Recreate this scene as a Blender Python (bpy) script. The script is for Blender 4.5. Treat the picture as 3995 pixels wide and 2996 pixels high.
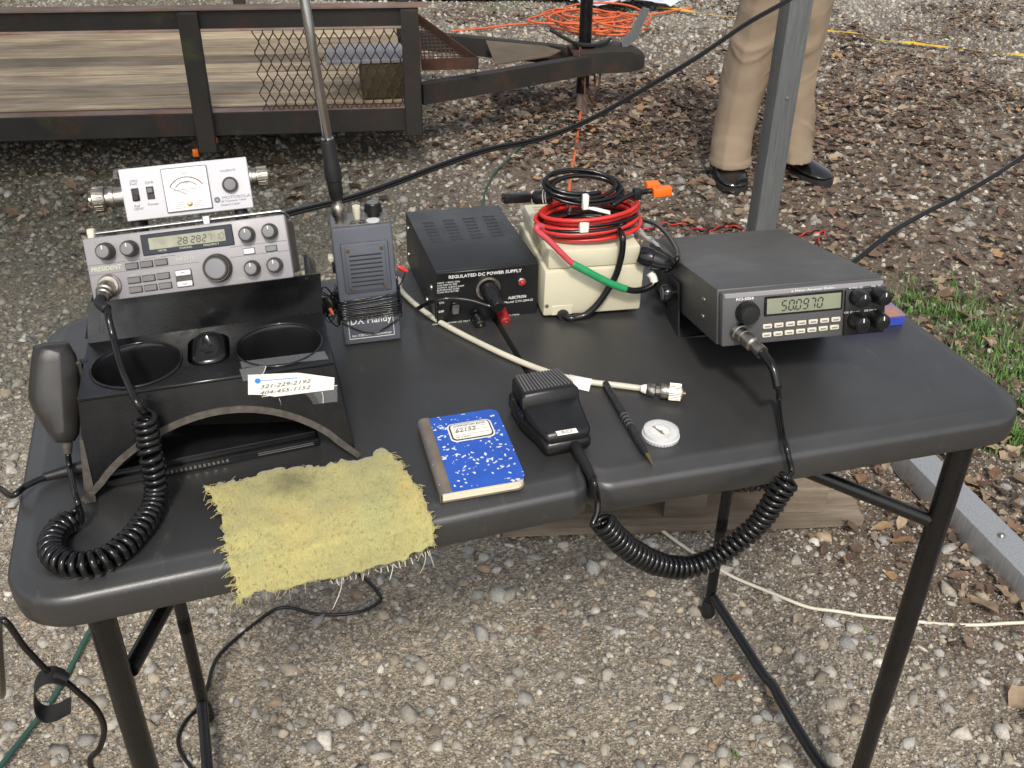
import bpy, bmesh, math, random
import numpy as np
from mathutils import Vector, Matrix, Euler

random.seed(7)
rng = np.random.default_rng(11)
for o in list(bpy.data.objects):
    bpy.data.objects.remove(o, do_unlink=True)
scene = bpy.context.scene
COL = scene.collection
rad = math.radians

# ------------------------------------------------------------------ camera
S = 0.85
PXF, PCX, PCY = 3853.4217, 1997.5, 1498.0          # focal length and centre in photo pixels
ZT = 0.7225                                        # height of the table edge
CAM = Vector((.2638458 * S, -.78931018 * S, .69869692 * S + ZT))
CROT = Euler((1.0041299, -0.0110606852, -0.298377442), 'XYZ')
cd = bpy.data.cameras.new('camera')
cd.sensor_fit = 'HORIZONTAL'
cd.sensor_width = 36.0
cd.lens = PXF / 3995.0 * 36.0
cd.clip_start = 0.02
cd.clip_end = 500
cam = bpy.data.objects.new('camera', cd)
cam.location = CAM
cam.rotation_euler = CROT
COL.objects.link(cam)
scene.camera = cam

# ------------------------------------------------------------------ sky, sun, exposure
SUN_EL, SUN_AZ = rad(49), rad(196)                 # azimuth clockwise from +Y
world = bpy.data.worlds.new('World')
scene.world = world
world.use_nodes = True
wn = world.node_tree
sky = wn.nodes.new('ShaderNodeTexSky')
sky.sky_type = 'NISHITA'
sky.sun_disc = False
sky.sun_elevation = SUN_EL
sky.sun_rotation = SUN_AZ
sky.dust_density = 3.0
sky.ozone_density = 0.6
hs = wn.nodes.new('ShaderNodeHueSaturation'); hs.inputs['Saturation'].default_value = .32   # hazy sky
wn.links.new(sky.outputs[0], hs.inputs['Color'])
wn.links.new(hs.outputs[0], wn.nodes['Background'].inputs[0])
wn.nodes['Background'].inputs[1].default_value = 0.15
sd = bpy.data.lights.new('sun', 'SUN')
sd.energy = 2.0
sd.angle = rad(7.0)
sd.color = (1.0, 0.94, 0.84)
sun = bpy.data.objects.new('sun', sd)
spos = Vector((math.sin(SUN_AZ) * math.cos(SUN_EL), math.cos(SUN_AZ) * math.cos(SUN_EL), math.sin(SUN_EL)))
sun.rotation_euler = (-spos).to_track_quat('-Z', 'Y').to_euler()
sun.location = spos * 20
COL.objects.link(sun)
vs = scene.view_settings
vs.view_transform = 'Standard'
vs.look = 'None'
vs.exposure = 0.30
vs.gamma = 1.0

# ------------------------------------------------------------------ photo pixel -> position
CM = CROT.to_matrix()
def ray(u, v):
    return CM @ Vector(((u - PCX) / PXF, -(v - PCY) / PXF, -1.0))
def onz(u, v, z=0.0):
    d = ray(u, v)
    return CAM + d * ((z - CAM.z) / d.z)
def onpl(u, v, p0, n):
    d = ray(u, v); n = Vector(n)
    return CAM + d * ((Vector(p0) - CAM).dot(n) / d.dot(n))
def ony(u, v, y):
    return onpl(u, v, (0, y, 0), (0, 1, 0))
def att(u, v, t):
    return CAM + ray(u, v).normalized() * t
def proj_np(P):
    q = (P - np.array(CAM)) @ np.array(CM)
    return PCX - PXF * q[:, 0] / q[:, 2], PCY + PXF * q[:, 1] / q[:, 2], -q[:, 2]
def crop(ox, oy, s):
    return lambda a, b: (ox + s * a, oy + s * b)
cA = crop(50, 560, .5425); cB = crop(2400, 800, .5425); cC = crop(1200, 700, .6329)
cE = crop(1200, 700, .4219); c5 = crop(300, 800, .3843); cQ = crop(0, 1250, .6329)
cK = crop(2200, 700, .3315); cN = crop(700, 1500, .7685); cM = crop(1800, 1200, .5728)
cR = crop(2200, 1600, .8415); cL = crop(0, 2150, .5877); cX = crop(1700, 1700, .8137)
cT = crop(0, 0, .7685); cG = crop(1600, 0, .4521); cH = crop(2595, 0, .6329); c2 = crop(1200, 0, .6329)

# ------------------------------------------------------------------ materials
def nodes_of(name):
    m = bpy.data.materials.new(name)
    m.use_nodes = True
    nt = m.node_tree
    return m, nt, nt.nodes['Principled BSDF']
def mixcol(nt, fac, a, b, blend='MIX'):
    n = nt.nodes.new('ShaderNodeMix'); n.data_type = 'RGBA'; n.blend_type = blend
    for sock, val in ((n.inputs[0], fac), (n.inputs[6], a), (n.inputs[7], b)):
        if hasattr(val, 'links'):
            nt.links.new(val, sock)
        elif isinstance(val, (int, float)):
            sock.default_value = val
        else:
            sock.default_value = (*val[:3], 1)
    return n.outputs[2]
def noise(nt, scale, detail=4, rough=.55, vec=None, dist=0.0):
    n = nt.nodes.new('ShaderNodeTexNoise')
    n.inputs['Scale'].default_value = scale
    n.inputs['Detail'].default_value = detail
    n.inputs['Roughness'].default_value = rough
    n.inputs['Distortion'].default_value = dist
    if vec is not None:
        nt.links.new(vec, n.inputs['Vector'])
    return n.outputs['Fac']
def ramp(nt, fac, stops):
    n = nt.nodes.new('ShaderNodeValToRGB')
    e = n.color_ramp.elements
    e[0].position, e[1].position = stops[0][0], stops[-1][0]
    for p, c in stops[1:-1]:
        e.new(p)
    for i, (p, c) in enumerate(stops):
        c = (c, c, c) if isinstance(c, (int, float)) else c
        e[i].position = p; e[i].color = (*c[:3], 1)
    nt.links.new(fac, n.inputs[0])
    return n.outputs[0]
def objco(nt, scale=None):
    tc = nt.nodes.new('ShaderNodeTexCoord')
    if scale is None:
        return tc.outputs['Object']
    mp = nt.nodes.new('ShaderNodeMapping')
    mp.inputs['Scale'].default_value = scale
    nt.links.new(tc.outputs['Object'], mp.inputs['Vector'])
    return mp.outputs['Vector']
def bump(nt, h, strength, dist=.001):
    b = nt.nodes.new('ShaderNodeBump')
    b.inputs['Strength'].default_value = strength
    b.inputs['Distance'].default_value = dist
    nt.links.new(h, b.inputs['Height'])
    return b.outputs[0]
MATS = {}
def mat(name, col, rough=.5, metal=0.0, var=.15, vs=25, bmp=0.0, bs=600, spec=.5, trans=0.0, col2=None, rv=.1, coat=0.0, stretch=None, alpha=1.0, emit=0.0):
    m, nt, b = nodes_of(name)
    v = objco(nt, stretch)
    n1 = noise(nt, vs, 6, .6, v)
    c2 = col2 if col2 else tuple(min(1, c * (1 + var)) for c in col)
    c1 = tuple(c * (1 - var) for c in col)
    cc = ramp(nt, n1, [(.3, c1), (.7, c2)])
    nt.links.new(cc, b.inputs['Base Color'])
    n2 = noise(nt, vs * 2.3, 5, .65, v)
    rr = ramp(nt, n2, [(.3, max(.02, rough - rv)), (.7, min(1, rough + rv))])
    nt.links.new(rr, b.inputs['Roughness'])
    b.inputs['Metallic'].default_value = metal
    b.inputs['Specular IOR Level'].default_value = spec
    b.inputs['Transmission Weight'].default_value = trans
    b.inputs['Coat Weight'].default_value = coat
    b.inputs['Alpha'].default_value = alpha
    if emit:
        b.inputs['Emission Color'].default_value = (*col, 1)
        b.inputs['Emission Strength'].default_value = emit
    if bmp:
        nt.links.new(bump(nt, noise(nt, bs, 3, .6, v), bmp), b.inputs['Normal'])
    MATS[name] = m
    return m
K = dict(
    plastic_black=mat('black_plastic', (.0085, .0085, .009), .34, var=.3, bmp=.08, bs=900),
    plastic_gloss=mat('glossy_black_plastic', (.010, .010, .011), .16, var=.3, rv=.06),
    cord=mat('black_cord', (.0065, .0065, .007), .20, var=.25, rv=.06),
    rubber=mat('black_rubber', (.010, .010, .010), .55, var=.3),
    console=mat('console_plastic', (.007, .0073, .0085), .27, var=.5, vs=14, bmp=.12, bs=500, rv=.14),
    worn_edge=mat('worn_plastic_edge', (.068, .058, .048), .7, var=.45, vs=120, bmp=.4, bs=300),
    steel_black=mat('black_painted_steel', (.0055, .0055, .006), .28, var=.35, vs=18, rv=.1),
    chrome=mat('chrome', (.50, .49, .47), .26, metal=1, var=.12, vs=60, rv=.08),
    nickel=mat('nickel_plate', (.36, .33, .285), .34, metal=1, var=.35, vs=150, rv=.1),
    mast=mat('polished_chrome', (.42, .42, .42), .12, metal=1, var=.15, vs=30, rv=.05),
    brass=mat('brass', (.55, .38, .16), .3, metal=1, var=.2),
    silver=mat('silver_face', (.285, .272, .285), .48, metal=.15, var=.06, vs=12, bmp=.05, bs=1500),
    silver_dark=mat('grey_button', (.13, .125, .125), .45, var=.1),
    silver_lite=mat('pale_button', (.62, .61, .63), .4, var=.05),
    knob_face=mat('knob_face', (.17, .17, .18), .42, var=.1),
    knob_dark=mat('knob_dark', (.045, .04, .032), .45, var=.25, vs=90),
    face_grey=mat('grey_plastic_face', (.075, .075, .078), .42, var=.1, vs=15, bmp=.05, bs=1500),
    lid_dark=mat('dark_grey_metal', (.060, .057, .056), .40, var=.15, vs=9, bmp=.1, bs=1200),
    white_face=mat('white_painted_face', (.56, .55, .575), .38, var=.04, vs=9),
    white_paper=mat('white_paper', (.78, .76, .70), .8, var=.05, vs=30),
    meter_white=mat('meter_dial', (.74, .74, .72), .5, var=.02),
    ink=mat('black_ink', (.02, .02, .022), .6, var=.1),
    ink_grey=mat('grey_ink', (.20, .20, .23), .6, var=.1),
    ink_pencil=mat('pencil', (.13, .12, .12), .6, var=.3, vs=300),
    ink_red=mat('red_ink', (.50, .07, .05), .6, var=.1),
    ink_blue=mat('blue_ink', (.03, .22, .62), .6, var=.1),
    white_print=mat('white_print', (.75, .75, .73), .6, var=.05),
    pale_print=mat('pale_green_print', (.48, .52, .40), .6, var=.1),
    lcd=mat('lcd_green', (.24, .255, .185), .22, var=.15, vs=40, rv=.04),
    lcd_pale=mat('lcd_pale', (.29, .285, .215), .25, var=.25, vs=60, rv=.04),
    lcd_ink=mat('lcd_segment', (.03, .032, .028), .5, var=.1),
    lcd_faint=mat('lcd_segment_faint', (.17, .17, .125), .5, var=.1),
    glass_dark=mat('dark_window', (.012, .016, .024), .12, var=.2, rv=.03),
    handy=mat('blue_grey_paint', (.105, .114, .136), .5, var=.1, vs=20, bmp=.2, bs=1100),
    handy_dark=mat('grille_slot', (.018, .019, .023), .6, var=.2),
    screw_brown=mat('rusty_screw', (.14, .085, .05), .55, metal=.4, var=.4, vs=300),
    psu=mat('black_crinkle_paint', (.017, .0175, .019), .36, var=.3, vs=8, bmp=.25, bs=1400),
    beige=mat('beige_plastic', (.62, .58, .43), .42, var=.05, vs=7, bmp=.05, bs=1200),
    beige_dark=mat('beige_groove', (.36, .32, .20), .6, var=.1),
    red_wire=mat('red_wire', (.56, .028, .022), .33, var=.15, vs=40),
    pink_wire=mat('faded_red_sleeve', (.52, .06, .08), .45, var=.15, vs=60),
    green_wire=mat('green_sleeve', (.02, .27, .10), .42, var=.15, vs=60),
    orange=mat('orange_plastic', (.85, .16, .012), .4, var=.1),
    red_plastic=mat('dark_red_plastic', (.30, .018, .02), .28, var=.15),
    red_led=mat('red_lens', (.55, .012, .02), .12, var=.1, rv=.03),
    orange_cord=mat('orange_cord', (.58, .115, .035), .5, var=.2),
    green_cord=mat('green_cord', (.030, .085, .062), .5, var=.2),
    white_cord=mat('white_coax', (.60, .56, .45), .42, var=.1, vs=20),
    yellow_tape=mat('yellow_strap', (.60, .38, .03), .5, var=.25, vs=8),
    khaki=mat('khaki_cloth', (.27, .205, .142), .85, var=.10, vs=7, bmp=.3, bs=900),
    shoe=mat('polished_black_leather', (.009, .009, .009), .15, var=.3, rv=.08, coat=.4),
    shoe_sole=mat('shoe_sole', (.018, .017, .016), .7, var=.3),
    galv=mat('galvanised_steel', (.36, .37, .38), .42, metal=.45, var=.22, vs=26, stretch=(9, 9, .6), bmp=.15, bs=300),
    galv_green=mat('weathered_galvanised_steel', (.15, .158, .16), .5, metal=.25, var=.25, vs=30, stretch=(12, 12, .5), bmp=.15, bs=300),
    tape=mat('clear_tape', (.75, .77, .80), .12, var=.05, trans=.0, alpha=.07),
    clear=mat('clear_plastic', (.95, .95, .95), .06, var=.01, trans=1.0, rv=.02),
    film=mat('clear_film', (.85, .86, .85), .10, var=.05, alpha=.35),
    bag_white=mat('white_plastic_bag', (.62, .66, .74), .3, var=.2, vs=9),
    bag_blue=mat('blue_plastic', (.08, .28, .72), .35, var=.2),
    tarp=mat('green_tarp', (.07, .10, .055), .6, var=.5, vs=7),
    tan_strip=mat('spine_tape', (.17, .14, .105), .6, var=.2, vs=40),
    pages=mat('paper_pages', (.74, .68, .53), .8, var=.10, vs=300, stretch=(.2, .2, 9)),
    pen=mat('dark_pen', (.035, .035, .038), .3, metal=.4, var=.4, vs=120),
    orange_print=mat('orange_card', (.55, .24, .09), .5, var=.2, vs=60, col2=(.17, .15, .30)),
    blue_print=mat('blue_card', (.035, .07, .42), .45, var=.15),
    moss_olive=mat('olive_panel', (.055, .044, .018), .7, var=.3),
)
def rust_mat(name, dark, rustc, amount=.5, green=False):
    m, nt, b = nodes_of(name)
    v = objco(nt)
    base = ramp(nt, noise(nt, 3.5, 7, .65, v), [(.3, tuple(c * .6 for c in dark)), (.7, tuple(c * 1.5 for c in dark))])
    f = ramp(nt, noise(nt, 6, 8, .7, v), [(amount - .05, 0.0), (amount + .12, 1.0)])
    rc = ramp(nt, noise(nt, 30, 5, .7, v), [(.3, tuple(c * .55 for c in rustc)), (.7, rustc)])
    c = mixcol(nt, f, base, rc)
    if green:
        g = ramp(nt, noise(nt, 4.2, 6, .6, objco(nt, (1, 2, 1.3))), [(.60, 0.0), (.72, .7)])
        c = mixcol(nt, g, c, (.055, .06, .012))
    nt.links.new(c, b.inputs['Base Color'])
    b.inputs['Roughness'].default_value = .72
    nt.links.new(bump(nt, noise(nt, 120, 5, .7, v), .35, .002), b.inputs['Normal'])
    return m
K['trailer'] = rust_mat('weathered_dark_steel', (.019, .0165, .0135), (.075, .030, .016), .58, True)
K['trailer_top'] = rust_mat('rusty_flange', (.20, .145, .115), (.27, .12, .07), .55)
K['plate'] = rust_mat('tan_weathered_plate', (.11, .085, .055), (.13, .075, .045), .55, True)
K['rust'] = rust_mat('rusted_steel', (.035, .02, .014), (.10, .036, .018), .42)
K['mesh'] = rust_mat('rusted_mesh', (.05, .034, .023), (.10, .05, .027), .5)
def wood_mat(name, a, b2, c3):
    m, nt, b = nodes_of(name)
    tc = nt.nodes.new('ShaderNodeTexCoord')
    oi = nt.nodes.new('ShaderNodeObjectInfo')
    add = nt.nodes.new('ShaderNodeVectorMath'); add.operation = 'ADD'
    nt.links.new(tc.outputs['Object'], add.inputs[0])
    mul = nt.nodes.new('ShaderNodeVectorMath'); mul.operation = 'SCALE'
    cx = nt.nodes.new('ShaderNodeCombineXYZ')
    for i in range(3):
        nt.links.new(oi.outputs['Random'], cx.inputs[i])
    nt.links.new(cx.outputs[0], mul.inputs[0]); mul.inputs['Scale'].default_value = 37.0
    nt.links.new(mul.outputs[0], add.inputs[1])
    mp = nt.nodes.new('ShaderNodeMapping'); mp.inputs['Scale'].default_value = (3.2, 42, 42)
    nt.links.new(add.outputs[0], mp.inputs['Vector'])
    g = noise(nt, 1.0, 8, .7, mp.outputs[0], .4)
    mp2 = nt.nodes.new('ShaderNodeMapping'); mp2.inputs['Scale'].default_value = (2.2, 5, 5)
    nt.links.new(add.outputs[0], mp2.inputs['Vector'])
    big = noise(nt, 1.0, 5, .6, mp2.outputs[0])
    c = ramp(nt, g, [(.25, a), (.5, b2), (.75, c3)])
    tone = ramp(nt, big, [(.3, .55), (.7, 1.25)])
    c = mixcol(nt, 1.0, c, tone, 'MULTIPLY')
    hs = nt.nodes.new('ShaderNodeHueSaturation')
    mr = nt.nodes.new('ShaderNodeMapRange'); mr.inputs[3].default_value = .45; mr.inputs[4].default_value = 1.2
    nt.links.new(oi.outputs['Random'], mr.inputs[0]); nt.links.new(mr.outputs[0], hs.inputs['Value'])
    nt.links.new(c, hs.inputs['Color'])
    nt.links.new(hs.outputs[0], b.inputs['Base Color'])
    b.inputs['Roughness'].default_value = .8
    nt.links.new(bump(nt, g, .5, .003), b.inputs['Normal'])
    return m
K['deck_wood'] = wood_mat('weathered_deck_board', (.16, .118, .08), (.42, .33, .22), (.62, .51, .36))
K['pallet_wood'] = wood_mat('pallet_wood', (.095, .072, .05), (.20, .158, .115), (.32, .265, .20))

# table plastic: fine grain, smudges and scuffs
m, nt, b = nodes_of('grained_table_plastic')
v = objco(nt)
sm = noise(nt, 5, 6, .6, v, .6)
c = ramp(nt, sm, [(.3, (.021, .0214, .0222)), (.7, (.032, .0316, .031))])
sc = noise(nt, 1.0, 6, .75, objco(nt, (60, 9, 20)), 1.5)
c = mixcol(nt, ramp(nt, sc, [(.60, 0.0), (.72, .45)]), c, (.10, .098, .094))
sp = noise(nt, 420, 2, .5, v)
c = mixcol(nt, ramp(nt, sp, [(.68, 0.0), (.76, .35)]), c, (.13, .125, .12))
du = noise(nt, 2.6, 7, .7, v, 1.0)
c = mixcol(nt, ramp(nt, du, [(.48, 0.0), (.75, .16)]), c, (.13, .122, .112))
ln = noise(nt, 1.0, 2, .4, objco(nt, (150, 3.0, 40)), .25)
c = mixcol(nt, ramp(nt, ln, [(.775, 0.0), (.785, .35)]), c, (.20, .20, .20))
nt.links.new(c, b.inputs['Base Color'])
nt.links.new(ramp(nt, noise(nt, 9, 6, .65, v, .5), [(.3, .34), (.7, .48)]), b.inputs['Roughness'])
nt.links.new(bump(nt, noise(nt, 900, 2, .5, v), .22, .0006), b.inputs['Normal'])
b.inputs['Specular IOR Level'].default_value = .85
K['table'] = m

# ------------------------------------------------------------------ mesh helpers
class MB:
    def __init__(s):
        s.v = []; s.f = []
    def add(s, vs, fs, M=None):
        o = len(s.v)
        s.v += [tuple(M @ Vector(p)) if M else tuple(p) for p in vs]
        s.f += [tuple(i + o for i in f) for f in fs]
        return s
    def box(s, x0, x1, y0, y1, z0, z1, M=None):
        return s.add([(x, y, z) for z in (z0, z1) for y in (y0, y1) for x in (x0, x1)],
                     [(0, 2, 3, 1), (4, 5, 7, 6), (0, 1, 5, 4), (2, 6, 7, 3), (0, 4, 6, 2), (1, 3, 7, 5)], M)
    def rbox(s, x0, x1, y0, y1, z0, z1, b, seg=2, M=None):
        bm = bmesh.new()
        bmesh.ops.create_cube(bm, size=1)
        for vv in bm.verts:
            vv.co = Vector(((x0 + x1) / 2 + vv.co.x * (x1 - x0), (y0 + y1) / 2 + vv.co.y * (y1 - y0), (z0 + z1) / 2 + vv.co.z * (z1 - z0)))
        bmesh.ops.bevel(bm, geom=bm.edges[:], offset=b, segments=seg, affect='EDGES', profile=.5)
        return s.bm(bm, M)
    def bm(s, bm, M=None):
        bm.verts.index_update()
        s.add([vv.co.copy() for vv in bm.verts], [[vv.index for vv in ff.verts] for ff in bm.faces], M)
        bm.free()
        return s
    def rings(s, rs, cap0=True, cap1=True, closed=True):
        n = len(rs[0]); o = len(s.v)
        for r in rs:
            s.v += [tuple(p) for p in r]
        for i in range(len(rs) - 1):
            for j in range(n if closed else n - 1):
                k = (j + 1) % n
                s.f.append((o + i * n + j, o + i * n + k, o + (i + 1) * n + k, o + (i + 1) * n + j))
        if cap0: s.f.append(tuple(o + j for j in reversed(range(n))))
        if cap1: s.f.append(tuple(o + (len(rs) - 1) * n + j for j in range(n)))
        return s
    def tube(s, pts, r, n=8, loop=False, cap=True, flat=1.0):
        P = [Vector(p) for p in pts]; N = len(P)
        rr = r if isinstance(r, (list, tuple)) else [r] * N
        up = None; rs = []
        for i, p in enumerate(P):
            if loop: t = P[(i + 1) % N] - P[i - 1]
            else: t = P[min(i + 1, N - 1)] - P[max(i - 1, 0)]
            if t.length < 1e-9: t = Vector((0, 0, 1))
            t.normalize()
            if up is None:
                up = Vector((0, 0, 1)) if abs(t.z) < .9 else Vector((1, 0, 0))
            up = up - t * up.dot(t)
            if up.length < 1e-6: up = t.orthogonal()
            up.normalize()
            sd_ = t.cross(up)
            rs.append([p + (up * math.cos(a) * flat + sd_ * math.sin(a)) * rr[i] for a in [2 * math.pi * j / n for j in range(n)]])
        if loop:
            rs.append(rs[0]); cap = False
        return s.rings(rs, cap, cap)
    def lathe(s, prof, n=24, M=None):
        rs = [[(r * math.cos(2 * math.pi * j / n), r * math.sin(2 * math.pi * j / n), z) for j in range(n)] for r, z in prof]
        if M: rs = [[M @ Vector(p) for p in r] for r in rs]
        return s.rings(rs)
    def prism(s, poly, z0, z1, M=None):
        rs = [[Vector((x, y, z)) for x, y in poly] for z in (z0, z1)]
        if M: rs = [[M @ p for p in r] for r in rs]
        return s.rings(rs)
    def mesh(s, name, m, smooth=40):
        me = bpy.data.meshes.new(name)
        me.from_pydata(s.v, [], s.f)
        me.validate()
        bm = bmesh.new(); bm.from_mesh(me)
        bmesh.ops.recalc_face_normals(bm, faces=bm.faces[:])
        bm.to_mesh(me); bm.free()
        if smooth:
            me.shade_smooth(); me.set_sharp_from_angle(angle=rad(smooth))
        me.materials.append(m)
        return me
    def build(s, name, m, parent=None, smooth=40, loc=None):
        o = bpy.data.objects.new(name, s.mesh(name, m, smooth))
        COL.objects.link(o)
        if parent: o.parent = parent
        if loc: o.location = loc
        return o
def frame_axis(o, d, up=None):
    """matrix whose z axis runs along d"""
    return Matrix.Translation(Vector(o)) @ Vector(d).to_track_quat('Z', 'Y').to_matrix().to_4x4()
def tag(o, label, cat, group=None):
    o['label'] = label; o['category'] = cat
    if group: o['group'] = group
    return o
def thing(name, label, cat, loc=(0, 0, 0), rot=(0, 0, 0), group=None):
    o = bpy.data.objects.new(name, None)
    o.empty_display_size = .02
    o.location = loc; o.rotation_euler = rot
    COL.objects.link(o)
    return tag(o, label, cat, group)
def structure(o): o['kind'] = 'structure'; return o
def stuff(o): o['kind'] = 'stuff'; return o
class Fr:
    """local frame of a thing: photo pixel -> local coordinate on one of its planes"""
    def __init__(s, loc, rot):
        s.o = Vector(loc); s.R = Euler(rot, 'XYZ').to_matrix(); s.Ri = s.R.transposed(); s.rot = rot
    def hit(s, u, v, axis=1, val=0.0):
        d = s.Ri @ ray(u, v); c = s.Ri @ (CAM - s.o)
        return c + d * ((val - c[axis]) / d[axis])
    def w(s, p): return s.R @ Vector(p) + s.o
    def l(s, p): return s.Ri @ (Vector(p) - s.o)
    def M(s): return Matrix.Translation(s.o) @ s.R.to_4x4()
def smooth_path(pts, k=8, loop=False):
    P = [Vector(p) for p in pts]; out = []; n = len(P)
    for i in range(n if loop else n - 1):
        if loop: a, b_, c_, d_ = P[i - 1], P[i], P[(i + 1) % n], P[(i + 2) % n]
        else: a, b_, c_, d_ = P[max(i - 1, 0)], P[i], P[i + 1], P[min(i + 2, n - 1)]
        for j in range(k):
            t = j / k
            out.append(.5 * ((2 * b_) + (c_ - a) * t + (2 * a - 5 * b_ + 4 * c_ - d_) * t * t + (3 * b_ - a - 3 * c_ + d_) * t ** 3))
    if not loop: out.append(P[-1])
    return out
def resample(P, step):
    P = [Vector(p) for p in P]; out = [P[0]]; acc = 0
    for a, b_ in zip(P, P[1:]):
        L = (b_ - a).length
        while acc + L >= step:
            t = (step - acc) / L
            a = a + (b_ - a) * t; out.append(a.copy()); L = (b_ - a).length; acc = 0
        acc += L
    return out
def coil_path(P, R, pitch, per=12):
    Q = resample(P, pitch / per); out = []; up = None
    for i, p in enumerate(Q):
        t = (Q[min(i + 1, len(Q) - 1)] - Q[max(i - 1, 0)]).normalized()
        if up is None: up = Vector((0, 0, 1)) if abs(t.z) < .9 else Vector((0, 1, 0))
        up = (up - t * up.dot(t)).normalized(); sd_ = t.cross(up)
        a = 2 * math.pi * i / per
        rr = R * (1 + .05 * math.sin(i * .013) + .03 * math.sin(i * .11))
        out.append(p + (up * math.cos(a) + sd_ * math.sin(a)) * rr)
    return out
TEXTS = []
def text(body, h, m, parent, loc, rot=(math.pi / 2, 0, 0), align='LEFT', width=None, shear=0.0, bold=0.0, name='lettering', extr=.00012, sx=1.0):
    cu = bpy.data.curves.new('lettering', 'FONT')
    cu.body = body; cu.size = h * 1.38; cu.align_x = align; cu.shear = shear; cu.offset = bold; cu.extrude = extr
    cu.resolution_u = 2
    o = bpy.data.objects.new('lettering_tmp', cu)
    COL.objects.link(o)
    TEXTS.append((o, m, parent, loc, rot, width, name, sx))
def finish_texts():
    bpy.context.view_layer.update()
    dg = bpy.context.evaluated_depsgraph_get()
    for o, m, parent, loc, rot, width, name, sx in TEXTS:
        me = bpy.data.meshes.new_from_object(o.evaluated_get(dg))
        me.name = name
        co = np.empty(len(me.vertices) * 3); me.vertices.foreach_get('co', co); co = co.reshape(-1, 3)
        if width and len(co):
            sx = width / max(1e-6, co[:, 0].max() - co[:, 0].min())
        co[:, 0] *= sx
        me.vertices.foreach_set('co', co.ravel())
        me.materials.clear(); me.materials.append(m)
        n = bpy.data.objects.new(name, me)
        COL.objects.link(n)
        n.parent = parent; n.location = loc; n.rotation_euler = rot
    for t in TEXTS:
        cu = t[0].data
        bpy.data.objects.remove(t[0], do_unlink=True)
        bpy.data.curves.remove(cu)
SEG = {'0': 'abcdef', '1': 'bc', '2': 'abged', '3': 'abgcd', '4': 'fgbc', '5': 'afgcd', '6': 'afgedc', '7': 'abc', '8': 'abcdefg', '9': 'abfgcd', ' ': '', '.': 'p'}
def seg_digit(ch, w, h, t, slant=.12):
    mb = MB(); g = t * .25
    def bar(p0, p1):
        p0 = Vector((p0[0], p0[1])); p1 = Vector((p1[0], p1[1])); d = (p1 - p0).normalized(); n_ = Vector((-d.y, d.x)) * t / 2
        p0 = p0 + d * g; p1 = p1 - d * g
        pts = [p0, p0 + n_ + d * t / 2, p1 + n_ - d * t / 2, p1, p1 - n_ - d * t / 2, p0 - n_ + d * t / 2]
        mb.prism([(p.x + p.y * slant, p.y) for p in pts], 0, .0002, Matrix.Rotation(math.pi / 2, 4, 'X'))
    C = {'a': ((0, h), (w, h)), 'b': ((w, h), (w, h / 2)), 'c': ((w, h / 2), (w, 0)), 'd': ((0, 0), (w, 0)), 'e': ((0, h / 2), (0, 0)), 'f': ((0, h), (0, h / 2)), 'g': ((0, h / 2), (w, h / 2))}
    for s_ in SEG[ch]:
        if s_ == 'p': mb.box(-t * .5, t * .5, -.0002, 0, -t * .5, t * .5)
        else: bar(*C[s_])
    return mb
RX = Matrix.Rotation(math.pi / 2, 4, 'X')            # lathe axis z -> -y (out of a front face)
def knob(parent, x, z, r, depth, y=0.0, m='knob_dark', mf='knob_face', ribs=0, name='knob', mark=True, taper=.88):
    kb = MB()
    n = 28
    prof = [(r * 1.0, 0), (r * 1.0, depth * .15), (r * taper, depth * .9), (r * (taper - .08), depth)]
    kb.lathe(prof, n, Matrix.Translation((x, y, z)) @ RX)
    if ribs:
        for i in range(ribs):
            a = 2 * math.pi * i / ribs
            kb.tube([Vector((x + math.cos(a) * r * 1.0, y - depth * .1, z + math.sin(a) * r * 1.0)), Vector((x + math.cos(a) * r * (taper + .02), y - depth * .88, z + math.sin(a) * r * (taper + .02)))], r * .07, 5)
    k = kb.build(name, K[m], parent)
    if mf:
        fb = MB(); fb.lathe([(r * .72, 0), (r * .70, depth * .06), (r * .5, depth * .075)], n, Matrix.Translation((x, y - depth, z)) @ RX)
        fb.build('cap', K[mf], k)
    if mark:
        MB().box(x - r * .06, x + r * .06, y - depth * 1.09, y - depth * 1.0, z + r * .25, z + r * .7).build('pointer', K['white_print'], k)
    return k
# ================================================================== GROUND
def vnoise(x, y, seed=0):
    """smooth value noise in numpy"""
    xi = np.floor(x).astype(np.int64); yi = np.floor(y).astype(np.int64)
    fx = x - xi; fy = y - yi
    fx = fx * fx * (3 - 2 * fx); fy = fy * fy * (3 - 2 * fy)
    def h(a, b_):
        n = (a * 374761393 + b_ * 668265263 + seed * 1442695041) & 0x7fffffff
        n = (n ^ (n >> 13)) * 1274126177 & 0x7fffffff
        return ((n ^ (n >> 16)) & 0xffff) / 65535.0
    return (h(xi, yi) * (1 - fx) + h(xi + 1, yi) * fx) * (1 - fy) + (h(xi, yi + 1) * (1 - fx) + h(xi + 1, yi + 1) * fx) * fy
def gz(x, y):
    x = np.asarray(x, float); y = np.asarray(y, float)
    return (vnoise(x * 1.3, y * 1.3, 1) - .5) * .020 + (vnoise(x * 5, y * 5, 2) - .5) * .012 + (vnoise(x * 22, y * 22, 3) - .5) * .004 - .004
def gz1(x, y): return float(gz(np.array([x]), np.array([y]))[0])
def axis(a, b_, step, far):
    mid = np.arange(a, b_ + step, step)
    g = step * 1.35 ** np.arange(1, 30)
    ext = np.cumsum(g); ext = ext[ext < far]
    return np.concatenate([a - ext[::-1], mid, b_ + ext])
gx = axis(-2.6, 7.0, .04, 60); gy = axis(-.9, 8.0, .04, 60)
XX, YY = np.meshgrid(gx, gy)
ZZ = gz(XX, YY)
nx, ny = len(gx), len(gy)
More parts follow.
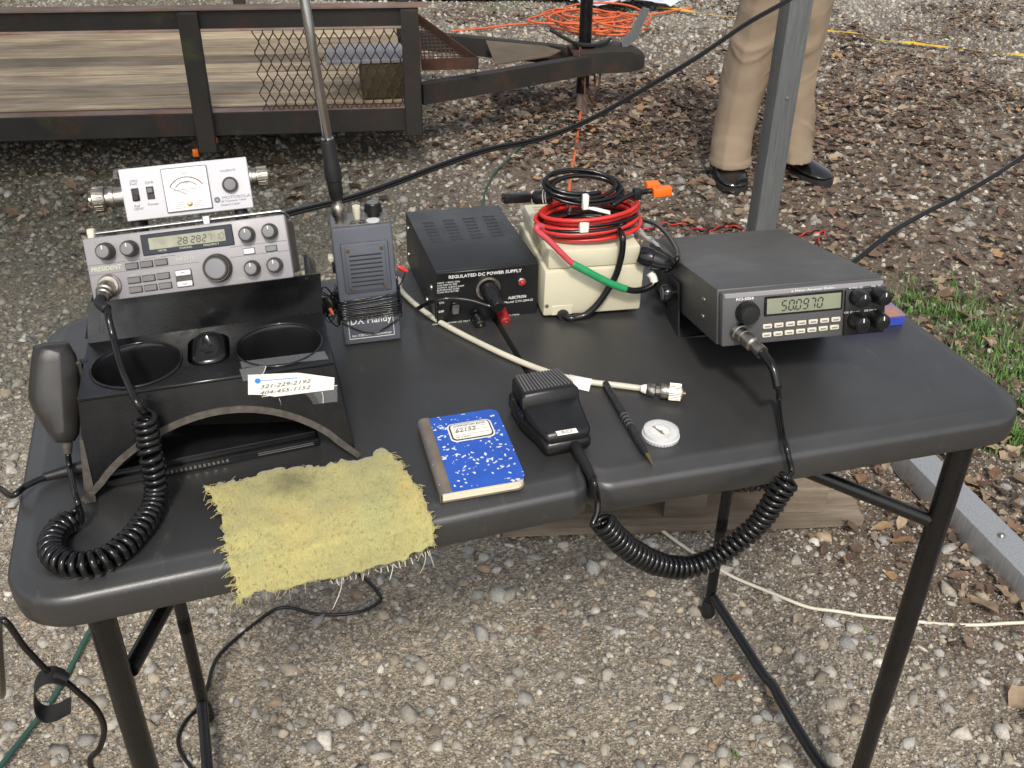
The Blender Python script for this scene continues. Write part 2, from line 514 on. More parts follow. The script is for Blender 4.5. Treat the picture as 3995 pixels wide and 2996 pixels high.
def np_mesh(name, V, F, m, smooth=False, tone=None):
    me = bpy.data.meshes.new(name)
    V = np.ascontiguousarray(V, np.float32); F = np.ascontiguousarray(F, np.int32); k = F.shape[1]
    me.vertices.add(len(V)); me.vertices.foreach_set('co', V.ravel())
    me.loops.add(F.size); me.loops.foreach_set('vertex_index', F.ravel())
    me.polygons.add(len(F)); me.polygons.foreach_set('loop_start', np.arange(0, F.size, k, dtype=np.int32))
    if smooth: me.polygons.foreach_set('use_smooth', np.ones(len(F), bool))
    if tone is not None:
        ca = me.color_attributes.new('tone', 'FLOAT_COLOR', 'POINT')
        ca.data.foreach_set('color', np.ascontiguousarray(np.c_[tone, np.ones(len(tone))], np.float32).ravel())
    me.update(calc_edges=True)
    me.materials.append(m)
    return me
idx = np.arange(nx * ny).reshape(ny, nx)
GF = np.stack([idx[:-1, :-1], idx[:-1, 1:], idx[1:, 1:], idx[1:, :-1]], -1).reshape(-1, 4)
# soil: pale dust near the table's left, brown earth and leaf mould to the right
m, nt, b = nodes_of('gravelly_soil')
v = objco(nt)
dust = ramp(nt, noise(nt, 70, 6, .75, v), [(.25, (.175, .138, .096)), (.5, (.30, .25, .182)), (.75, (.43, .375, .29))])
soil = ramp(nt, noise(nt, 60, 7, .75, v), [(.25, (.05, .036, .026)), (.5, (.125, .092, .066)), (.8, (.24, .19, .14))])
grey = ramp(nt, noise(nt, 85, 6, .8, v), [(.25, (.09, .078, .064)), (.5, (.20, .178, .148)), (.75, (.35, .322, .28))])
at = nt.nodes.new('ShaderNodeAttribute'); at.attribute_name = 'tone'
sp = nt.nodes.new('ShaderNodeSeparateColor'); nt.links.new(at.outputs['Color'], sp.inputs[0])
c = mixcol(nt, sp.outputs[0], grey, dust)
c = mixcol(nt, sp.outputs[1], c, soil)
vo = nt.nodes.new('ShaderNodeTexVoronoi'); vo.inputs['Scale'].default_value = 260; nt.links.new(v, vo.inputs['Vector'])
vs2 = nt.nodes.new('ShaderNodeSeparateColor'); nt.links.new(vo.outputs['Color'], vs2.inputs[0])
c = mixcol(nt, 1.0, c, ramp(nt, vs2.outputs[0], [(0, .5), (.5, .95), (1, 1.5)]), 'MULTIPLY')
vo2 = nt.nodes.new('ShaderNodeTexVoronoi'); vo2.inputs['Scale'].default_value = 110; nt.links.new(v, vo2.inputs['Vector'])
vs3 = nt.nodes.new('ShaderNodeSeparateColor'); nt.links.new(vo2.outputs['Color'], vs3.inputs[0])
c = mixcol(nt, 1.0, c, ramp(nt, vs3.outputs[1], [(0, .72), (1, 1.25)]), 'MULTIPLY')
c = mixcol(nt, 1.0, c, mixcol(nt, sp.outputs[2], (1, 1, 1), (.50, .52, .42)), 'MULTIPLY')  # darkens the soil colour to stand in for shade near the trailer
nt.links.new(c, b.inputs['Base Color'])
b.inputs['Roughness'].default_value = .95
nt.links.new(bump(nt, vo.outputs['Distance'], .7, .004), b.inputs['Normal'])
def dust_mask(x, y):
    n = vnoise(x * 2.2, y * 2.2, 9) * .6 + vnoise(x * 7, y * 7, 10) * .4
    return np.clip(1.5 * (n - .25) + .55 - np.maximum(0, y - .5) * .55 - np.maximum(0, x - .75) * 1.1, 0, 1)
def soil_mask(x, y):
    n = vnoise(x * 1.6, y * 1.6, 19) * .6 + vnoise(x * 6, y * 6, 20) * .4
    far = np.clip((y - 2.9) * .8, 0, 1) * np.clip((x - 1.2), 0, 1)
    return np.clip(1.6 * (n - .42) + np.clip((x - .75 - .10 * np.abs(y - 1.2)) * 1.25, -1, .9) - .75 * far, 0, 1)
GV = np.c_[XX.ravel(), YY.ravel(), ZZ.ravel()]
def shade_tint_mask(x, y):  # trailer shade painted into ground and stone tones, with a mossy green tint
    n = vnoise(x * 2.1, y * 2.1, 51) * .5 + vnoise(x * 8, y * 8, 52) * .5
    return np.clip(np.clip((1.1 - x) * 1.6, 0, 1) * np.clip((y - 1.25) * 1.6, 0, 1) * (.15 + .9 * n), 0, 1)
gt = np.c_[dust_mask(GV[:, 0], GV[:, 1]), soil_mask(GV[:, 0], GV[:, 1]), shade_tint_mask(GV[:, 0], GV[:, 1])]
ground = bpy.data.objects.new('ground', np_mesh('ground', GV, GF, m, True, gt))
COL.objects.link(ground); structure(ground)
ground['label'] = 'grey gravel and brown leaf litter ground'

# ---- stones
def stone_template(r_):
    bm = bmesh.new(); bmesh.ops.create_icosphere(bm, subdivisions=1, radius=1)
    V = np.array([vv.co[:] for vv in bm.verts]); F = np.array([[vv.index for vv in ff.verts] for ff in bm.faces]); bm.free()
    V = V * (1 + r_.uniform(-.42, .28, (len(V), 1))) + r_.uniform(-.2, .2, V.shape)
    V *= np.array([1, r_.uniform(.62, .95), r_.uniform(.45, .72)])
    # flatten one side like a crushed face
    n = r_.normal(size=3); n /= np.linalg.norm(n); d = V @ n; k = d > .55
    V[k] -= np.outer(d[k] - .55, n) * .85
    return V, F
ST = [stone_template(rng) for _ in range(14)]
def chip_template(r_):
    V = np.array([(1, 0, 0), (-1, 0, 0), (0, 1, 0), (0, -1, 0), (0, 0, 1), (0, 0, -1)], float)
    V = V * (1 + r_.uniform(-.35, .25, (6, 1))) + r_.uniform(-.25, .25, V.shape); V *= np.array([1, r_.uniform(.65, .95), r_.uniform(.5, .75)])
    F = np.array([(0, 2, 4), (2, 1, 4), (1, 3, 4), (3, 0, 4), (2, 0, 5), (1, 2, 5), (3, 1, 5), (0, 3, 5)])
    return V * 1.12, F
CT = [chip_template(rng) for _ in range(12)]
def rotmats(n, tilt):
    a = rng.uniform(0, 2 * np.pi, n); t = rng.normal(0, tilt, n); p = rng.uniform(0, 2 * np.pi, n)
    def rz(q):
        o = np.zeros((n, 3, 3)); o[:, 0, 0] = np.cos(q); o[:, 0, 1] = -np.sin(q); o[:, 1, 0] = np.sin(q); o[:, 1, 1] = np.cos(q); o[:, 2, 2] = 1; return o
    rx_ = np.zeros((n, 3, 3)); rx_[:, 0, 0] = 1; rx_[:, 1, 1] = np.cos(t); rx_[:, 1, 2] = -np.sin(t); rx_[:, 2, 1] = np.sin(t); rx_[:, 2, 2] = np.cos(t)
    return rz(p) @ rx_ @ rz(a)
def scatter(temps, P, sc, tilt, tone):
    n = len(P); R_ = rotmats(n, tilt); which = rng.integers(0, len(temps), n)
    VV, FF, TT = [], [], []; off = 0
    for k, (V, F) in enumerate(temps):
        s_ = np.where(which == k)[0]
        if not len(s_): continue
        W_ = np.einsum('nij,vj->nvi', R_[s_], V) * sc[s_][:, None, None] + P[s_][:, None, :]
        VV.append(W_.reshape(-1, 3)); TT.append(np.repeat(tone[s_], len(V), 0))
        FF.append((F[None] + (np.arange(len(s_)) * len(V))[:, None, None] + off).reshape(-1, F.shape[1])); off += len(s_) * len(V)
    return np.concatenate(VV), np.concatenate(FF), np.concatenate(TT)
def visible_pts(n, x0, x1, y0, y1, maxd=99, margin=260):
    x = rng.uniform(x0, x1, n); y = rng.uniform(y0, y1, n)
    P = np.c_[x, y, gz(x, y)]
    u, w_, dp = proj_np(P)
    k = (dp > .2) & (u > -margin) & (u < 3995 + margin) & (w_ > -margin) & (w_ < 2996 + margin) & (dp < maxd)
    return P[k], dp[k]
def stone_tones(n):
    base = np.array([[.34, .32, .285], [.43, .405, .36], [.27, .265, .255], [.38, .33, .26], [.20, .175, .145], [.52, .50, .46], [.31, .24, .17]])
    w_ = np.array([.26, .2, .17, .14, .1, .08, .05])
    return np.clip(base[rng.choice(7, n, p=w_)] * rng.uniform(.66, 1.22, (n, 1)) * np.array([[1.0, .97, .915]]), .02, .7)
def stone_material(name, attr):
    m, nt, b = nodes_of(name)
    v = objco(nt)
    if attr:
        a_ = nt.nodes.new('ShaderNodeAttribute'); a_.attribute_name = 'tone'; base = a_.outputs['Color']; sc = 1.0
        n1 = noise(nt, 140, 5, .7, v)
    else:
        oi = nt.nodes.new('ShaderNodeObjectInfo')
        base = ramp(nt, oi.outputs['Random'], [(0, (.27, .27, .265)), (.2, (.38, .36, .325)), (.4, (.48, .46, .42)), (.55, (.32, .29, .24)), (.7, (.42, .37, .295)), (.85, (.55, .53, .49)), (1, (.30, .28, .26))])
        n1 = noise(nt, 5, 6, .7, v)
    c = mixcol(nt, 1.0, base, ramp(nt, n1, [(.25, .55), (.5, .95), (.75, 1.25)]), 'MULTIPLY')
    nt.links.new(c, b.inputs['Base Color']); b.inputs['Roughness'].default_value = .88
    nt.links.new(bump(nt, n1, .5, .01 if not attr else .002), b.inputs['Normal'])
    return m
M_stone = stone_material('crushed_stone', True); M_stone1 = stone_material('single_crushed_stone', False)
def blocked(P):
    """inside a table foot, the rail, the pallet or a shoe"""
    return np.zeros(len(P), bool)
Pm, dm = visible_pts(205000, -2.6, 7.6, -.1, 7.6, 99, 720)
keep = rng.random(len(Pm)) < (1 - .62 * soil_mask(Pm[:, 0], Pm[:, 1])) * np.where(Pm[:, 1] > 0, 1, 0)
Pm, dm = Pm[keep], dm[keep]
sm_ = np.exp(rng.normal(np.log(.0066), .52, len(Pm))) * np.clip(.75 + dm * .14, .8, 1.35)
sm_ = np.clip(sm_, .003, .024)
Ps, ds = visible_pts(80000, -.8, 2.4, -.05, 1.9, 2.6)
ss = np.clip(np.exp(rng.normal(np.log(.0032), .35, len(Ps))), .0014, .006)
# the large stones near the table and behind it are single objects
Pb, db = visible_pts(5200, -.7, 3.6, .05, 3.4, 4.6)
sb = np.clip(np.exp(rng.normal(np.log(.0130), .38, len(Pb))), .007, .027)
order = np.argsort(-(sb / db)); order = order[rng.random(len(order)) < .5]
first, rest = order[:300], order[300:1200]
nearm = dm < 2.9
allP = np.concatenate([Pm[nearm], Pb[rest], Pm[~nearm], Ps]); alls = np.concatenate([sm_[nearm], sb[rest], sm_[~nearm], ss]); nbig = int(nearm.sum()) + len(rest)
allP[:, 2] += alls * rng.uniform(-.30, .15, len(allP))
tn_ = stone_tones(len(allP)); mm_ = shade_tint_mask(allP[:, 0], allP[:, 1])[:, None]
tn_ = tn_ * (1 - mm_ * (1 - np.array([[.50, .52, .42]])))  # same painted shade on the loose stones
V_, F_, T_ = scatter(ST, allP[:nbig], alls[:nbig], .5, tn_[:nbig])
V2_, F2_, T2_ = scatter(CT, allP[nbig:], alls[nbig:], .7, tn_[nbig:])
F_ = np.concatenate([F_, F2_ + len(V_)]); V_ = np.concatenate([V_, V2_]); T_ = np.concatenate([T_, T2_])
gravel = bpy.data.objects.new('gravel', np_mesh('gravel', V_, F_, M_stone, False, T_))
COL.objects.link(gravel); gravel.parent = ground; stuff(gravel)
st_me = [np_mesh('stone', V, F, M_stone1) for V, F in ST]
for i in first:
    o = bpy.data.objects.new('stone', st_me[int(rng.integers(len(st_me)))])
    s_ = float(sb[i]); o.location = (Pb[i, 0], Pb[i, 1], Pb[i, 2] + s_ * rng.uniform(-.15, .15))
    o.scale = (s_, s_, s_); o.rotation_euler = (rng.normal(0, .35), rng.normal(0, .35), rng.uniform(0, 6.28))
    COL.objects.link(o); o.parent = ground

# ---- fallen leaves
def leaf_template(r_, kind):
    n = 5; V = []; L = 1.0
    for i in range(n + 1):
        t = i / n
        w_ = (.30 if kind else .22) * math.sin(math.pi * min(1, t * 1.02) ** .8) + .012
        if kind == 2: w_ *= (1.25 if i % 2 else .62)
        bend = r_.uniform(-.5, .9) * .22
        z = bend * (t - .5) ** 2 * 4 * .5 + r_.uniform(-.02, .02)
        cup = r_.uniform(.05, .28)
        x = t - .5; y0 = r_.uniform(-.03, .03)
        V += [(x, y0 - w_, z + cup * w_ * 2), (x, y0, z), (x, y0 + w_, z + cup * w_ * 2 + r_.uniform(-.05, .05))]
    F = []
    for i in range(n):
        a = i * 3
        for q in ((a, a + 1, a + 4), (a, a + 4, a + 3), (a + 1, a + 2, a + 5), (a + 1, a + 5, a + 4)): F.append(q)
    return np.array(V), np.array(F)
LT = [leaf_template(rng, i % 3) for i in range(15)]
def leaf_density(x, y):
    n = vnoise(x * 1.9, y * 1.9, 31) * .65 + vnoise(x * 6, y * 6, 32) * .35
    d = np.clip(2.2 * (n - .40), 0, 1) * .55
    right = np.clip((x - 1.05 - np.maximum(0, .9 - y) * .55) * 1.6, 0, 1)
    tongue = np.exp(-(((x - 2.0) / .7) ** 2 + ((y - 3.2) / .45) ** 2)) * 1.3
    left = np.clip((.55 - x) * 1.5, 0, 1) * np.clip((2.2 - y) * 2, 0, 1)
    far = np.clip((y - 3.6) * .7, 0, 1) * np.clip((3.2 - x) * .8, 0, 1)
    far2 = np.clip((y - 2.9) * .9, 0, 1) * np.clip((x - 2.0) * .9, 0, 1)
    under = np.exp(-(((x + .2) / 1.0) ** 2 + ((y - 2.75) / .35) ** 2)) * .12
    return np.clip(under + d * .22 + right * (.25 + 1.1 * d) + tongue - left - far * .55 - far2 * .38, 0, 1)
m, nt, b = nodes_of('dry_leaf')
a_ = nt.nodes.new('ShaderNodeAttribute'); a_.attribute_name = 'tone'
c = mixcol(nt, 1.0, a_.outputs['Color'], ramp(nt, noise(nt, 90, 5, .7, objco(nt)), [(.25, .6), (.75, 1.25)]), 'MULTIPLY')
nt.links.new(c, b.inputs['Base Color']); b.inputs['Roughness'].default_value = .7
M_leaf = m
m, nt, b = nodes_of('single_dry_leaf')
oi = nt.nodes.new('ShaderNodeObjectInfo')
base = ramp(nt, oi.outputs['Random'], [(0, (.10, .062, .04)), (.25, (.19, .125, .08)), (.5, (.28, .20, .13)), (.65, (.15, .08, .055)), (.8, (.32, .19, .085)), (1, (.34, .27, .19))])
c = mixcol(nt, 1.0, base, ramp(nt, noise(nt, 4, 5, .7, objco(nt)), [(.25, .6), (.75, 1.25)]), 'MULTIPLY')
nt.links.new(c, b.inputs['Base Color']); b.inputs['Roughness'].default_value = .68
M_leaf1 = m
Pl, dl = visible_pts(175000, -2.2, 7.6, .0, 7.4, 99, 600)
k = rng.random(len(Pl)) < leaf_density(Pl[:, 0], Pl[:, 1]) * 1.15
Pl, dl = Pl[k], dl[k]
sl = np.clip(np.exp(rng.normal(np.log(.0265), .42, len(Pl))), .012, .075)
Pl[:, 2] += .006 + rng.uniform(0, .014, len(Pl))
tones = np.array([[.10, .062, .042], [.185, .125, .085], [.27, .195, .13], [.14, .078, .055], [.30, .18, .085], [.34, .27, .19], [.075, .05, .036]])
lt = tones[rng.choice(7, len(Pl), p=[.2, .22, .18, .15, .06, .07, .12])] * rng.uniform(.7, 1.2, (len(Pl), 1))
o_ = np.argsort(-(sl / dl))
big, small = o_[:300], o_[300:]
V_, F_, T_ = scatter(LT, Pl[small], sl[small], .32, lt[small])
litter = bpy.data.objects.new('leaf_litter', np_mesh('leaf_litter', V_, F_, M_leaf, True, T_))
COL.objects.link(litter); litter.parent = ground; stuff(litter)
lf_me = [np_mesh('leaf', V, F, M_leaf1, True) for V, F in LT]
for i in big:
    o = bpy.data.objects.new('leaf', lf_me[int(rng.integers(len(lf_me)))])
    s_ = float(sl[i]); o.location = Pl[i]; o.scale = (s_, s_, s_)
    o.rotation_euler = (rng.normal(0, .28), rng.normal(0, .28), rng.uniform(0, 6.28))
    COL.objects.link(o); o.parent = ground
# ---- grass tufts right of the table
gv, gf, gtn = [], [], []
def tuft(x, y, n, h, spread):
    for _ in range(n):
        a = rng.uniform(0, 6.28); r_ = abs(rng.normal(0, spread)); bx, by = x + r_ * math.cos(a), y + r_ * math.sin(a)
        z0 = gz1(bx, by); dirn = rng.uniform(0, 6.28); L = h * rng.uniform(.5, 1.2); lean = rng.uniform(.2, .9)
        w_ = rng.uniform(.0018, .0042); px_, py_ = -math.sin(dirn) * w_, math.cos(dirn) * w_
        o = len(gv)
        for t in (0, .5, 1):
            q = 1 - t * .97; d = L * lean * t * t
            cx_, cy_, cz_ = bx + math.cos(dirn) * d, by + math.sin(dirn) * d, z0 + L * t * (1 - .35 * lean * t)
            gv.extend([(cx_ - px_ * q, cy_ - py_ * q, cz_), (cx_ + px_ * q, cy_ + py_ * q, cz_)])
        gf.extend([(o, o + 1, o + 3), (o, o + 3, o + 2), (o + 2, o + 3, o + 5), (o + 2, o + 5, o + 4)])
        tn = np.array([.060, .14, .028]) * rng.uniform(.6, 1.6) + np.array([.03, .02, 0]) * rng.random()
        gtn.extend([tn] * 6)
for u, w_, n, sp_ in ((3560, 1170, 90, .09), (3700, 1230, 120, .12), (3830, 1290, 120, .12), (3950, 1380, 110, .12), (3900, 1500, 90, .1), (3990, 1600, 90, .08), (3960, 1720, 110, .05), (3990, 1470, 70, .1), (3760, 1170, 40, .1), (2440, 560, 8, .05), (1930, 30, 14, .08), (2010, 20, 20, .1)):
    p = onz(u, w_, 0)
    tuft(p.x, p.y, int(n * 2.2), .040, sp_ * 1.2)
for _ in range(60):
    P1, _d = visible_pts(1, -.2, 3.5, .1, 3.5)
    if len(P1): tuft(P1[0, 0], P1[0, 1], 3, .022, .012)
m, nt, b = nodes_of('grass_blade')
a_ = nt.nodes.new('ShaderNodeAttribute'); a_.attribute_name = 'tone'
nt.links.new(a_.outputs['Color'], b.inputs['Base Color']); b.inputs['Roughness'].default_value = .55
grass = bpy.data.objects.new('grass', np_mesh('grass', np.array(gv), np.array(gf), m, False, np.array(gtn)))
COL.objects.link(grass); stuff(grass); grass['label'] = 'short green grass tufts growing beside the table'; grass['category'] = 'grass'

# ================================================================== TRAILER
TYAW = rad(-10.266)
TA = onz(1650, 510, .15); TA.z = 0
TF = Fr(TA, (0, 0, TYAW))
tr = thing('utility_trailer', 'rusty dark steel utility trailer with wooden deck and mesh side panel', 'trailer', TA, (0, 0, TYAW))
TL, TW = 3.3, 1.29
def tx(u, v, y=0.0): return TF.hit(u, v, 1, y)
for nm, y0 in (('near', 0), ('far', TW - .05)):
    MB().rbox(-TL, 0, y0, y0 + .05, .15, .235, .004, 1).build('bottom_rail', K['trailer'], tr)
    t_ = MB()
    t_.box(-TL, 0, y0 + (.002 if nm == 'near' else .044), y0 + (.008 if nm == 'near' else .05), .522, .583)
    t_.build('top_rail', K['trailer'], tr)
    MB().box(-TL - .004, .03, y0 - .012 if nm == 'near' else y0 - .002, y0 + .052, .5845, .590).build('rail_flange', K['trailer_top'], tr)
    MB().box(-TL, 0, y0 + (.001 if nm == 'near' else -.001), y0 + .049, .2352, .2372).build('lower_flange', K['trailer_top'], tr)
    MB().rbox(-TL, -.07, y0 + (.051 if nm == 'near' else -.033), y0 + (.083 if nm == 'near' else -.001), .222, .232, .002, 1).build('deck_ledge', K['rust'], tr)
px0 = tx(720, 60, -.03); px1 = tx(790, 60, -.03)
def post(x0, x1, y0, y1, z0, z1, m_='trailer'):
    MB().rbox(x0, x1, y0, y1, z0, z1, .003, 1).build('post', K[m_], tr)
pxa = tx(728, 300, -.03).x; pxb = pxa + .066
post(pxa, pxb, -.034, -.003, .10, .581)
post(-.062, -.001, -.032, -.002, .142, .581)
post(-.058, -.004, .053, .075, .236, .58)
post(-1.9, -1.84, -.034, -.003, .10, .581)
for xx in (-.06, pxa, -1.9, -3.2):
    post(xx, xx + .055, TW + .002, TW + .03, .15, .583)
post(-3.25, -3.19, -.034, -.003, .10, .581)
MB().rbox(-.05, 0, .052, TW - .052, .15, .23, .004, 1).build('front_crossmember', K['trailer'], tr)
MB().box(-.006, 0, .06, TW - .06, .54, .583).build('front_top_rail', K['trailer'], tr)
MB().rbox(-TL, -TL + .05, .052, TW - .052, .15, .23, .004, 1).build('rear_crossmember', K['trailer'], tr)
# deck boards
ys = [.086]
for w_ in (.135, .15, .14, .125, .16, .145, .13, .14):
    if ys[-1] + w_ > TW - .09: break
    ys.append(ys[-1] + w_)
ys.append(TW - .088)
for i in range(len(ys) - 1):
    bx = MB(); ex = random.uniform(-.012, .012)
    a0, a1 = ys[i] + .005, ys[i + 1] - .005
    n = 16; rs = []
    for j in range(n + 1):
        x = -TL + .06 + ex + j * (TL - .12 + random.uniform(-.002, .002)) / n
        dz = random.uniform(-.0018, .0018); dy0, dy1 = random.uniform(-.001, .001), random.uniform(-.001, .001)
        zc = .238 + dz + (.000, .006, .002, .007, .001, .005, .003, .006, .0)[i % 9]
        rs.append([(x, a0 + dy0, .216), (x, a0 + dy0, zc - .003), (x, a0 + dy0 + .003, zc), (x, (a0 + a1) / 2, zc + .0015), (x, a1 + dy1 - .003, zc), (x, a1 + dy1, zc - .003), (x, a1 + dy1, .216)])
    bx.rings(rs).build('plank', K['deck_wood'], tr, 30)
# expanded metal side panel
mx0 = tx(1008, 250).x; mx1 = -.064; mz0, mz1 = .228, .53
def diamond_panel(name, parent, O, U, V, pu, pv, r=.0022, m_='mesh'):
    O, U, V = Vector(O), Vector(U), Vector(V); Lu, Lv = U.length, V.length; U = U / Lu; V = V / Lv; N = U.cross(V)
    mb = MB(); nu = int(Lu / pu); nv = int(Lv / pv * 2)
    for i in range(nu + 1):
        pts = []
        for j in range(nv + 1):
            for t in (-.12, .12):
                uu = (i + .25 * (1 if j % 2 else -1)) * pu
                vv_ = min(max((j + t) * pv / 2, 0), Lv)
                pts.append(O + U * uu + V * vv_)
        mb.tube(pts, r, 4, flat=.6)
        pts2 = []
        for j in range(nv + 1):
            for t in (-.12, .12):
                uu = (i + .5 + .25 * (-1 if j % 2 else 1)) * pu
                vv_ = min(max((j + t) * pv / 2, 0), Lv)
                pts2.append(O + U * uu + V * vv_)
        mb.tube(pts2, r, 4, flat=.6)
    return mb.build(name, K[m_], parent, 0)
diamond_panel('mesh_panel', tr, (mx0, .01, mz0), (mx1 - mx0, 0, 0), (0, 0, mz1 - mz0), .0345, .070, .0037)
# tray on the tongue with a mesh floor
def tz(u, v, z): return TF.hit(u, v, 2, z)
zt = .315
t0 = tz(*cG(130, 560), zt); t1 = tz(*cG(590, 565), zt); t2 = tz(*cG(160, 205), zt + .09)
tray = MB()
ta, tb, tc_ = Vector((.012, t1.y - .004, zt)), Vector((t1.x, t1.y, zt)), Vector((.012, t1.y + .38, zt))
tc_.z += .085; tc_.y += .02
for a, bq in ((ta, tb), (tb, tc_), (tc_, ta)):
    d = (bq - a); n_ = Vector((-d.y, d.x, 0)).normalized() * .004; dn, up3 = Vector((0, 0, -.014)), Vector((0, 0, .030))
    tray.rings([[a + dn, a + n_ + dn, a + n_ + up3, a + up3], [bq + dn, bq + n_ + dn, bq + n_ + up3, bq + up3]])
trayo = tray.build('tray', K['rust'], tr)
mbq = MB()
for i in range(1, 13):
    f = i / 13
    p, q = ta.lerp(tb, f), tc_.lerp(tb, f)
    mbq.tube([p + Vector((0, 0, -.004)), q + Vector((0, 0, -.004))], .0022, 4)
    p, q = ta.lerp(tc_, f), tb.lerp(tc_, f)
    mbq.tube([p + Vector((0, 0, -.006)), q + Vector((0, 0, -.006))], .0022, 4)
mbq.build('tray_mesh', K['mesh'], trayo, 0)
# tongue beams, plate, coupler, jack
JG = onz(2268, 440, 0); JL = TF.l(JG)
zb0, zb1 = .185, .262
cxl = JL.x + .34
def beam(p0, p1, w_, z0, z1, name, m_='trailer'):
    p0, p1 = Vector(p0), Vector(p1); d = (p1 - p0).normalized(); n_ = Vector((-d.y, d.x)) * w_ / 2
    mb = MB(); mb.prism([tuple(p0 - n_), tuple(p1 - n_), tuple(p1 + n_), tuple(p0 + n_)], z0, z1)
    return mb.build(name, K[m_], tr)
nb = tz(*cG(130, 720), zb1)
beam((.003, max(.12, nb.y)), (JL.x + .03, JL.y - .052), .045, zb0, zb1, 'tongue_beam')
beam((.003, 2 * JL.y - max(.12, nb.y)), (JL.x + .03, JL.y + .052), .045, zb0, zb1, 'tongue_beam')
plate = MB()
hw = JL.y - max(.12, nb.y)
plate.prism([(JL.x - .40, JL.y - hw * .46), (JL.x - .16, JL.y - hw * .2), (JL.x - .10, JL.y), (JL.x - .16, JL.y + hw * .2), (JL.x - .40, JL.y + hw * .46)], zb1 + .002, zb1 + .007)
plate.build('tongue_plate', K['plate'], tr)
cp = MB()
rs = []
for t, w_, z0, z1 in ((-.06, .085, zb1 + .002, zb1 + .012), (-.02, .085, .19, .285), (.10, .08, .19, .29), (.19, .068, .19, .285), (.245, .045, .195, .262), (.26, .02, .20, .245)):
    x = JL.x + t
    rs.append([(x, JL.y - w_, z0), (x, JL.y + w_, z0), (x, JL.y + w_, z1 - .012), (x, JL.y + w_ * .75, z1), (x, JL.y - w_ * .75, z1), (x, JL.y - w_, z1 - .012)])
cp.rings(rs)
coup = cp.build('coupler', K['trailer'], tr)
lv = MB(); lv.prism([(0, -.012), (.055, .03), (.10, .15), (.075, .155), (.03, .06), (-.01, .02)], -.012, .012, Matrix.Translation((JL.x + .16, JL.y - .02, .285)) @ Matrix.Rotation(math.pi / 2, 4, 'X'))
lv.build('latch_lever', K['galv_green'], coup)
jk = MB(); jk.lathe([(.027, .09), (.027, .95)], 20, Matrix.Translation((JL.x, JL.y, 0)))
jack = jk.build('jack_tube', K['steel_black'], tr)
MB().lathe([(.0245, -.004), (.0245, .092)], 18, Matrix.Translation((JL.x, JL.y, 0))).build('jack_leg', K['trailer_top'], jack)
MB().lathe([(.055, .291), (.055, .297)], 20, Matrix.Translation((JL.x, JL.y, 0))).build('jack_flange', K['steel_black'], jack)
ch = MB()
for k in range(4):
    pts = [Vector((JL.x + random.uniform(-.07, .04), JL.y - .06 + random.uniform(-.02, .02), .30))]
    for j in range(6):
        pts.append(pts[-1] + Vector((random.uniform(-.015, .03), random.uniform(-.02, .012), -.045 + random.uniform(-.01, .01))))
    pts = [p if p.z > .06 else Vector((p.x, p.y, .06)) for p in pts]
    ch.tube(smooth_path(pts, 5), .0045, 5)
ch.build('safety_chain', K['rust'], tr)
hv = MB(); hv.tube(smooth_path([(JL.x - .14, JL.y + .06, .34), (JL.x - .08, JL.y, .315), (JL.x - .03, JL.y - .055, .305), (JL.x + .06, JL.y - .05, .302), (JL.x + .11, JL.y + .01, .31)], 6), .008, 6)
hv.build('wiring_plug', K['rubber'], tr)
# amber reflector and clip under the post
rp = tx(762, 596, -.03); cp_ = tx(815, 588, -.03)
MB().rbox(rp.x - .010, rp.x + .010, -.03, -.018, rp.z - .016, rp.z + .012, .003, 2).build('amber_reflector', K['orange'], tr)
MB().rbox(cp_.x - .03, cp_.x + .022, -.028, -.02, cp_.z - .008, cp_.z + .008, .002, 1).build('wiring_clip', K['white_cord'], tr)
MB().tube(smooth_path([(cp_.x + .02, -.022, cp_.z), (cp_.x + .03, -.02, cp_.z + .03), (cp_.x + .024, -.018, cp_.z + .06)], 4), .003, 5).build('orange_wire', K['orange_cord'], tr)
# bin on the deck behind the mesh
bp = TF.hit(1470, 390, 2, .241)
bn = thing('storage_bin', 'white lidded bin with an olive front standing behind the trailer mesh', 'bin', TF.w((bp.x - .05, bp.y, .2418)), (0, 0, TYAW + .06))
MB().rbox(0, .20, 0, .24, 0, .13, .008, 2).build('bin_body', K['moss_olive'], bn)
ld = MB(); ld.prism([(-.12, -.004), (.203, -.004), (.203, .19), (.15, .25), (-.06, .25), (-.12, .2)], .132, .142)
lid = ld.build('lid', K['silver'], bn)
for i in range(14): MB().box(-.09 + i * .02, -.084 + i * .02, .02, .22, .1425, .1455).build('rib', K['silver'], lid)

# ================================================================== UNSEEN TREE ADDED TO SHADE THE TRAILER
TB = Vector((-4.6, -1.0, 0))
tree = thing('added_shade_tree', 'broadleaf tree added out of view beyond the left frame edge to shade the trailer', 'tree', TB)
tk_ = MB()
tk_.tube(smooth_path([(0, 0, -.1), (.03, .02, .9), (-.04, .05, 2.2), (.05, .0, 3.6), (.0, .05, 5.4)], 6), [.24 - .16 * i / 24 for i in range(25)], 14)
cl_c = [(Vector((-1.25, -.75, 4.5)), 1.30, 1.05, .45), (Vector((-2.3, -1.0, 5.0)), 1.1, 1.0, .6), (Vector((-4.3, -1.0, 6.0)), 1.6, 1.6, 1.0), (Vector((-5.6, -.6, 5.4)), 1.3, 1.3, .9)]
for c_, *_r in cl_c:
    e_ = c_ - TB
    tk_.tube(smooth_path([(0, .02, 3.0), (e_.x * .4, e_.y * .4, 3.0 + (e_.z - 3.0) * .6), tuple(e_)], 7), [.09 - .07 * i / 14 for i in range(15)], 8)
tk_.build('added_tree_trunk', mat('added_tree_bark', (.10, .078, .058), .9, var=.4, vs=9, bmp=.9, bs=40), tree)
LP_, LS_ = [], []
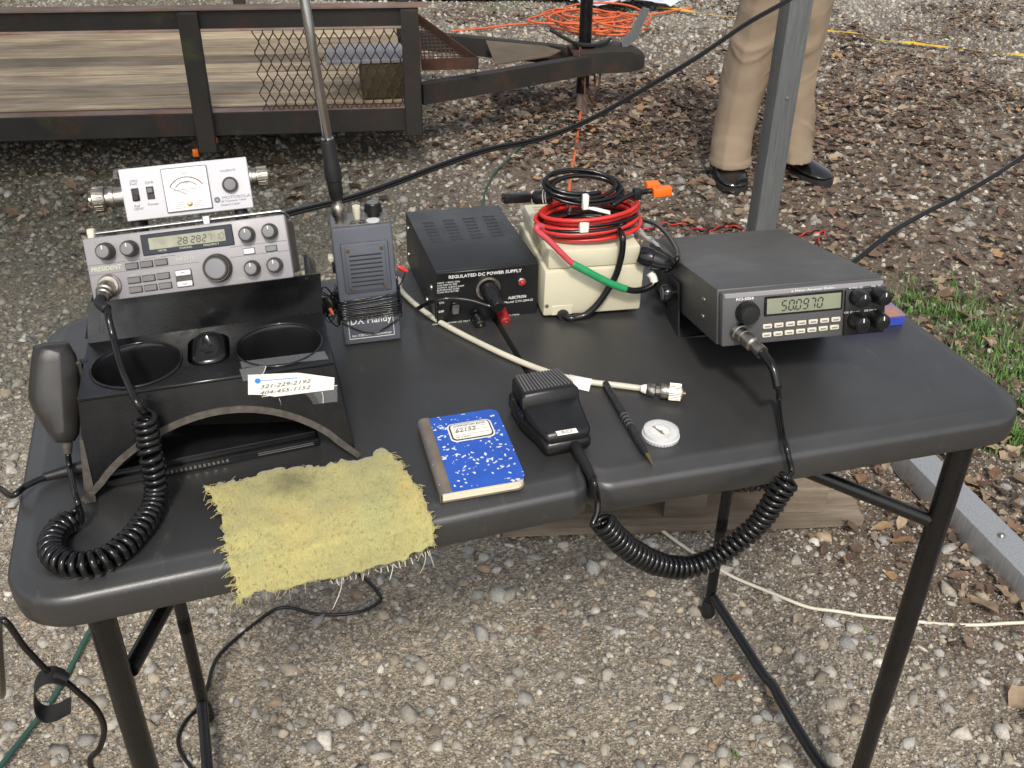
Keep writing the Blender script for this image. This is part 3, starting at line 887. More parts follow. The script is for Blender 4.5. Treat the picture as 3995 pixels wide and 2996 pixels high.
for (c_, rx_, ry_, rz_), n in zip(cl_c, (2300, 1200, 1500, 1000)):
    q = rng.normal(size=(n, 3)); q /= np.linalg.norm(q, axis=1)[:, None]; q *= rng.uniform(.25, 1, (n, 1)) ** .45
    q *= 1 + .22 * np.sin(q[:, :1] * 7 + q[:, 1:2] * 5)
    LP_.append(np.array(c_ - TB) + q * np.array([rx_, ry_, rz_])); LS_.append(rng.uniform(.08, .15, n))
LP_ = np.concatenate(LP_); LS_ = np.concatenate(LS_)
V_, F_, T_ = scatter(LT, LP_, LS_, .8, np.array([[.05, .085, .028]]) * rng.uniform(.6, 1.5, (len(LP_), 1)))
cr_ = bpy.data.objects.new('crown', np_mesh('crown', V_, F_, M_leaf, True, T_)); COL.objects.link(cr_); cr_.parent = tree; stuff(cr_)  # crown of the added unseen tree, there to shade the trailer

# ================================================================== STEEL FRAME OF THE SHELTER
pb = onz(2914, 1235, 0)
pa = math.atan2(pb.y - CAM.y, pb.x - CAM.x)
fw = thing('steel_post', 'upright grey galvanised steel post standing behind the wide black radio', 'post', (pb.x, pb.y, 0), (0, 0, rad(-6)))
MB().rbox(-.029, .029, -.029, .029, .058, 2.35, .004, 2).build('tube', K['galv_green'], fw)
MB().rbox(-.026, .026, -.026, .026, .052, .30, .002, 1).build('inner_sleeve', K['galv'], fw)
for zz in (.62,): MB().lathe([(.0045, 0), (.0045, .002), (.003, .003)], 10, Matrix.Translation((0, -.029, zz)) @ RX).build('screw', K['galv_green'], fw)
ra = onz(3995, 2374, 0); rb = onz(3462, 1810, 0)
rdir = (rb - ra).normalized(); ryaw = math.atan2(rdir.y, rdir.x)
rl = thing('base_rail', 'silver galvanised base rail lying on the leaves beside the table leg', 'rail', ra, (0, 0, ryaw))
RLn = (Vector((pb.x, pb.y, 0)) - Vector((ra.x, ra.y, 0))).length + .06
MB().rbox(-1.0, RLn, -.066, 0, -.004, .058, .004, 2).build('tube', K['galv'], rl)
sp_ = Fr(ra, (0, 0, ryaw)).hit(*cR(2028, 585), 2, .058)
for dx in (0, .75): MB().lathe([(.007, 0), (.007, .003), (.004, .006)], 10, Matrix.Translation((sp_.x + dx, sp_.y, .0585))).build('screw', K['nickel'], rl)

# ================================================================== PALLET
p0, p1 = onz(1960, 2096, 0), onz(3365, 2052, 0)
pd = (p1 - p0).normalized(); pyaw = math.atan2(pd.y, pd.x); PL = (p1 - p0).length
pal = thing('wooden_pallet', 'weathered wooden pallet lying on the gravel behind the table', 'pallet', p0, (0, 0, pyaw))
def board(x0, x1, y0, y1, z0, z1, name='board', skew=0.0):
    mb = MB(); n = 6; rs = []
    for i in range(n + 1):
        t = i / n; x = x0 + (x1 - x0) * t; j = [random.uniform(-.0015, .0015) for _ in range(4)]
        rs.append([(x + skew * 0, y0 + j[0], z0), (x - skew * .5, y1 + j[1], z0), (x - skew, y1 + j[2], z1 + j[0]), (x - skew, y0 + j[3], z1 + j[1])])
    mb.rings(rs).build(name, K['pallet_wood'], pal, 20)
board(0, PL, 0, .095, .0, .018)
board(0, PL, .36, .45, .0, .018)
board(0, PL, .72, .815, .0, .018)
for x0 in (.02, PL * .5 - .04, PL - .16): board(x0, x0 + .085, .025, .80, .0195, .105, 'stringer')
for i in range(6): board(-.02, PL - .07, .03 + i * .135, .03 + i * .135 + .095, .1065, .124)

# ================================================================== PERSON (legs in frame)
def person():
    mL, mR = onz(2845, 700, 0), onz(3085, 690, 0)
    ctr = (mL + mR) / 2
    me_t = thing('person', 'person standing in khaki trousers and polished black shoes behind the steel post', 'person', (ctr.x, ctr.y, 0))
    P = lambda q: (q[0] - ctr.x, q[1] - ctr.y, q[2])
    view = Vector((ctr.x - CAM.x, ctr.y - CAM.y, 0)).normalized(); side = Vector((view.y, -view.x, 0))
    def at(u, v_, dpth=0.0):
        q = onpl(u, v_, ctr + view * dpth, view); return q
    rs_all = MB()
    def leg(stations):
        rs = []
        for u0, u1, v_, dp, dep in stations:
            a, b2 = at(u0, v_, dp), at(u1, v_, dp); c_ = (a + b2) / 2; w_ = (b2 - a).length / 2
            ring = []
            for k in range(28):
                th = 2 * math.pi * k / 28
                fold = 1 + .022 * math.sin(2 * th + c_.z * 9) * math.exp(-((c_.z - .10) / .10) ** 2) + .07 * math.exp(-((th - 4.55) / .13) ** 2)
                q = c_ + side * math.cos(th) * w_ * fold + view * math.sin(th) * dep * fold
                ring.append((q.x - ctr.x, q.y - ctr.y, q.z))
            rs.append(ring)
        return rs
    Ls = [(2764, 2932, 640, -.02, .086), (2766, 2931, 630, -.02, .085), (2770, 2929, 600, -.02, .082), (2778, 2935, 540, -.01, .079), (2790, 2950, 470, 0, .077), (2806, 2968, 380, 0, .078), (2826, 2994, 280, 0, .080), (2850, 3030, 160, .0, .086), (2874, 3056, 70, .0, .092), (2890, 3076, 0, .0, .098), (2906, 3096, -100, .0, .105), (2915, 3105, -250, .0, .115), (2912, 3110, -400, 0, .125)]
    Rs_ = [(3030, 3172, 618, .03, .084), (3030, 3172, 608, .03, .083), (3029, 3172, 585, .03, .080), (3028, 3172, 530, .03, .077), (3025, 3171, 450, .03, .075), (3026, 3171, 360, .02, .077), (3032, 3186, 270, .02, .080), (3042, 3214, 150, .01, .087), (3050, 3232, 70, 0, .093), (3058, 3248, 0, 0, .099), (3070, 3270, -100, 0, .106), (3078, 3290, -250, 0, .116), (3080, 3300, -400, 0, .126)]
    a_, b_ = leg(Ls), leg(Rs_)
    rs_all.rings(a_); rs_all.rings(b_)
    hip = leg([(2925, 3290, -330, 0, .10), (2905, 3305, -420, 0, .128), (2905, 3312, -560, 0, .135), (2920, 3305, -700, 0, .125), (2930, 3295, -760, 0, .118)])
    rs_all.rings(hip)
    o = rs_all.build('trousers', K['khaki'], me_t, 180)
    md = o.modifiers.new('fuse', 'REMESH'); md.mode = 'VOXEL'; md.voxel_size = .0065; md.use_smooth_shade = True
    sm2 = o.modifiers.new('soft', 'SMOOTH'); sm2.factor = .5; sm2.iterations = 4
    bpy.context.view_layer.update()
    dg = bpy.context.evaluated_depsgraph_get()
    me = bpy.data.meshes.new_from_object(o.evaluated_get(dg))
    o.modifiers.clear()
    # cloth folds: drag lines and hem breaks
    n = len(me.vertices); co = np.empty(n * 3); me.vertices.foreach_get('co', co); co = co.reshape(-1, 3)
    nr = np.empty(n * 3); me.vertices.foreach_get('normal', nr); nr = nr.reshape(-1, 3)
    an = co[:, 0] * .6 + co[:, 1] * .8
    d = (vnoise(an * 26 + co[:, 2] * 6, co[:, 2] * 7 - an * 3, 41) - .5) * .007 + (vnoise(an * 12, co[:, 2] * 30 + an * 14, 42) - .5) * .005 * np.exp(-((co[:, 2] - .13) / .09) ** 2) + (vnoise(an * 9, co[:, 2] * 22 - an * 20, 43) - .5) * .004
    rdg = lambda n_, p_: (1 - np.abs(2 * n_ - 1)) ** p_
    d += rdg(vnoise(an * 15 + co[:, 2] * 4, co[:, 2] * 3.2 - an * 5, 71), 5) * .009 * np.clip((co[:, 2] - .05) * 5, 0, 1)
    d += rdg(vnoise(an * 7 + co[:, 2] * 3, co[:, 2] * 17 + an * 13, 72), 5) * .011 * np.exp(-((co[:, 2] - .15) / .07) ** 2)
    d += rdg(vnoise(an * 6 - co[:, 2] * 2, co[:, 2] * 13 - an * 12, 73), 5) * .008 * np.exp(-((co[:, 2] - .50) / .10) ** 2)
    d += .003 * ((co[:, 2] < co[:, 2].min() + .028) & (co[:, 2] > co[:, 2].min() + .006))
    me.vertices.foreach_set('co', (co + nr * d[:, None]).ravel()); me.shade_smooth(); me.materials.clear(); me.materials.append(K['khaki'])
    o.data = me; me.name = 'trousers'
    def shoe(toe_uv, heel_uv, wid, up_ctr):
        toe = onz(*toe_uv, 0); heel = onz(*heel_uv, 0)
        d = Vector((toe.x - heel.x, toe.y - heel.y, 0)); L = .325; d.normalize(); n_ = Vector((-d.y, d.x, 0))
        heel = toe - d * L
        O = Vector((heel.x - ctr.x, heel.y - ctr.y, gz1(toe.x, toe.y)))
        sh = thing  # parts only
        upper = MB(); rs = []
        prof = [(-.002, .026, .03, .066), (.02, .036, .026, .098), (.06, .039, .024, .110), (.10, .038, .024, .104), (.135, .040, .024, .082), (.175, .046, .024, .066), (.215, .049, .024, .056), (.25, .045, .024, .048), (.275, .034, .025, .040), (.288, .016, .027, .033)]
        for x, w_, z0, z1 in prof:
            x *= 1.12; w_ *= 1.15; z1 *= 1.1; ring = []
            for k in range(20):
                th = 2 * math.pi * k / 20
                zz = z0 + (z1 - z0) * (.5 + .5 * math.sin(th)); yy = math.cos(th) * w_ * (1.0 if math.sin(th) < .2 else 1 - .25 * (math.sin(th)) ** 3)
                q = O + d * x + n_ * yy; ring.append((q.x, q.y, O.z + zz))
            rs.append(ring)
        u_ = upper.rings(rs).build('shoe', K['shoe'], me_t, 60)
        sole = MB(); rs = []
        for x, w_ in ((-.006, .022), (.004, .034), (.05, .04), (.10, .036), (.15, .040), (.20, .050), (.25, .048), (.28, .036), (.297, .012)):
            x *= 1.12; w_ *= 1.15; h0 = 0 if (x < .1 or x > .13) else .006
            ring = [(O + d * x + n_ * yy) + Vector((0, 0, zz)) for yy, zz in ((-w_, h0), (w_, h0), (w_, .026), (-w_, .026))]
            rs.append(ring)
        sole.rings(rs).build('sole', K['shoe_sole'], u_, 30)
        lc = MB()
        for x in (.125, .142, .159):
            q0 = O + d * x + n_ * .018 + Vector((0, 0, .106 - (x - .115) * .7)); q1 = O + d * x - n_ * .018 + Vector((0, 0, .106 - (x - .115) * .7))
            lc.tube([q0, (q0 + q1) / 2 + Vector((0, 0, .006)), q1], .0025, 5)
        lc.build('laces', K['rubber'], u_)
    shoe((2868, 752), (2812, 640), .1, None)
    shoe((3228, 722), (3072, 655), .1, None)
person()

# ================================================================== BACKGROUND CORDS AND LITTER
def ground_path(uv, lift=.006):
    out = []
    for u, v_ in uv:
        p = onz(u, v_, 0); p.z = gz1(p.x, p.y) + lift; out.append(p)
    return out
def cable(name, label, cat, pts, r, m_, n=7, k=8, group=None, flat=1.0):
    P = smooth_path(pts, k)
    o = MB().tube(P, r, n, flat=flat).build(name, K[m_], None, 180)
    return tag(o, label, cat, group)
def settle(P, lift):
    for p in P: p.z = gz1(p.x, p.y) + lift + .003 * math.sin(p.x * 19 + p.y * 13)
    return P
oc = []
cc_ = onz(2300, 108, 0)
ext = thing('extension_cord', 'orange extension cord heaped in loops behind the trailer tongue', 'cord', (cc_.x, cc_.y, 0))
pts = []
for i in range(170):
    a = i * .37; rx_ = .18 + .09 * math.sin(i * .21) + random.uniform(-.02, .02); ry_ = .23 + .10 * math.sin(i * .17 + 1)
    pts.append(Vector((rx_ * math.cos(a) + .10 * math.sin(i * .05), ry_ * math.sin(a) + .05 * math.cos(i * .07), .012 + i * .0004)))
lead = [onz(1760, 133, 0) - Vector((cc_.x, cc_.y, 0)), onz(1900, 118, 0) - Vector((cc_.x, cc_.y, 0)), onz(2060, 102, 0) - Vector((cc_.x, cc_.y, 0))]
tail = [onz(2440, 66, 0) - Vector((cc_.x, cc_.y, 0)), onz(2540, 66, 0) - Vector((cc_.x, cc_.y, 0)), onz(2620, 52, 0) - Vector((cc_.x, cc_.y, 0)), onz(2700, 42, 0) - Vector((cc_.x, cc_.y, 0))]
for p in lead + tail: p.z = .014
MB().tube(smooth_path(lead + pts + tail, 4), .0062, 6).build('cord_loops', K['orange_cord'], ext, 180)
cable('orange_cord', 'orange cord running down from the trailer jack over the gravel', 'cord',
      [onz(2290, 285, .10), onz(2288, 330, .05)] + ground_path([(2285, 372), (2265, 450), (2255, 530), (2242, 610), (2228, 690), (2215, 800), (2225, 900)], .013), .0062, 'orange_cord')
gp = ground_path([(2262, 440), (2180, 490), (2060, 560), (1960, 650), (1900, 730), (1885, 790), (1870, 900), (1720, 1100), (1300, 1450), (900, 1850), (600, 2170), (470, 2310), (400, 2410), (345, 2495), (290, 2590), (200, 2740), (100, 2880), (10, 3010), (-120, 3180)])
o = MB().tube(settle(smooth_path(gp, 10), .009), .0046, 7).build('green_cord', K['green_cord'], None, 180)
tag(o, 'dark green extension cord crossing the gravel and passing under the table', 'cord')
o = MB().tube(settle(smooth_path(ground_path([(2380, 1925), (2480, 1992), (2580, 2070), (2700, 2158), (2830, 2240), (2960, 2300), (3100, 2360), (3220, 2395), (3400, 2415), (3600, 2432), (3800, 2440), (4000, 2436), (4250, 2420)]), 8), .006), .0034, 7).build('white_cable', K['white_cord'], None, 180)
tag(o, 'thin white cable curving over the gravel under the table', 'cable')
o = MB().tube(settle(smooth_path(ground_path([(1300, 2150), (1400, 2235), (1462, 2290), (1484, 2330), (1440, 2372), (1380, 2392), (1250, 2400), (1130, 2378), (1060, 2390), (960, 2460), (870, 2540), (832, 2610), (812, 2690), (780, 2760), (725, 2820), (697, 2880), (705, 2935), (745, 2996), (800, 3080)]), 8), .006), .0032, 7).build('black_cord', K['cord'], None, 180)
tag(o, 'thin black cord snaking over the gravel beneath the frayed cloth', 'cord')
# yellow strap on the ground
def strap(name, label, uv, w_, m_):
    P = smooth_path(ground_path(uv, .012), 8); mb = MB(); rs = []
    for i, p in enumerate(P):
        t = (P[min(i + 1, len(P) - 1)] - P[max(i - 1, 0)]).normalized(); n_ = Vector((-t.y, t.x, 0)) * w_
        tw = .35 * math.sin(i * .21) + .2 * math.sin(i * .7)
        n_ = n_ * math.cos(tw) + Vector((0, 0, w_ * math.sin(tw)))
        up = Vector((0, 0, w_ + .001))
        rs.append([p - n_ + up, p + n_ + up, p + n_ + up + Vector((0, 0, .0016)), p - n_ + up + Vector((0, 0, .0016))])
    return tag(mb.rings(rs).build(name, K[m_], None, 30), label, 'strap')
strap('yellow_strap', 'yellow flat strap lying across the ground behind the person', [(2560, 34), (2640, 44), (2740, 66), (2880, 82), (3060, 110), (3230, 138), (3340, 150), (3420, 168), (3540, 180), (3640, 192), (3760, 208), (3900, 222), (4060, 232)], .010, 'yellow_tape')
# twisted red and black pair
def twisted(name, label, uv):
    P = resample(smooth_path(ground_path(uv, .012), 8), .006)
    t_ = thing(name, label, 'wire', P[0], group='twisted wire pairs'); o0 = P[0]
    for ph, m_ in ((0, 'red_wire'), (math.pi, 'cord')):
        pts = []
        for i, p in enumerate(P):
            tg = (P[min(i + 1, len(P) - 1)] - P[max(i - 1, 0)]).normalized(); n_ = tg.cross(Vector((0, 0, 1))).normalized(); a = i * .55 + ph
            pts.append(p - o0 + n_ * math.cos(a) * .0042 + Vector((0, 0, math.sin(a) * .0042)))
        MB().tube(pts, .0028, 5).build('strand', K[m_], t_, 180)
twisted('twisted_wire', 'red and black twisted wire lying on leaves left of the steel post', [(2440, 880), (2520, 905), (2600, 882), (2680, 888), (2750, 905), (2840, 885), (2900, 905)])
twisted('twisted_wire', 'red and black twisted wire end poking out right of the steel post', [(3050, 960), (3110, 918), (3160, 905), (3215, 905), (3190, 940), (3188, 975)])
# litter by the extension cord
bgp = onz(2430, 22, 0)
bag = thing('plastic_bag', 'crumpled white and blue plastic bag on the ground past the extension cord', 'bag', (bgp.x, bgp.y, 0))
mb = MB(); rs = []
for j in range(9):
    row = []
    for i in range(15):
        x = (i / 14 - .5) * .62; y = (j / 8 - .5) * .42
        row.append((x + random.uniform(-.02, .02), y + random.uniform(-.02, .02), .02 + .05 * vnoise(np.array([x * 9]), np.array([y * 9]), 5)[0] + random.uniform(0, .025)))
    rs.append(row)
mb.rings(rs, False, False, closed=False)
mb.build('film', K['bag_white'], bag, 20)
mb = MB(); rs = []
for j in range(4):
    rs.append([(-.30 + i * .03 + random.uniform(-.008, .008), -.12 + j * .035 + random.uniform(-.006, .006), .085 + random.uniform(0, .012)) for i in range(7)])
mb.rings(rs, False, False, closed=False).build('blue_print', K['bag_blue'], bag, 20)
cn = onz(2395, 8, 0)
MB().rbox(-.05, .05, -.03, .03, .05, .11, .012, 2).build('red_wrapper', K['red_plastic'], bag, 40, (cn.x - bgp.x, cn.y - bgp.y, 0.03))
tp = onz(1830, -4, 0)
tarp = MB(); rs = []
for j in range(8):
    rs.append([(-.9 + i * .12 + random.uniform(-.01, .01), -.03 + j * .10, .015 + .05 * abs(math.sin(j * 1.3 + i * .4)) * (j > 0) + random.uniform(0, .01)) for i in range(18)])
o = tarp.rings(rs, False, False, closed=False).build('tarp', K['tarp'], None, 40, (tp.x - .15, tp.y, 0))
o.rotation_euler = (0, 0, rad(-14)); tag(o, 'dark green tarp spread on the ground beyond the trailer', 'tarp')
# ================================================================== FOLDING TABLE
W, D, HUMP = 1.22 * S, .61 * S, .0170572 * S
CH = .007                                       # the deck stands this much above the edge
TILT = math.atan(HUMP / (W / 2))
def deck(x): return ZT + CH + HUMP * (1 - abs(x - W / 2) / (W / 2))
def on_deck(u, v, h=0.0):
    z = ZT + CH + HUMP * .5 + h
    for _ in range(4):
        p = onz(u, v, z); z = deck(p.x) + h
    return onz(u, v, z)
def tilt_at(x): return -TILT if x < W / 2 else TILT
table = thing('folding_table', 'black plastic folding table with rounded corners and tubular steel legs', 'table', (0, 0, 0))
def rrect(x0, x1, y0, y1, rl, rr_, n=8):
    """rounded rectangle, radius rl on the left corners and rr_ on the right ones"""
    out = []
    for cx_, cy_, r_, a0 in ((x1 - rr_, y0 + rr_, rr_, -90), (x1 - rr_, y1 - rr_, rr_, 0), (x0 + rl, y1 - rl, rl, 90), (x0 + rl, y0 + rl, rl, 180)):
        for i in range(n + 1):
            a = rad(a0 + 90 * i / n); out.append((cx_ + r_ * math.cos(a), cy_ + r_ * math.sin(a)))
    return out
def half(sign):
    mb = MB(); rs = []
    L = W / 2 - .0012
    ro, ri = .058, .020
    def ring(io, iy, is_, z):
        if sign < 0: return [(x, y, z) for x, y in rrect(io, L - is_, iy, D - iy, max(.004, ro - io), max(.003, ri - is_))]
        return [(x, y, z) for x, y in rrect(-L + is_, -io, iy, D - iy, max(.003, ri - is_), max(.004, ro - io))]
    for io, iy, is_, z in ((.012, .012, .004, -.031), (.003, .003, .002, -.032), (.0012, .0012, .0010, -.030), (.0, .0, 0, -.016), (.0004, .0004, .0002, -.006), (.002, .002, .0006, -.001),
                           (.006, .006, .001, .0012), (.014, .014, .0012, .0036), (.018, .018, .0014, .0056), (.0205, .0205, .0018, .0068), (.024, .024, .003, .007)):
        rs.append(ring(io, iy, is_, z))
    mb.rings(rs, False, True)
    # underside
    mb.rings([ring(.012, .012, .004, -.031), ring(.014, .014, .006, -.012)], False, True)
    o = mb.build('top_panel', K['table'], table, 50)
    o.location = (0 if sign < 0 else W, 0, ZT); o.rotation_euler = (0, -TILT if sign < 0 else TILT, 0)
    return o
half(-1); half(1)
def tcyl(name, pts, r, m_='steel_black', parent=None, n=16):
    return MB().tube(pts, r, n).build(name, K[m_], parent or table, 60)
LF = {}
for nm, x, y, r1, r2, zs in (('fr', .966, .026, .0130, .0112, .245), ('fl', .069, .028, .0122, .0108, .330), ('br', .960, .458, .0095, .0095, .2), ('bl', .077, .479, .0095, .0095, .2)):
    top = Vector((x, y, ZT - .03)); bot = Vector((x, y, .012))
    if nm == 'fr': bot = Vector((x, y - .001, .012))
    lg = tcyl('leg', [top, Vector((x, y, zs))], r1)
    lo = tcyl('lower_leg', [Vector((x, y, zs + .03)), bot], r2, parent=lg)
    MB().lathe([(r2 * 1.05, -.008), (r2 * 1.35, -.002), (r2 * 1.35, .014), (r2 * 1.12, .03)], 16, Matrix.Translation((x, y, .004))).build('foot_cap', K['rubber'], lg)
    LF[nm] = (x, y)
# feet bars with a kink, braces, top pivots
fbp = [onz(*cR(a_, b_), .045 + .004 * i) for i, (a_, b_) in enumerate(((705, 890), (820, 1065), (925, 1228), (968, 1275), (1000, 1335), (1090, 1490), (1210, 1665)))]
fbp = [Vector((.960, .446, .05))] + fbp[1:] + [Vector((.966, .03, .075))]
tcyl('foot_bar', smooth_path(fbp, 5), .0085)
tcyl('foot_bar', smooth_path([(.077, .466, .045), (.080, .33, .05), (.080, .20, .055), (.075, .10, .055), (.069, .04, .06)], 5), .0085)
b0 = onpl(*cR(1690, 465), (.966, 0, 0), (1, 0, 0)); b0 = Vector((.955, .03, b0.z))
tcyl('brace', [b0, Vector((.62, .20, ZT - .02))], .0085)
a1 = onpl(511, 2610, (.075, 0, 0), (1, 0, 0)); bz = 0.53
q1 = ony(515, 2612, .035); q0 = onz(652, 2372, ZT - .035)
q2 = ony(640, 2372, .115); q1 = Vector((.078, .035, q1.z)); q3 = q1 + (q2 - q1) * 1.25
tcyl('brace', [q1, q3], .0085)
tcyl('crossbar', [(.966, .02, ZT - .028), (.960, .47, ZT - .028)], .010)
tcyl('crossbar', [(.068, .02, ZT - .028), (.077, .49, ZT - .028)], .010)
MB().rbox(.05, W - .05, .24, .262, ZT - .026, ZT - .014, .003, 1).build('centre_rail', K['steel_black'], table)

# ================================================================== DECK OBJECTS
# ---- composition notebook
nl, nr_, nb_, nt_ = on_deck(1726, 1965), on_deck(2062, 1911), on_deck(1664, 1661, .0), on_deck(1968, 1606)
ux = (nr_ - nl); ux.z = 0; nw = ux.length * .985; nyaw = math.atan2(ux.y, ux.x)
nh = (Vector((nb_.x, nb_.y)) - Vector((nl.x, nl.y))).length * .955
NO = Vector((nl.x, nl.y, deck(nl.x) + .0005)); NR = (0, tilt_at(nl.x), nyaw + .02)
note = thing('notebook', 'small blue speckled composition notebook with tan spine and white label', 'notebook', NO, NR)
NF = Fr(NO, NR)
def book_outline(x0, x1, y0, y1, r_): 
    out = [(x0, y0)]
    for cx_, cy_, a0 in ((x1 - r_, y0 + r_, -90), (x1 - r_, y1 - r_, 0)):
        for i in range(7):
            a = rad(a0 + 15 * i); out.append((cx_ + r_ * math.cos(a), cy_ + r_ * math.sin(a)))
    out.append((x0, y1)); return out
TH = .011
pg = MB()
for i in range(8):
    z0 = .0012 + i * (TH - .002) / 8; j = random.uniform(-.0005, .0005) - abs(i - 4) * .0001
    pg.prism(book_outline(.001, nw - .001 + j, .0012 - j, nh - .001, .009), z0, z0 + (TH - .002) / 8 * .93)
pg.build('pages', K['pages'], note, 30)
MB().prism(book_outline(0, nw, 0, nh, .009), 0, .001).build('back_cover', K['tan_strip'], note)
m, nt, b = nodes_of('speckled_blue_cover')
v = objco(nt)
vo = nt.nodes.new('ShaderNodeTexVoronoi'); vo.inputs['Scale'].default_value = 185; vo.inputs['Randomness'].default_value = 1
wv = nt.nodes.new('ShaderNodeTexNoise'); wv.inputs['Scale'].default_value = 130; wv.inputs['Detail'].default_value = 3
nt.links.new(v, wv.inputs['Vector'])
mvx = mixcol(nt, .013, v, wv.outputs['Color'], 'ADD')
nt.links.new(mvx, vo.inputs['Vector'])
near = ramp(nt, vo.outputs['Distance'], [(.27, 1.0), (.33, 0.0)])
sel = nt.nodes.new('ShaderNodeSeparateColor'); nt.links.new(vo.outputs['Color'], sel.inputs[0])
pick = ramp(nt, sel.outputs[0], [(.42, 0.0), (.44, 1.0)])
f = nt.nodes.new('ShaderNodeMath'); f.operation = 'MULTIPLY'; nt.links.new(near, f.inputs[0]); nt.links.new(pick, f.inputs[1])
blue = ramp(nt, noise(nt, 40, 4, .6, v), [(.3, (.018, .078, .40)), (.7, (.025, .105, .49))])
nt.links.new(mixcol(nt, f.outputs[0], blue, (.70, .72, .76)), b.inputs['Base Color'])
b.inputs['Roughness'].default_value = .42
cv = MB(); xs = [i / 12 for i in range(13)]
rs = []
poly = book_outline(0, nw, -.0003, nh, .0095)
bm = bmesh.new()
top = [bm.verts.new((x, y, TH + .0008 + .0022 * (1 - x / nw) * math.sin(math.pi * min(1, x / nw * 3)) )) for x, y in poly]
bot = [bm.verts.new((x, y, vv.co.z - .0009)) for (x, y), vv in zip(poly, top)]
bm.faces.new(top); bm.faces.new(bot[::-1])
for i in range(len(top)): bm.faces.new((top[i], bot[i], bot[(i + 1) % len(top)], top[(i + 1) % len(top)]))
cv.bm(bm)
cv.build('cover', m, note, 30)
spn = MB(); ns = 7; rs = []
sw = nw * .115
prof = [(sw, TH + .0018), (sw * .5, TH + .0019), (.0006, TH + .0012), (-.0016, TH * .8), (-.0020, TH * .45), (-.0014, .001), (.001, -.0001)]
rs = [[(x, y, z) for x, z in prof] + [(x + .0007, y, z - .0007) for x, z in reversed(prof)] for y in (-.0005, nh + .0003)]
spn.rings(rs).build('spine', K['tan_strip'], note, 50)
def nhit(a, b_): return NF.hit(*cN(a, b_), 2, TH + .0012)
l0, l1 = nhit(1352, 215), nhit(1612, 185); l2 = nhit(1378, 318)
lx0, lx1 = nw * .30, nw * .86; ly0, ly1 = nh * .60, nh * .855
def flat_rr(x0, x1, y0, y1, r_, z): 
    return MB().prism(rrect(x0, x1, y0, y1, r_, r_, 5), z, z + .00025)
lb = flat_rr(lx0, lx1, ly0, ly1, .006, TH + .0016).build('name_label', K['white_paper'], note)
flat_rr(lx0 + .0016, lx1 - .0016, ly0 + .0016, ly1 - .0016, .005, TH + .0020).build('label_border', K['ink'], lb)
flat_rr(lx0 + .0030, lx1 - .0030, ly0 + .0030, ly1 - .0030, .0042, TH + .0024).build('label_field', K['white_paper'], lb)
LZ = TH + .00275
text('COMPOSITION BOOK', .0031, K['ink'], lb, ((lx0 + lx1) / 2, ly1 - .0075, LZ), (0, 0, 0), 'CENTER', width=(lx1 - lx0) * .72)
for i in range(3): MB().box(lx0 + .005, lx1 - .005, ly0 + .009 + i * .0058, ly0 + .0093 + i * .0058, LZ - .0001, LZ + .00005).build('ruled_line', K['ink_grey'], lb)
text('62152', .0062, K['ink_pencil'], lb, (lx0 + .006, ly1 - .0172, LZ + .0001), (0, 0, rad(3)), shear=.25)
text('100 SHEETS', .0022, K['ink_grey'], lb, (lx0 + .005, ly0 + .0045, LZ), (0, 0, 0))

# ---- pen
pa_, pb2 = on_deck(2362, 1500, .004), on_deck(2549, 1822, .003)
pen = thing('pen', 'slim dark pen with a brass tip lying beside the clear round compass', 'pen', pb2)
d = (pa_ - pb2); L = d.length; PM = frame_axis((0, 0, .0012), d)
MB().lathe([(.0022, .018), (.0042, .026), (.0044, .05), (.0042, L * .62), (.0036, L)], 14, PM).build('barrel', K['pen'], pen)
MB().lathe([(.0006, 0), (.0010, .004), (.0018, .012), (.0024, .0185)], 10, PM).build('tip', K['brass'], pen)
for i in range(4): MB().lathe([(.0045, L * .45 + i * .006), (.0045, L * .45 + .0015 + i * .006)], 14, PM).build('band', K['silver_dark'], pen)

# ---- round clear compass
cpz = on_deck(2576, 1705)
comp = thing('compass', 'clear round plastic compass with a white dial on the black table', 'compass', (cpz.x, cpz.y, deck(cpz.x)), (0, TILT, .3))
R0 = .0190
MB().lathe([(R0 * .96, 0), (R0, .001), (R0, .0042), (R0 * .97, .0046)], 40).build('base', K['silver_lite'], comp)
MB().lathe([(R0 * .86, .0047), (R0 * .86, .0052)], 40).build('dial', K['meter_white'], comp)
tk = MB()
for i in range(36):
    a = i * math.pi / 18; r_ = R0 * .985
    tk.box(-.0003, .0003, r_, r_ + .0005, .0012, .0032 if i % 3 == 0 else .0026, Matrix.Rotation(a, 4, 'Z'))
tk.build('degree_marks', K['ink_grey'], comp, 0)
nd = MB(); nd.prism([(-.0009, 0), (0, -R0 * .7), (.0009, 0), (0, R0 * .7)], .0060, .0064); nd.build('needle', K['silver_dark'], comp, 0)
MB().lathe([(.0014, .0055), (.0014, .0072)], 12).build('pivot', K['brass'], comp)
MB().prism([(.002, -.008), (.007, -.009), (.006, -.005)], .00525, .0055).build('dial_mark', K['green_wire'], comp)
text('N', .0035, K['ink_red'], comp, (-.001, .010, .0053), (0, 0, 0))
sh = MB(); sh.lathe([(R0 * .94, .0048), (R0 * .95, .0085), (R0 * .93, .0095), (R0 * .5, .0099), (R0 * .5, .0092), (R0 * .90, .0088), (R0 * .915, .0080), (R0 * .91, .0048)], 40)
sh.build('clear_dome', K['film'], comp)

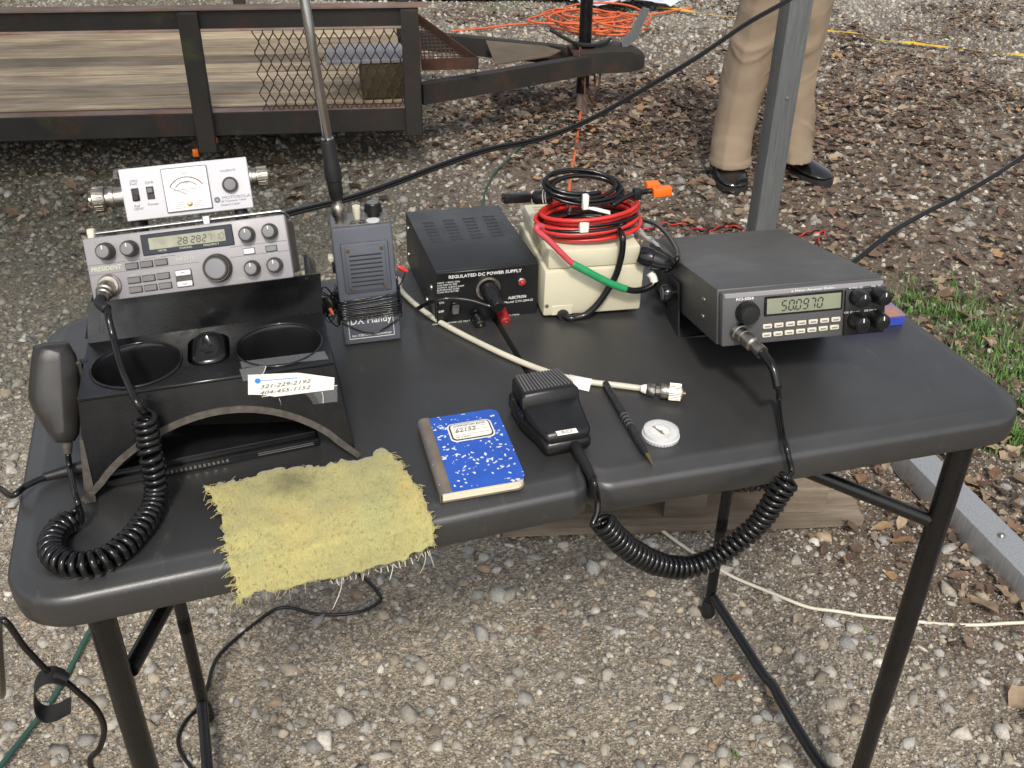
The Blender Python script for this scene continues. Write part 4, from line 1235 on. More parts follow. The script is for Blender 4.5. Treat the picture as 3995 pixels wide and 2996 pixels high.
# ---- white coax with plug
cp_pts = [Vector((.40, .60, deck(.40) - .20)), Vector((.405, .545, deck(.4) - .02))] + [on_deck(u, v_, .0038) for u, v_ in ((1548, 1085), (1562, 1128), (1600, 1170), (1660, 1218), (1720, 1258), (1800, 1302), (1900, 1352), (2000, 1398), (2100, 1438), (2200, 1470), (2300, 1490), (2400, 1502), (2480, 1512), (2520, 1518))]
coax = thing('coax_cable', 'cream coaxial cable curving across the table with a nickel screw plug', 'cable', cp_pts[5])
o5 = cp_pts[5]
MB().tube([p - o5 for p in smooth_path(cp_pts, 8)], .0034, 10).build('cable_jacket', K['white_cord'], coax, 180)
q0, q1 = on_deck(2515, 1517, .0085), on_deck(2664, 1533, .0095)
dd = (q1 - q0); LM = dd.length; PMx = frame_axis(q0 - o5, dd)
MB().lathe([(.0036, -.004), (.0052, .0), (.0052, .003)], 16, PMx).build('strain_relief', K['white_paper'], coax)
pl = MB().lathe([(.0058, .002), (.0072, .004), (.0072, .011), (.0052, .012), (.0052, .017)], 8, PMx).build('plug_body', K['nickel'], coax)
MB().lathe([(.0060, .0165), (.0084, .0170), (.0088, .0185), (.0088, .0230), (.0082, .0235), (.0082, .0245), (.0090, .0250), (.0090, LM - .001), (.0084, LM)], 28, PMx).build('coupling_ring', K['nickel'], pl)
kn = MB()
for i in range(28):
    a = 2 * math.pi * i / 28; kn.tube([PMx @ Vector((.0090 * math.cos(a), .0090 * math.sin(a), z)) for z in (.026, LM - .002)], .0004, 4)
kn.build('knurling', K['nickel'], pl, 0)
MB().lathe([(.0018, LM - .002), (.0018, LM + .003)], 8, PMx).build('pin', K['brass'], pl)
fl = [on_deck(u, v_, h_) - o5 for u, v_, h_ in ((2222, 1462, .0045), (2308, 1480, .0045), (2298, 1528, .0008), (2212, 1508, .0008))]
mb = MB(); mb.add(fl + [p + Vector((0, 0, .0006)) for p in fl], [(0, 1, 2, 3), (7, 6, 5, 4), (0, 4, 5, 1), (1, 5, 6, 2), (2, 6, 7, 3), (3, 7, 4, 0)]); mb.build('paper_flag', K['white_paper'], coax, 0)
i0 = 9; MB().tube([on_deck(u, v_, .0038) - o5 for u, v_ in ((2222, 1474), (2265, 1484), (2308, 1491))], .0039, 10).build('tape_wrap', K['white_paper'], coax, 180)

# ---- frayed yellow cloth
outl_top = [(800, 1925), (880, 1905), (1000, 1868), (1150, 1840), (1280, 1836), (1400, 1820), (1507, 1765)]
outl_bot = [(925, 2372), (1010, 2335), (1120, 2310), (1270, 2272), (1420, 2240), (1560, 2195), (1690, 2145)]
outl_left = [(800, 1925), (850, 1985), (872, 2060), (885, 2150), (905, 2230), (925, 2300), (925, 2372)]
outl_right = [(1507, 1765), (1560, 1830), (1620, 1905), (1655, 1965), (1685, 2040), (1692, 2100), (1690, 2145)]
def poly_at(P, t):
    L = len(P) - 1; i = min(int(t * L), L - 1); f = t * L - i
    return (P[i][0] * (1 - f) + P[i + 1][0] * f, P[i][1] * (1 - f) + P[i + 1][1] * f)
def coons(s_, t_):
    a, b_, c_, d_ = poly_at(outl_top, s_), poly_at(outl_bot, s_), poly_at(outl_left, t_), poly_at(outl_right, t_)
    P00, P10, P01, P11 = outl_top[0], outl_top[-1], outl_bot[0], outl_bot[-1]
    return tuple((1 - t_) * a[i] + t_ * b_[i] + (1 - s_) * c_[i] + s_ * d_[i] - ((1 - s_) * (1 - t_) * P00[i] + s_ * (1 - t_) * P10[i] + (1 - s_) * t_ * P01[i] + s_ * t_ * P11[i]) for i in (0, 1))
def drape(u, v_, h=.0035):
    p = on_deck(u, v_, h)
    if p.y > .022: return p
    ed = deck(p.x) - CH
    n1 = Vector((0, -.3, 1)).normalized()
    q = onpl(u, v_, (0, .0, ed + h), n1)
    if q.y > -.004: return q if q.z < p.z else p
    n2 = Vector((0, -1, .38)).normalized()
    return onpl(u, v_, (0, -.004, ed + h), n2)
NSx, NTy = 66, 44
grid = []
for j in range(NTy + 1):
    row = []
    for i in range(NSx + 1):
        s_, t_ = i / NSx, j / NTy
        edge = min(s_, 1 - s_, t_, 1 - t_)
        u, v_ = coons(s_, t_)
        jag = max(0, 1 - edge * 18)
        u += jag * (vnoise(np.array([j * .9 + 3]), np.array([i * .9]), 61)[0] - .5) * 22; v_ += jag * (vnoise(np.array([i * .8 + 7]), np.array([j * .8]), 62)[0] - .5) * 20
        p = drape(u, v_, .004)
        wv = (vnoise(np.array([s_ * 7 + t_ * 2]), np.array([t_ * 5]), 63)[0]) * .0055 + (vnoise(np.array([s_ * 20]), np.array([t_ * 14]), 64)[0]) * .0018
        p.z += wv * (1.3 - .5 * edge)
        row.append(p)
    grid.append(row)
cloth = thing('cloth', 'frayed yellow-green woven cloth draped over the front edge of the table', 'cloth', grid[10][20])
c0 = grid[10][20]
m, nt, b = nodes_of('yellow_terry_cloth')
v = objco(nt)
wa = noise(nt, 1.0, 3, .6, objco(nt, (900, 260, 300)), .3)
wb = noise(nt, 1.0, 3, .6, objco(nt, (260, 900, 300)), .3)
c = ramp(nt, noise(nt, 11, 5, .6, v, .4), [(.25, (.34, .32, .14)), (.5, (.41, .37, .15)), (.75, (.49, .39, .14))])
c = mixcol(nt, ramp(nt, noise(nt, 7, 4, .6, objco(nt, (2.2, .9, 1))), [(.57, 0.0), (.70, .5)]), c, (.32, .33, .15))
c = mixcol(nt, 1.0, c, ramp(nt, wa, [(.25, .80), (.7, 1.10)]), 'MULTIPLY')
c = mixcol(nt, 1.0, c, ramp(nt, wb, [(.25, .86), (.7, 1.06)]), 'MULTIPLY')
vm = nt.nodes.new('ShaderNodeVectorMath'); vm.operation = 'DISTANCE'
sp0 = drape(1135, 1915) - c0
vm.inputs[1].default_value = sp0; nt.links.new(v, vm.inputs[0])
st_ = nt.nodes.new('ShaderNodeMath'); st_.operation = 'ADD'; nt.links.new(vm.outputs['Value'], st_.inputs[0])
n9 = noise(nt, 55, 5, .7, v); sc9 = nt.nodes.new('ShaderNodeMath'); sc9.operation = 'MULTIPLY'; sc9.inputs[1].default_value = .05; nt.links.new(n9, sc9.inputs[0]); nt.links.new(sc9.outputs[0], st_.inputs[1])
c = mixcol(nt, ramp(nt, st_.outputs[0], [(.030, .75), (.055, 0.0)]), c, (.10, .085, .03))
nt.links.new(c, b.inputs['Base Color']); b.inputs['Roughness'].default_value = .95
b.inputs['Sheen Weight'].default_value = .25
nt.links.new(bump(nt, wa, .8, .0012), b.inputs['Normal'])
M_cloth = m
mb = MB(); mb.rings([[p - c0 for p in r] for r in grid], False, False, closed=False)
cl = mb.build('weave', M_cloth, cloth, 180)
sol = cl.modifiers.new('thickness', 'SOLIDIFY'); sol.thickness = .0018; sol.offset = 1
# loose threads along the edges, and pile over the face
fr = MB()
def thread(p, d, L, r_=.00042, hang=.3, n=6):
    pts = [p.copy()]; q = p.copy(); dd = d.normalized(); cv_ = Vector((random.uniform(-1, 1), random.uniform(-1, 1), random.uniform(-.2, .35))) * random.uniform(.1, .9)
    for i in range(n):
        dd = (dd + cv_ * .35 + Vector((0, 0, -hang * .4))).normalized(); q = q + dd * L / n
        zmin = deck(q.x) - CH + .0012 if q.y > -.0005 else -1
        if q.y > .02: zmin += CH
        if q.z < zmin: q.z = zmin
        pts.append(q.copy())
    fr.tube([x - c0 for x in pts], r_, 4)
edges = [(grid[0], grid[1]), (grid[-1], grid[-2]), ([r[0] for r in grid], [r[1] for r in grid]), ([r[-1] for r in grid], [r[-2] for r in grid])]
for (E_, I_), cnt in zip(edges, (90, 60, 130, 60)):
    for _ in range(cnt):
        i = random.uniform(0, len(E_) - 1.01); k0 = int(i); f = i - k0
        p = E_[k0].lerp(E_[k0 + 1], f); q = I_[k0].lerp(I_[k0 + 1], f)
        thread(p.lerp(q, random.uniform(0, .6)), (p - q) + Vector((random.uniform(-.3, .3), random.uniform(-.3, .3), 0)) * .002, random.choice((.003, .004, .005, .007, .011)) * random.uniform(.6, 1.2), random.uniform(.00025, .0004))
stuff(fr.build('fringe', M_cloth, cloth, 180))
wt = MB(); fr_old = fr; fr = wt
for s_ in np.linspace(.52, .97, 17):
    u, v_ = coons(s_, .985); p = drape(u, v_, .0065)
    thread(p, Vector((random.uniform(-.3, .6), -.5, -.5)), random.uniform(.003, .007), .00045, .3)
for s_, L in ((.57, .030), (.80, .014), (.96, .030), (.98, .02)):
    u, v_ = coons(s_, .99); thread(drape(u, v_, .005), Vector((.1, -.4, -.8)), L, .00045, .9, 10)
stuff(wt.build('white_threads', K['white_cord'], cloth, 180)); fr = fr_old
pile = MB(); fr = pile
for _ in range(700):
    j, i = random.randrange(1, NTy), random.randrange(1, NSx)
    p = grid[j][i].lerp(grid[j][i + 1 if i < NSx else i], random.random()) + Vector((random.uniform(-.001, .001), random.uniform(-.001, .001), .0014))
    a = random.uniform(0, 6.28); q = p + Vector((math.cos(a), math.sin(a), .15)) * random.uniform(.002, .0045); mid = (p + q) / 2 + Vector((0, 0, .0014))
    pile.tube([x - c0 for x in (p, mid, q)], .00032, 3, cap=False)
stuff(pile.build('pile', M_cloth, cloth, 180)); fr = fr_old

# ---- handheld microphone on the deck
def mic_body(parent, Wd, Ld, m_, slats=True):
    """mic lying on its back: x across, y from cable end (0) to head (Ld), z up"""
    def ring(y, w0, z0, z1, bev):
        w_ = w0 / 2
        return [(-w_ + bev, y, z0), (w_ - bev, y, z0), (w_, y, z0 + bev), (w_, y, z1 - bev), (w_ - bev, y, z1), (-w_ + bev, y, z1), (-w_, y, z1 - bev), (-w_, y, z0 + bev)]
    base = MB()
    st = [(.0, .70, .004, .012, .003), (.003, .76, .001, .016, .004), (.02, .80, 0, .018, .004), (Ld * .45, .98, 0, .020, .004), (Ld * .60, 1.0, 0, .020, .004), (Ld * .97, .92, 0, .020, .004), (Ld, .86, .002, .018, .004)]
    base.rings([ring(y, Wd * w_, z0, z1, bv) for y, w_, z0, z1, bv in st])
    bd = base.build('lower_shell', K[m_], parent, 50)
    top = MB()
    st = [(.0015, .68, .0150, .0225, .003), (.006, .76, .0150, .0260, .003), (Ld * .44, .93, .0150, .0285, .003), (Ld * .50, .95, .0150, .0300, .003), (Ld * .525, .95, .0150, .0400, .004), (Ld * .55, .95, .0150, .0425, .004), (Ld * .96, .82, .0150, .0380, .004), (Ld * .985, .78, .0150, .033, .004)]
    top.rings([ring(y, Wd * w_, z0, z1, bv) for y, w_, z0, z1, bv in st])
    up = top.build('upper_shell', K[m_], parent, 50)
    if slats:
        sl_ = Matrix.Translation((0, Ld * .565, .0427)) @ Matrix.Rotation(-math.atan2(.0045, Ld * .41), 4, 'X')
        MB().prism([(-Wd * .41, 0), (Wd * .41, 0), (Wd * .36, Ld * .385), (-Wd * .36, Ld * .385)], -.0010, .0002, sl_).build('grille', K['handy_dark'], up, 0)
        for i in range(15):
            f = i / 14 - .5; mb = MB(); mb.tube([sl_ @ Vector((Wd * .80 * f, .002, .0006)), sl_ @ Vector((Wd * .70 * f, Ld * .382, .0006))], Wd * .016, 6)
            mb.build('slat', K['silver_dark'], up, 60)
    MB().rbox(-Wd * .53, -Wd * .47, Ld * .46, Ld * .80, .008, .024, .003, 2).build('talk_bar', K['plastic_gloss'], parent)
    return bd, up
h0 = on_deck(2226, 1752, .010); h1 = on_deck(2040, 1472, .010)
dm_ = h1 - h0; myaw = math.atan2(dm_.y, dm_.x) - math.pi / 2; ML = .098
mo = Vector((h0.x, h0.y, deck(h0.x) + .0008)) + Vector((dm_.x, dm_.y, 0)).normalized() * .004
mic = thing('hand_microphone', 'black hand microphone with ribbed grille lying beside the blue notebook', 'microphone', mo, (0, 0, myaw))
MFr = Fr(mo, (0, 0, myaw))
bd, up = mic_body(mic, .063, ML, 'plastic_black')
pb0 = MFr.hit(*cM(712, 845), 2, .028)
pbn = MB().rbox(-.0105, .0105, -.0035, .0035, 0, .0007, .0003, 1).build('name_plate', K['white_paper'], up, 30, (pb0.x + .001, pb0.y, .0272)); pbn.rotation_euler = (rad(3), 0, rad(-2))
text('RCI', .0045, K['ink_grey'], pbn, (0, -.0022, .0008), (0, 0, 0), 'CENTER', sx=1.15)
e0 = MFr.w((.006, .0, .010)); e1 = on_deck(2312, 1866, .012)
sr = [MFr.l(p) for p in (e0, e0.lerp(e1, .5), e1)]
MB().tube(smooth_path(sr, 5), [.0052] * 4 + [.0048] * 4 + [.0042] * 3, 10).build('strain_relief', K['rubber'], mic, 60)
lead = [e1] + [on_deck(2322, 1895, .008), ony(2332, 1945, -.010), ony(2330, 2000, -.016), ony(2312, 2050, -.022), ony(2345, 2042, -.026)]
MB().tube([MFr.l(p) for p in smooth_path(lead, 8)], .0030, 9).build('cord', K['cord'], mic, 180)
cpth = [ony(*cX(a, b_), -.026) for a, b_ in ((798, 412), (835, 455), (900, 520), (980, 575), (1080, 618), (1200, 632), (1310, 598), (1420, 528), (1530, 438), (1600, 345), (1645, 272), (1700, 205))]
cpt = smooth_path(cpth, 14)
cp2 = coil_path(cpt, .0094, .0068, 14)
MB().tube([MFr.l(p) for p in cp2], .0029, 7).build('coiled_cord', K['cord'], mic, 180)
rp0 = [cp2[-1], ony(3088, 1842, -.014), ony(3076, 1780, -.006), on_deck(3066, 1735, .008), on_deck(3052, 1660, .008), on_deck(3040, 1560, .014), on_deck(3028, 1450, .030), on_deck(3010, 1400, .038)]
# ---- wide black transceiver (right)
RO, RR = Vector((.6995, .1238, .7950)), (-.2327, -.0397, -.1652)
RW, RD, RH = .178, .2757, .0603
rad_r = thing('transceiver', 'wide dark grey transceiver with 500970 on its display tilted up at the right', 'radio', RO, RR)
RF = Fr(RO, RR)
MB().rbox(0, RW, .0, RD, 0, RH, .0022, 2).build('cover', K['lid_dark'], rad_r)
FY = -.012
fp = MB().rbox(.002, RW - .002, FY, -.0005, .001, RH - .0015, .0025, 2).build('faceplate', K['face_grey'], rad_r)
MB().rbox(.004, RW - .004, FY - .0012, FY - .0001, RH - .0075, RH - .0025, .0006, 1).build('trim_strip', K['silver'], fp)
text('6 Meter Amateur Radio', .0026, K['white_print'], fp, (RW * .55, FY - .0014, RH - .0063), align='CENTER', width=.046)
def rf(a, b_, y=FY): 
    q = RF.hit(*cB(a, b_), 1, y); return q.x, q.z
x0, z1 = rf(1085, 668); x1, _ = rf(1625, 605); _, z0 = rf(1085, 805)
zc = sum(rf(a, b_)[1] for a, b_ in ((1085, 668), (1630, 605), (1085, 805), (1630, 735))) / 4; hh = .0165
bz = MB().rbox(x0 - .002, x1 + .002, FY - .0016, FY - .0001, zc - hh / 2 - .0022, zc + hh / 2 + .0022, .0007, 1).build('display_bezel', K['plastic_gloss'], fp)
lc = MB().rbox(x0 + .0005, x1 - .0005, FY - .0022, FY - .0017, zc - hh / 2, zc + hh / 2, .0002, 1).build('display', K['lcd'], fp)
dx0 = rf(1190, 700)[0]; dx1 = rf(1500, 650)[0]; dw = (dx1 - dx0) / 6
for i, ch_ in enumerate('500970'):
    seg_digit(ch_, dw * .62, hh * .62, .0014, .14).build('digit', K['lcd_ink'], lc, 0, (dx0 + i * dw, FY - .0023, zc - hh * .33))
seg_digit('.', dw * .62, hh * .62, .0014).build('digit', K['lcd_ink'], lc, 0, (dx0 + 2 * dw - .0012, FY - .0023, zc - hh * .30))
for a, b_ in [(1092 + i * 82, 870 - i * 8.4) for i in range(7)] + [(1087 + i * 81, 932 - i * 9.3) for i in range(7)]:
    x, z = rf(a, b_)
    kb = MB().rbox(x - .0050, x + .0050, FY - .0020, FY - .0001, z - .0026, z + .0026, .0007, 1).build('button', K['white_cord'], fp)
    MB().box(x - .003, x + .003, FY - .0023, FY - .0021, z - .0008, z + .0008).build('legend', K['ink_grey'], kb, 0)
text('RCI-5054', .0030, K['white_print'], fp, (*rf(868, 688)[:1], FY - .0003, rf(868, 688)[1]), width=.0185, bold=.0001)
x, z = rf(950, 775); knob(fp, x - .001, z + .001, .0118, .012, FY, 'plastic_black', 'plastic_black', 30, mark=False)
# control block at the right end
x0, _ = rf(1650, 600); cb = MB().rbox(x0, RW - .001, FY - .0035, FY - .0001, .002, RH - .009, .0012, 2).build('control_block', K['plastic_black'], fp)
for a, b_, r_ in ((1760, 670, .0098), (1910, 655, .0098), (1750, 840, .0102), (1895, 825, .0102)):
    x, z = rf(a, b_, FY - .010); knob(cb, min(x, RW - .007), z, r_ * .93, .017, FY - .0036, 'plastic_black', 'plastic_gloss', 0)
for s_, a, b_ in (('RF PWR MIC', 1680, 605), ('VOL  SQ', 1840, 590), ('CLR  RF GAIN', 1645, 780), ('LSB CW PA', 1790, 765)):
    x, z = rf(a, b_, FY - .0036); text(s_, .0020, K['white_print'], cb, (x, FY - .0038, z))
# mic plug
x, z = rf(880, 905); ax = Vector((.35, -1, -.36)).normalized(); MP = frame_axis((x, FY, z), ax)
mp_ = MB().lathe([(.0092, 0), (.0092, .004), (.0078, .005), (.0078, .012), (.0070, .0125), (.0070, .016), (.0082, .017), (.0082, .026), (.0060, .028), (.0060, .034), (.0068, .035), (.0068, .042)], 24, MP).build('mic_plug', K['nickel'], rad_r)
pend = RF.w(MP @ Vector((0, 0, .042))); pdir = RF.R @ ax
b1 = pend + pdir * .018 + Vector((0, 0, -.006)); b2 = pend + pdir * .030 + Vector((0, 0, -.022))
MB().tube([RF.l(p) for p in smooth_path([pend - pdir * .003, b1, b2], 5)], .0046, 10).build('plug_boot', K['cord'], mp_, 180)
rp1 = [p for p in rp0[:-2]] + [b2.lerp(on_deck(3040, 1540, .012), .5), b2]
MB().tube([MFr.l(p) for p in smooth_path(rp1, 8)], .0030, 9).build('cord', K['cord'], mic, 180)
# side screws, thumb screw, bracket
for a, b_ in ((640, 680), (632, 800)):
    q = RF.hit(*cB(a, b_), 0, 0.0); sc = Matrix.Translation((0, q.y, q.z)) @ Matrix.Rotation(-math.pi / 2, 4, 'Y')
    MB().lathe([(.0034, 0), (.0034, .001), (.0016, .0020)], 14, sc).build('screw', K['nickel'], rad_r)
br = MB()
q = RF.hit(*cB(430, 640), 0, -.004)
by, bz_ = min(q.y, .16), max(.022, min(q.z, .045))
br.box(-.0050, -.0030, by - .016, by + .030, -.028, bz_ + .016)
br.box(-.0050, RW + .005, by - .016, by + .030, -.0300, -.0282)
br.box(RW + .003, RW + .005, by - .016, by + .030, -.028, bz_ + .016)
bro = br.build('mounting_bracket', K['plastic_black'], rad_r)
sc = Matrix.Translation((-.005, by + .004, bz_)) @ Matrix.Rotation(-math.pi / 2, 4, 'Y')
MB().lathe([(.0040, 0), (.0040, .003), (.0100, .0035), (.0104, .005), (.0100, .0125), (.0092, .0135)], 24, sc).build('thumb_screw', K['plastic_gloss'], bro)
MB().lathe([(.0082, .0136), (.0080, .0140)], 20, sc).build('screw_face', K['silver_dark'], bro)
MB().box(-.0195, -.0191, by + .0033, by + .0047, bz_ - .007, bz_ + .007).build('slot', K['ink'], bro, 0)
for xx in (.02, RW - .02): MB().lathe([(.006, 0), (.006, .004)], 12, Matrix.Translation((xx, RD - .02, -.004))).build('rubber_foot', K['rubber'], rad_r)

# ---- blue and orange card box under the right end of the radio
bx0 = on_deck(3524, 1268, 0)
bb = thing('card_box', 'small flat blue and orange card box lying by the right end of the wide radio', 'box', (bx0.x, bx0.y, deck(bx0.x)), (0, TILT, rad(-4)))
MB().rbox(-.075, 0, 0, .055, 0, .0115, .0008, 1).build('tray', K['blue_print'], bb)
MB().rbox(-.0745, -.0005, .0005, .0545, .0117, .0150, .0006, 1).build('lid', K['orange_print'], bb)
MB().lathe([(.009, .0152), (.010, .018), (.009, .021), (.005, .023)], 20, Matrix.Translation((-.034, .030, 0))).build('round_cap', K['white_paper'], bb)

# ---- black regulated power supply
PO, PR = Vector((.4469, .3395, .7420)), (0, 0.0207, -.0195)
PW, PD, PH = .126, .1839, .0704
ps = thing('power_supply', 'black box power supply with slotted lid and white front lettering', 'power supply', PO, PR)
PF = Fr(PO, PR)
MB().rbox(0, PW, .003, PD, 0, PH, .002, 2).build('case', K['psu'], ps)
pf = MB().rbox(.001, PW - .001, -.0015, .0026, .001, PH - .0015, .0008, 1).build('front_panel', K['plastic_black'], ps)
for xx in (.012, PW - .012):
    for yy in (.014, PD - .014): MB().lathe([(.006, 0), (.006, .005)], 12, Matrix.Translation((xx, yy, -.0048))).build('rubber_foot', K['rubber'], ps)
for a, b_ in ((705, 270), (830, 255), (955, 243), (1080, 230)):
    for r_ in range(7):
        q0 = PF.hit(*cC(a + r_ * 9.6, b_ + r_ * 19.5), 2, PH); q1 = PF.hit(*cC(a + 72 + r_ * 9.6, b_ - 6 + r_ * 19.5), 2, PH)
        mb = MB(); mb.rbox(q0.x, q1.x, q0.y - .0013, q0.y + .0013, PH - .0006, PH + .00045, .0003, 1); mb.build('vent_slot', K['ink'], ps, 0)
def pfh(a, b_): 
    q = PF.hit(*cC(a, b_), 1, -.0015); return q.x, q.z
TY = -.0017
x, z = pfh(868, 612); x2, _ = pfh(1318, 565)
text('REGULATED DC POWER SUPPLY', .0040, K['white_print'], pf, (x, TY, z), width=x2 - x, bold=.0001)
for s_, a, b_ in (('INPUT 115VAC 60Hz', 798, 645), ('FUSE PROTECTED', 798, 660), ('OUTPUT 13.8VDC 4AMP', 798, 675), ('ELECTRONIC OVER', 798, 689), ('LOAD PROTECTED', 798, 703)):
    x, z = pfh(a, b_); text(s_, .0019, K['white_print'], pf, (x, TY, z), sx=1.15)
x, z = pfh(1236, 738); text('ALECTRON', .0036, K['white_print'], pf, (x, TY, z), width=.0225, bold=.0001)
x, z = pfh(1210, 765); text('Model CW-204-D', .0030, K['white_print'], pf, (x, TY, z), width=.036)
x, z = pfh(810, 768); text('ON', .0028, K['white_print'], pf, (x, TY, z)); x, z = pfh(806, 822); text('OFF', .0028, K['white_print'], pf, (x, TY, z), bold=.0001)
x, z = pfh(820, 893); text('CAUTION INDOOR USE ONLY', .0020, K['white_print'], pf, (x - .010, TY, z), width=.046); x, z = pfh(1240, 843); text('IN CHINA', .0022, K['white_print'], pf, (x, TY, z))
x, z = pfh(908, 790); sw_ = MB().rbox(x - .0055, x + .0055, -.0045, -.0016, z - .008, z + .008, .001, 1).build('switch_frame', K['plastic_gloss'], pf)
sw = MB().rbox(-.0042, .0042, -.0035, 0, -.0066, .0066, .001, 1).build('rocker', K['silver_dark'], sw_, 40, (x, -.0042, z)); sw.rotation_euler = (rad(10), 0, 0)
x, z = pfh(1318, 628); MB().lathe([(.0052, 0), (.0050, .002), (.0036, .003)], 18, Matrix.Translation((x, TY, z)) @ RX).build('lamp_bezel', K['nickel'], pf)
MB().lathe([(.0034, .0025), (.0030, .0055), (.0014, .0068)], 16, Matrix.Translation((x, TY, z)) @ RX).build('lamp', K['red_led'], pf)
sx_, sz_ = pfh(1110, 668)
MB().lathe([(.0145, 0), (.0150, .001), (.0150, .003), (.0125, .0036), (.0120, .0008), (.004, .0006)], 32, Matrix.Translation((sx_, TY, sz_)) @ RX).build('socket_ring', K['nickel'], pf)
for a, b_, m_ in ((1035, 850, 'plastic_gloss'), (1190, 830, 'red_plastic')):
    x, z = pfh(a, b_ - 22); ax = Vector((.06, -1, -.25)).normalized(); BM = frame_axis((x, TY, z), ax)
    mb = MB(); mb.lathe([(.0070, 0), (.0070, .003), (.0042, .0035), (.0042, .006), (.0066, .0065), (.0072, .012), (.0066, .020), (.0050, .0215)], 12, BM); bpst = mb.build('binding_post', K[m_], pf, 30)
    MB().lathe([(.0020, .0212), (.0016, .0222)], 10, BM).build('post_tip', K['brass'], bpst)
for a, b_ in ((765, 665), (740, 795)):
    q = PF.hit(*cC(a, b_), 0, 0.0); yy = min(max(q.y, .012), PD - .02); zz = min(max(q.z, .01), PH - .01)
    MB().lathe([(.0036, 0), (.0032, .0015), (.0012, .0024)], 14, Matrix.Translation((0, yy, zz)) @ Matrix.Rotation(-math.pi / 2, 4, 'Y')).build('screw', K['nickel'], ps)
for zz in (.018, .055): MB().lathe([(.0036, 0), (.0032, .0015), (.0012, .0024)], 14, Matrix.Translation((0, PD - .018, zz)) @ Matrix.Rotation(-math.pi / 2, 4, 'Y')).build('screw', K['nickel'], ps)
# plug pushed into its socket, with a lead running to the left
a0 = PF.w((sx_, TY - .001, sz_)); axw = PF.R @ Vector((.10, -1, -.22)).normalized()
lp = thing('lighter_plug', 'black lighter plug pushed into the front of the slotted power supply', 'plug', a0)
LPm = frame_axis((0, 0, 0), axw)
MB().lathe([(.0105, 0), (.0112, .006), (.0108, .016), (.0096, .026), (.0088, .034), (.0070, .037)], 22, LPm).build('plug_body', K['plastic_gloss'], lp)
e_ = a0 + axw * .036
pp = [e_ - a0] + [PF.w(PF.hit(*cC(a, b_), 1, yv)) - a0 for a, b_, yv in ((1150, 778, -.036), (1120, 780, -.034), (1060, 762, -.030), (1000, 745, -.026), (920, 735, -.022), (850, 735, -.020), (780, 748, -.016), (725, 768, -.010), (690, 790, .0), (665, 800, .03))]
MB().tube(smooth_path([LPm @ Vector((0, 0, .030))] + pp[1:], 6), .0026, 8).build('lead', K['cord'], lp, 180)

# ---- beige two-tier power unit
BO, BR_ = Vector((.5736, .3169, .7470)), (0, .015, -.099)
BW, BD, BH, BH2 = .1223, .150, .0596, .0245
bg = thing('power_unit', 'beige two tier plastic power unit carrying a coil of red and black wire', 'power unit', BO, BR_)
BF = Fr(BO, BR_)
MB().rbox(0, BW, 0, BD, 0, BH, .003, 2).build('lower_case', K['beige'], bg)
up_ = MB().rbox(.004, BW - .006, .003, BD - .002, BH + .0006, BH + BH2, .003, 2).build('upper_case', K['beige'], bg)
MB().box(.012, BW - .008, .009, BD - .006, BH - .001, BH + .0012).build('seam', K['beige_dark'], bg)
for i in range(9): MB().rbox(.0030, .0044, .035 + i * .007, .0395 + i * .007, BH + .004, BH + BH2 - .005, .0004, 1).build('louvre', K['beige_dark'], up_, 30)
for i in range(6): MB().rbox(.014, .060, BD - .018 - i * .009, BD - .0145 - i * .009, BH + BH2 - .0004, BH + BH2 + .0008, .0003, 1).build('vent_slot', K['beige_dark'], up_, 30)
q = BF.hit(*cC(1570, 830), 1, 0.0)
MB().rbox(q.x - .014, q.x + .012, -.0008, .0005, 0.001, q.z + .012, .0004, 1).build('cable_door', K['beige'], bg)
MB().lathe([(.0068, 0), (.0075, .002), (.0060, .006)], 20, Matrix.Translation((q.x, -.0006, q.z)) @ RX).build('grommet', K['rubber'], bg)
MB().rbox(q.x - .006, q.x + .002, -.0012, -.0007, .0012, .006, .0002, 1).build('blue_tab', K['handy'], bg)
q2 = BF.hit(*cC(1425, 815), 1, 0.0)
MB().lathe([(.0024, 0), (.0024, .0006), (.001, .0008)], 12, Matrix.Translation((.004, -.0002, .014)) @ RX).build('screw', K['nickel'], bg)
cb_pts = [Vector((q.x, -.004, q.z)), Vector((q.x + .008, -.010, q.z - .001))] + [BF.hit(*cC(a, b_), 1, -.010) for a, b_ in ((1660, 850), (1720, 830), (1790, 765), (1850, 680), (1900, 590), (1930, 490), (1942, 400), (1945, 350))] + [Vector((.088, .03, BH + BH2 + .018)), Vector((.085, .06, BH + BH2 + .02))]
cb_pts[-3].y = -.004
MB().tube(smooth_path(cb_pts, 6), .0040, 10).build('power_cord', K['cord'], bg, 180)

# ---- coil of red and black wire on the beige unit
wc = BF.w((.062, .044, BH + BH2 + .0015))
coil = thing('wire_coil', 'coil of red and black wire with orange end caps on the beige unit', 'wire', wc, (0, 0, -.099))
def loops(n, r0, z0, z1, ecc, seed, ph=0.0, cx_=0, cy_=0):
    r_ = random.Random(seed); pts = []; N = n * 26
    for i in range(N + 1):
        a = 2 * math.pi * i / 26 + ph; t = i / N; rr_ = r0 * (1 + .07 * math.sin(a * .37 + seed) + .05 * math.sin(a * .9 + seed * 2)) + r_.uniform(-.0006, .0006)
        pts.append(Vector((cx_ + rr_ * math.cos(a) + .004 * math.sin(a * .21 + seed), cy_ + rr_ * ecc * math.sin(a) + .003 * math.cos(a * .17), z0 + (z1 - z0) * t + .0035 * math.sin(a * 1.0 + seed) + .002)))
    return pts
WIRE = (('red_wire', 5, .060, .004, .030, .62, 1), ('red_wire', 3, .054, .018, .036, .66, 2), ('cord', 4, .057, .003, .026, .64, 3), ('cord', 5, .043, .037, .048, .60, 4))
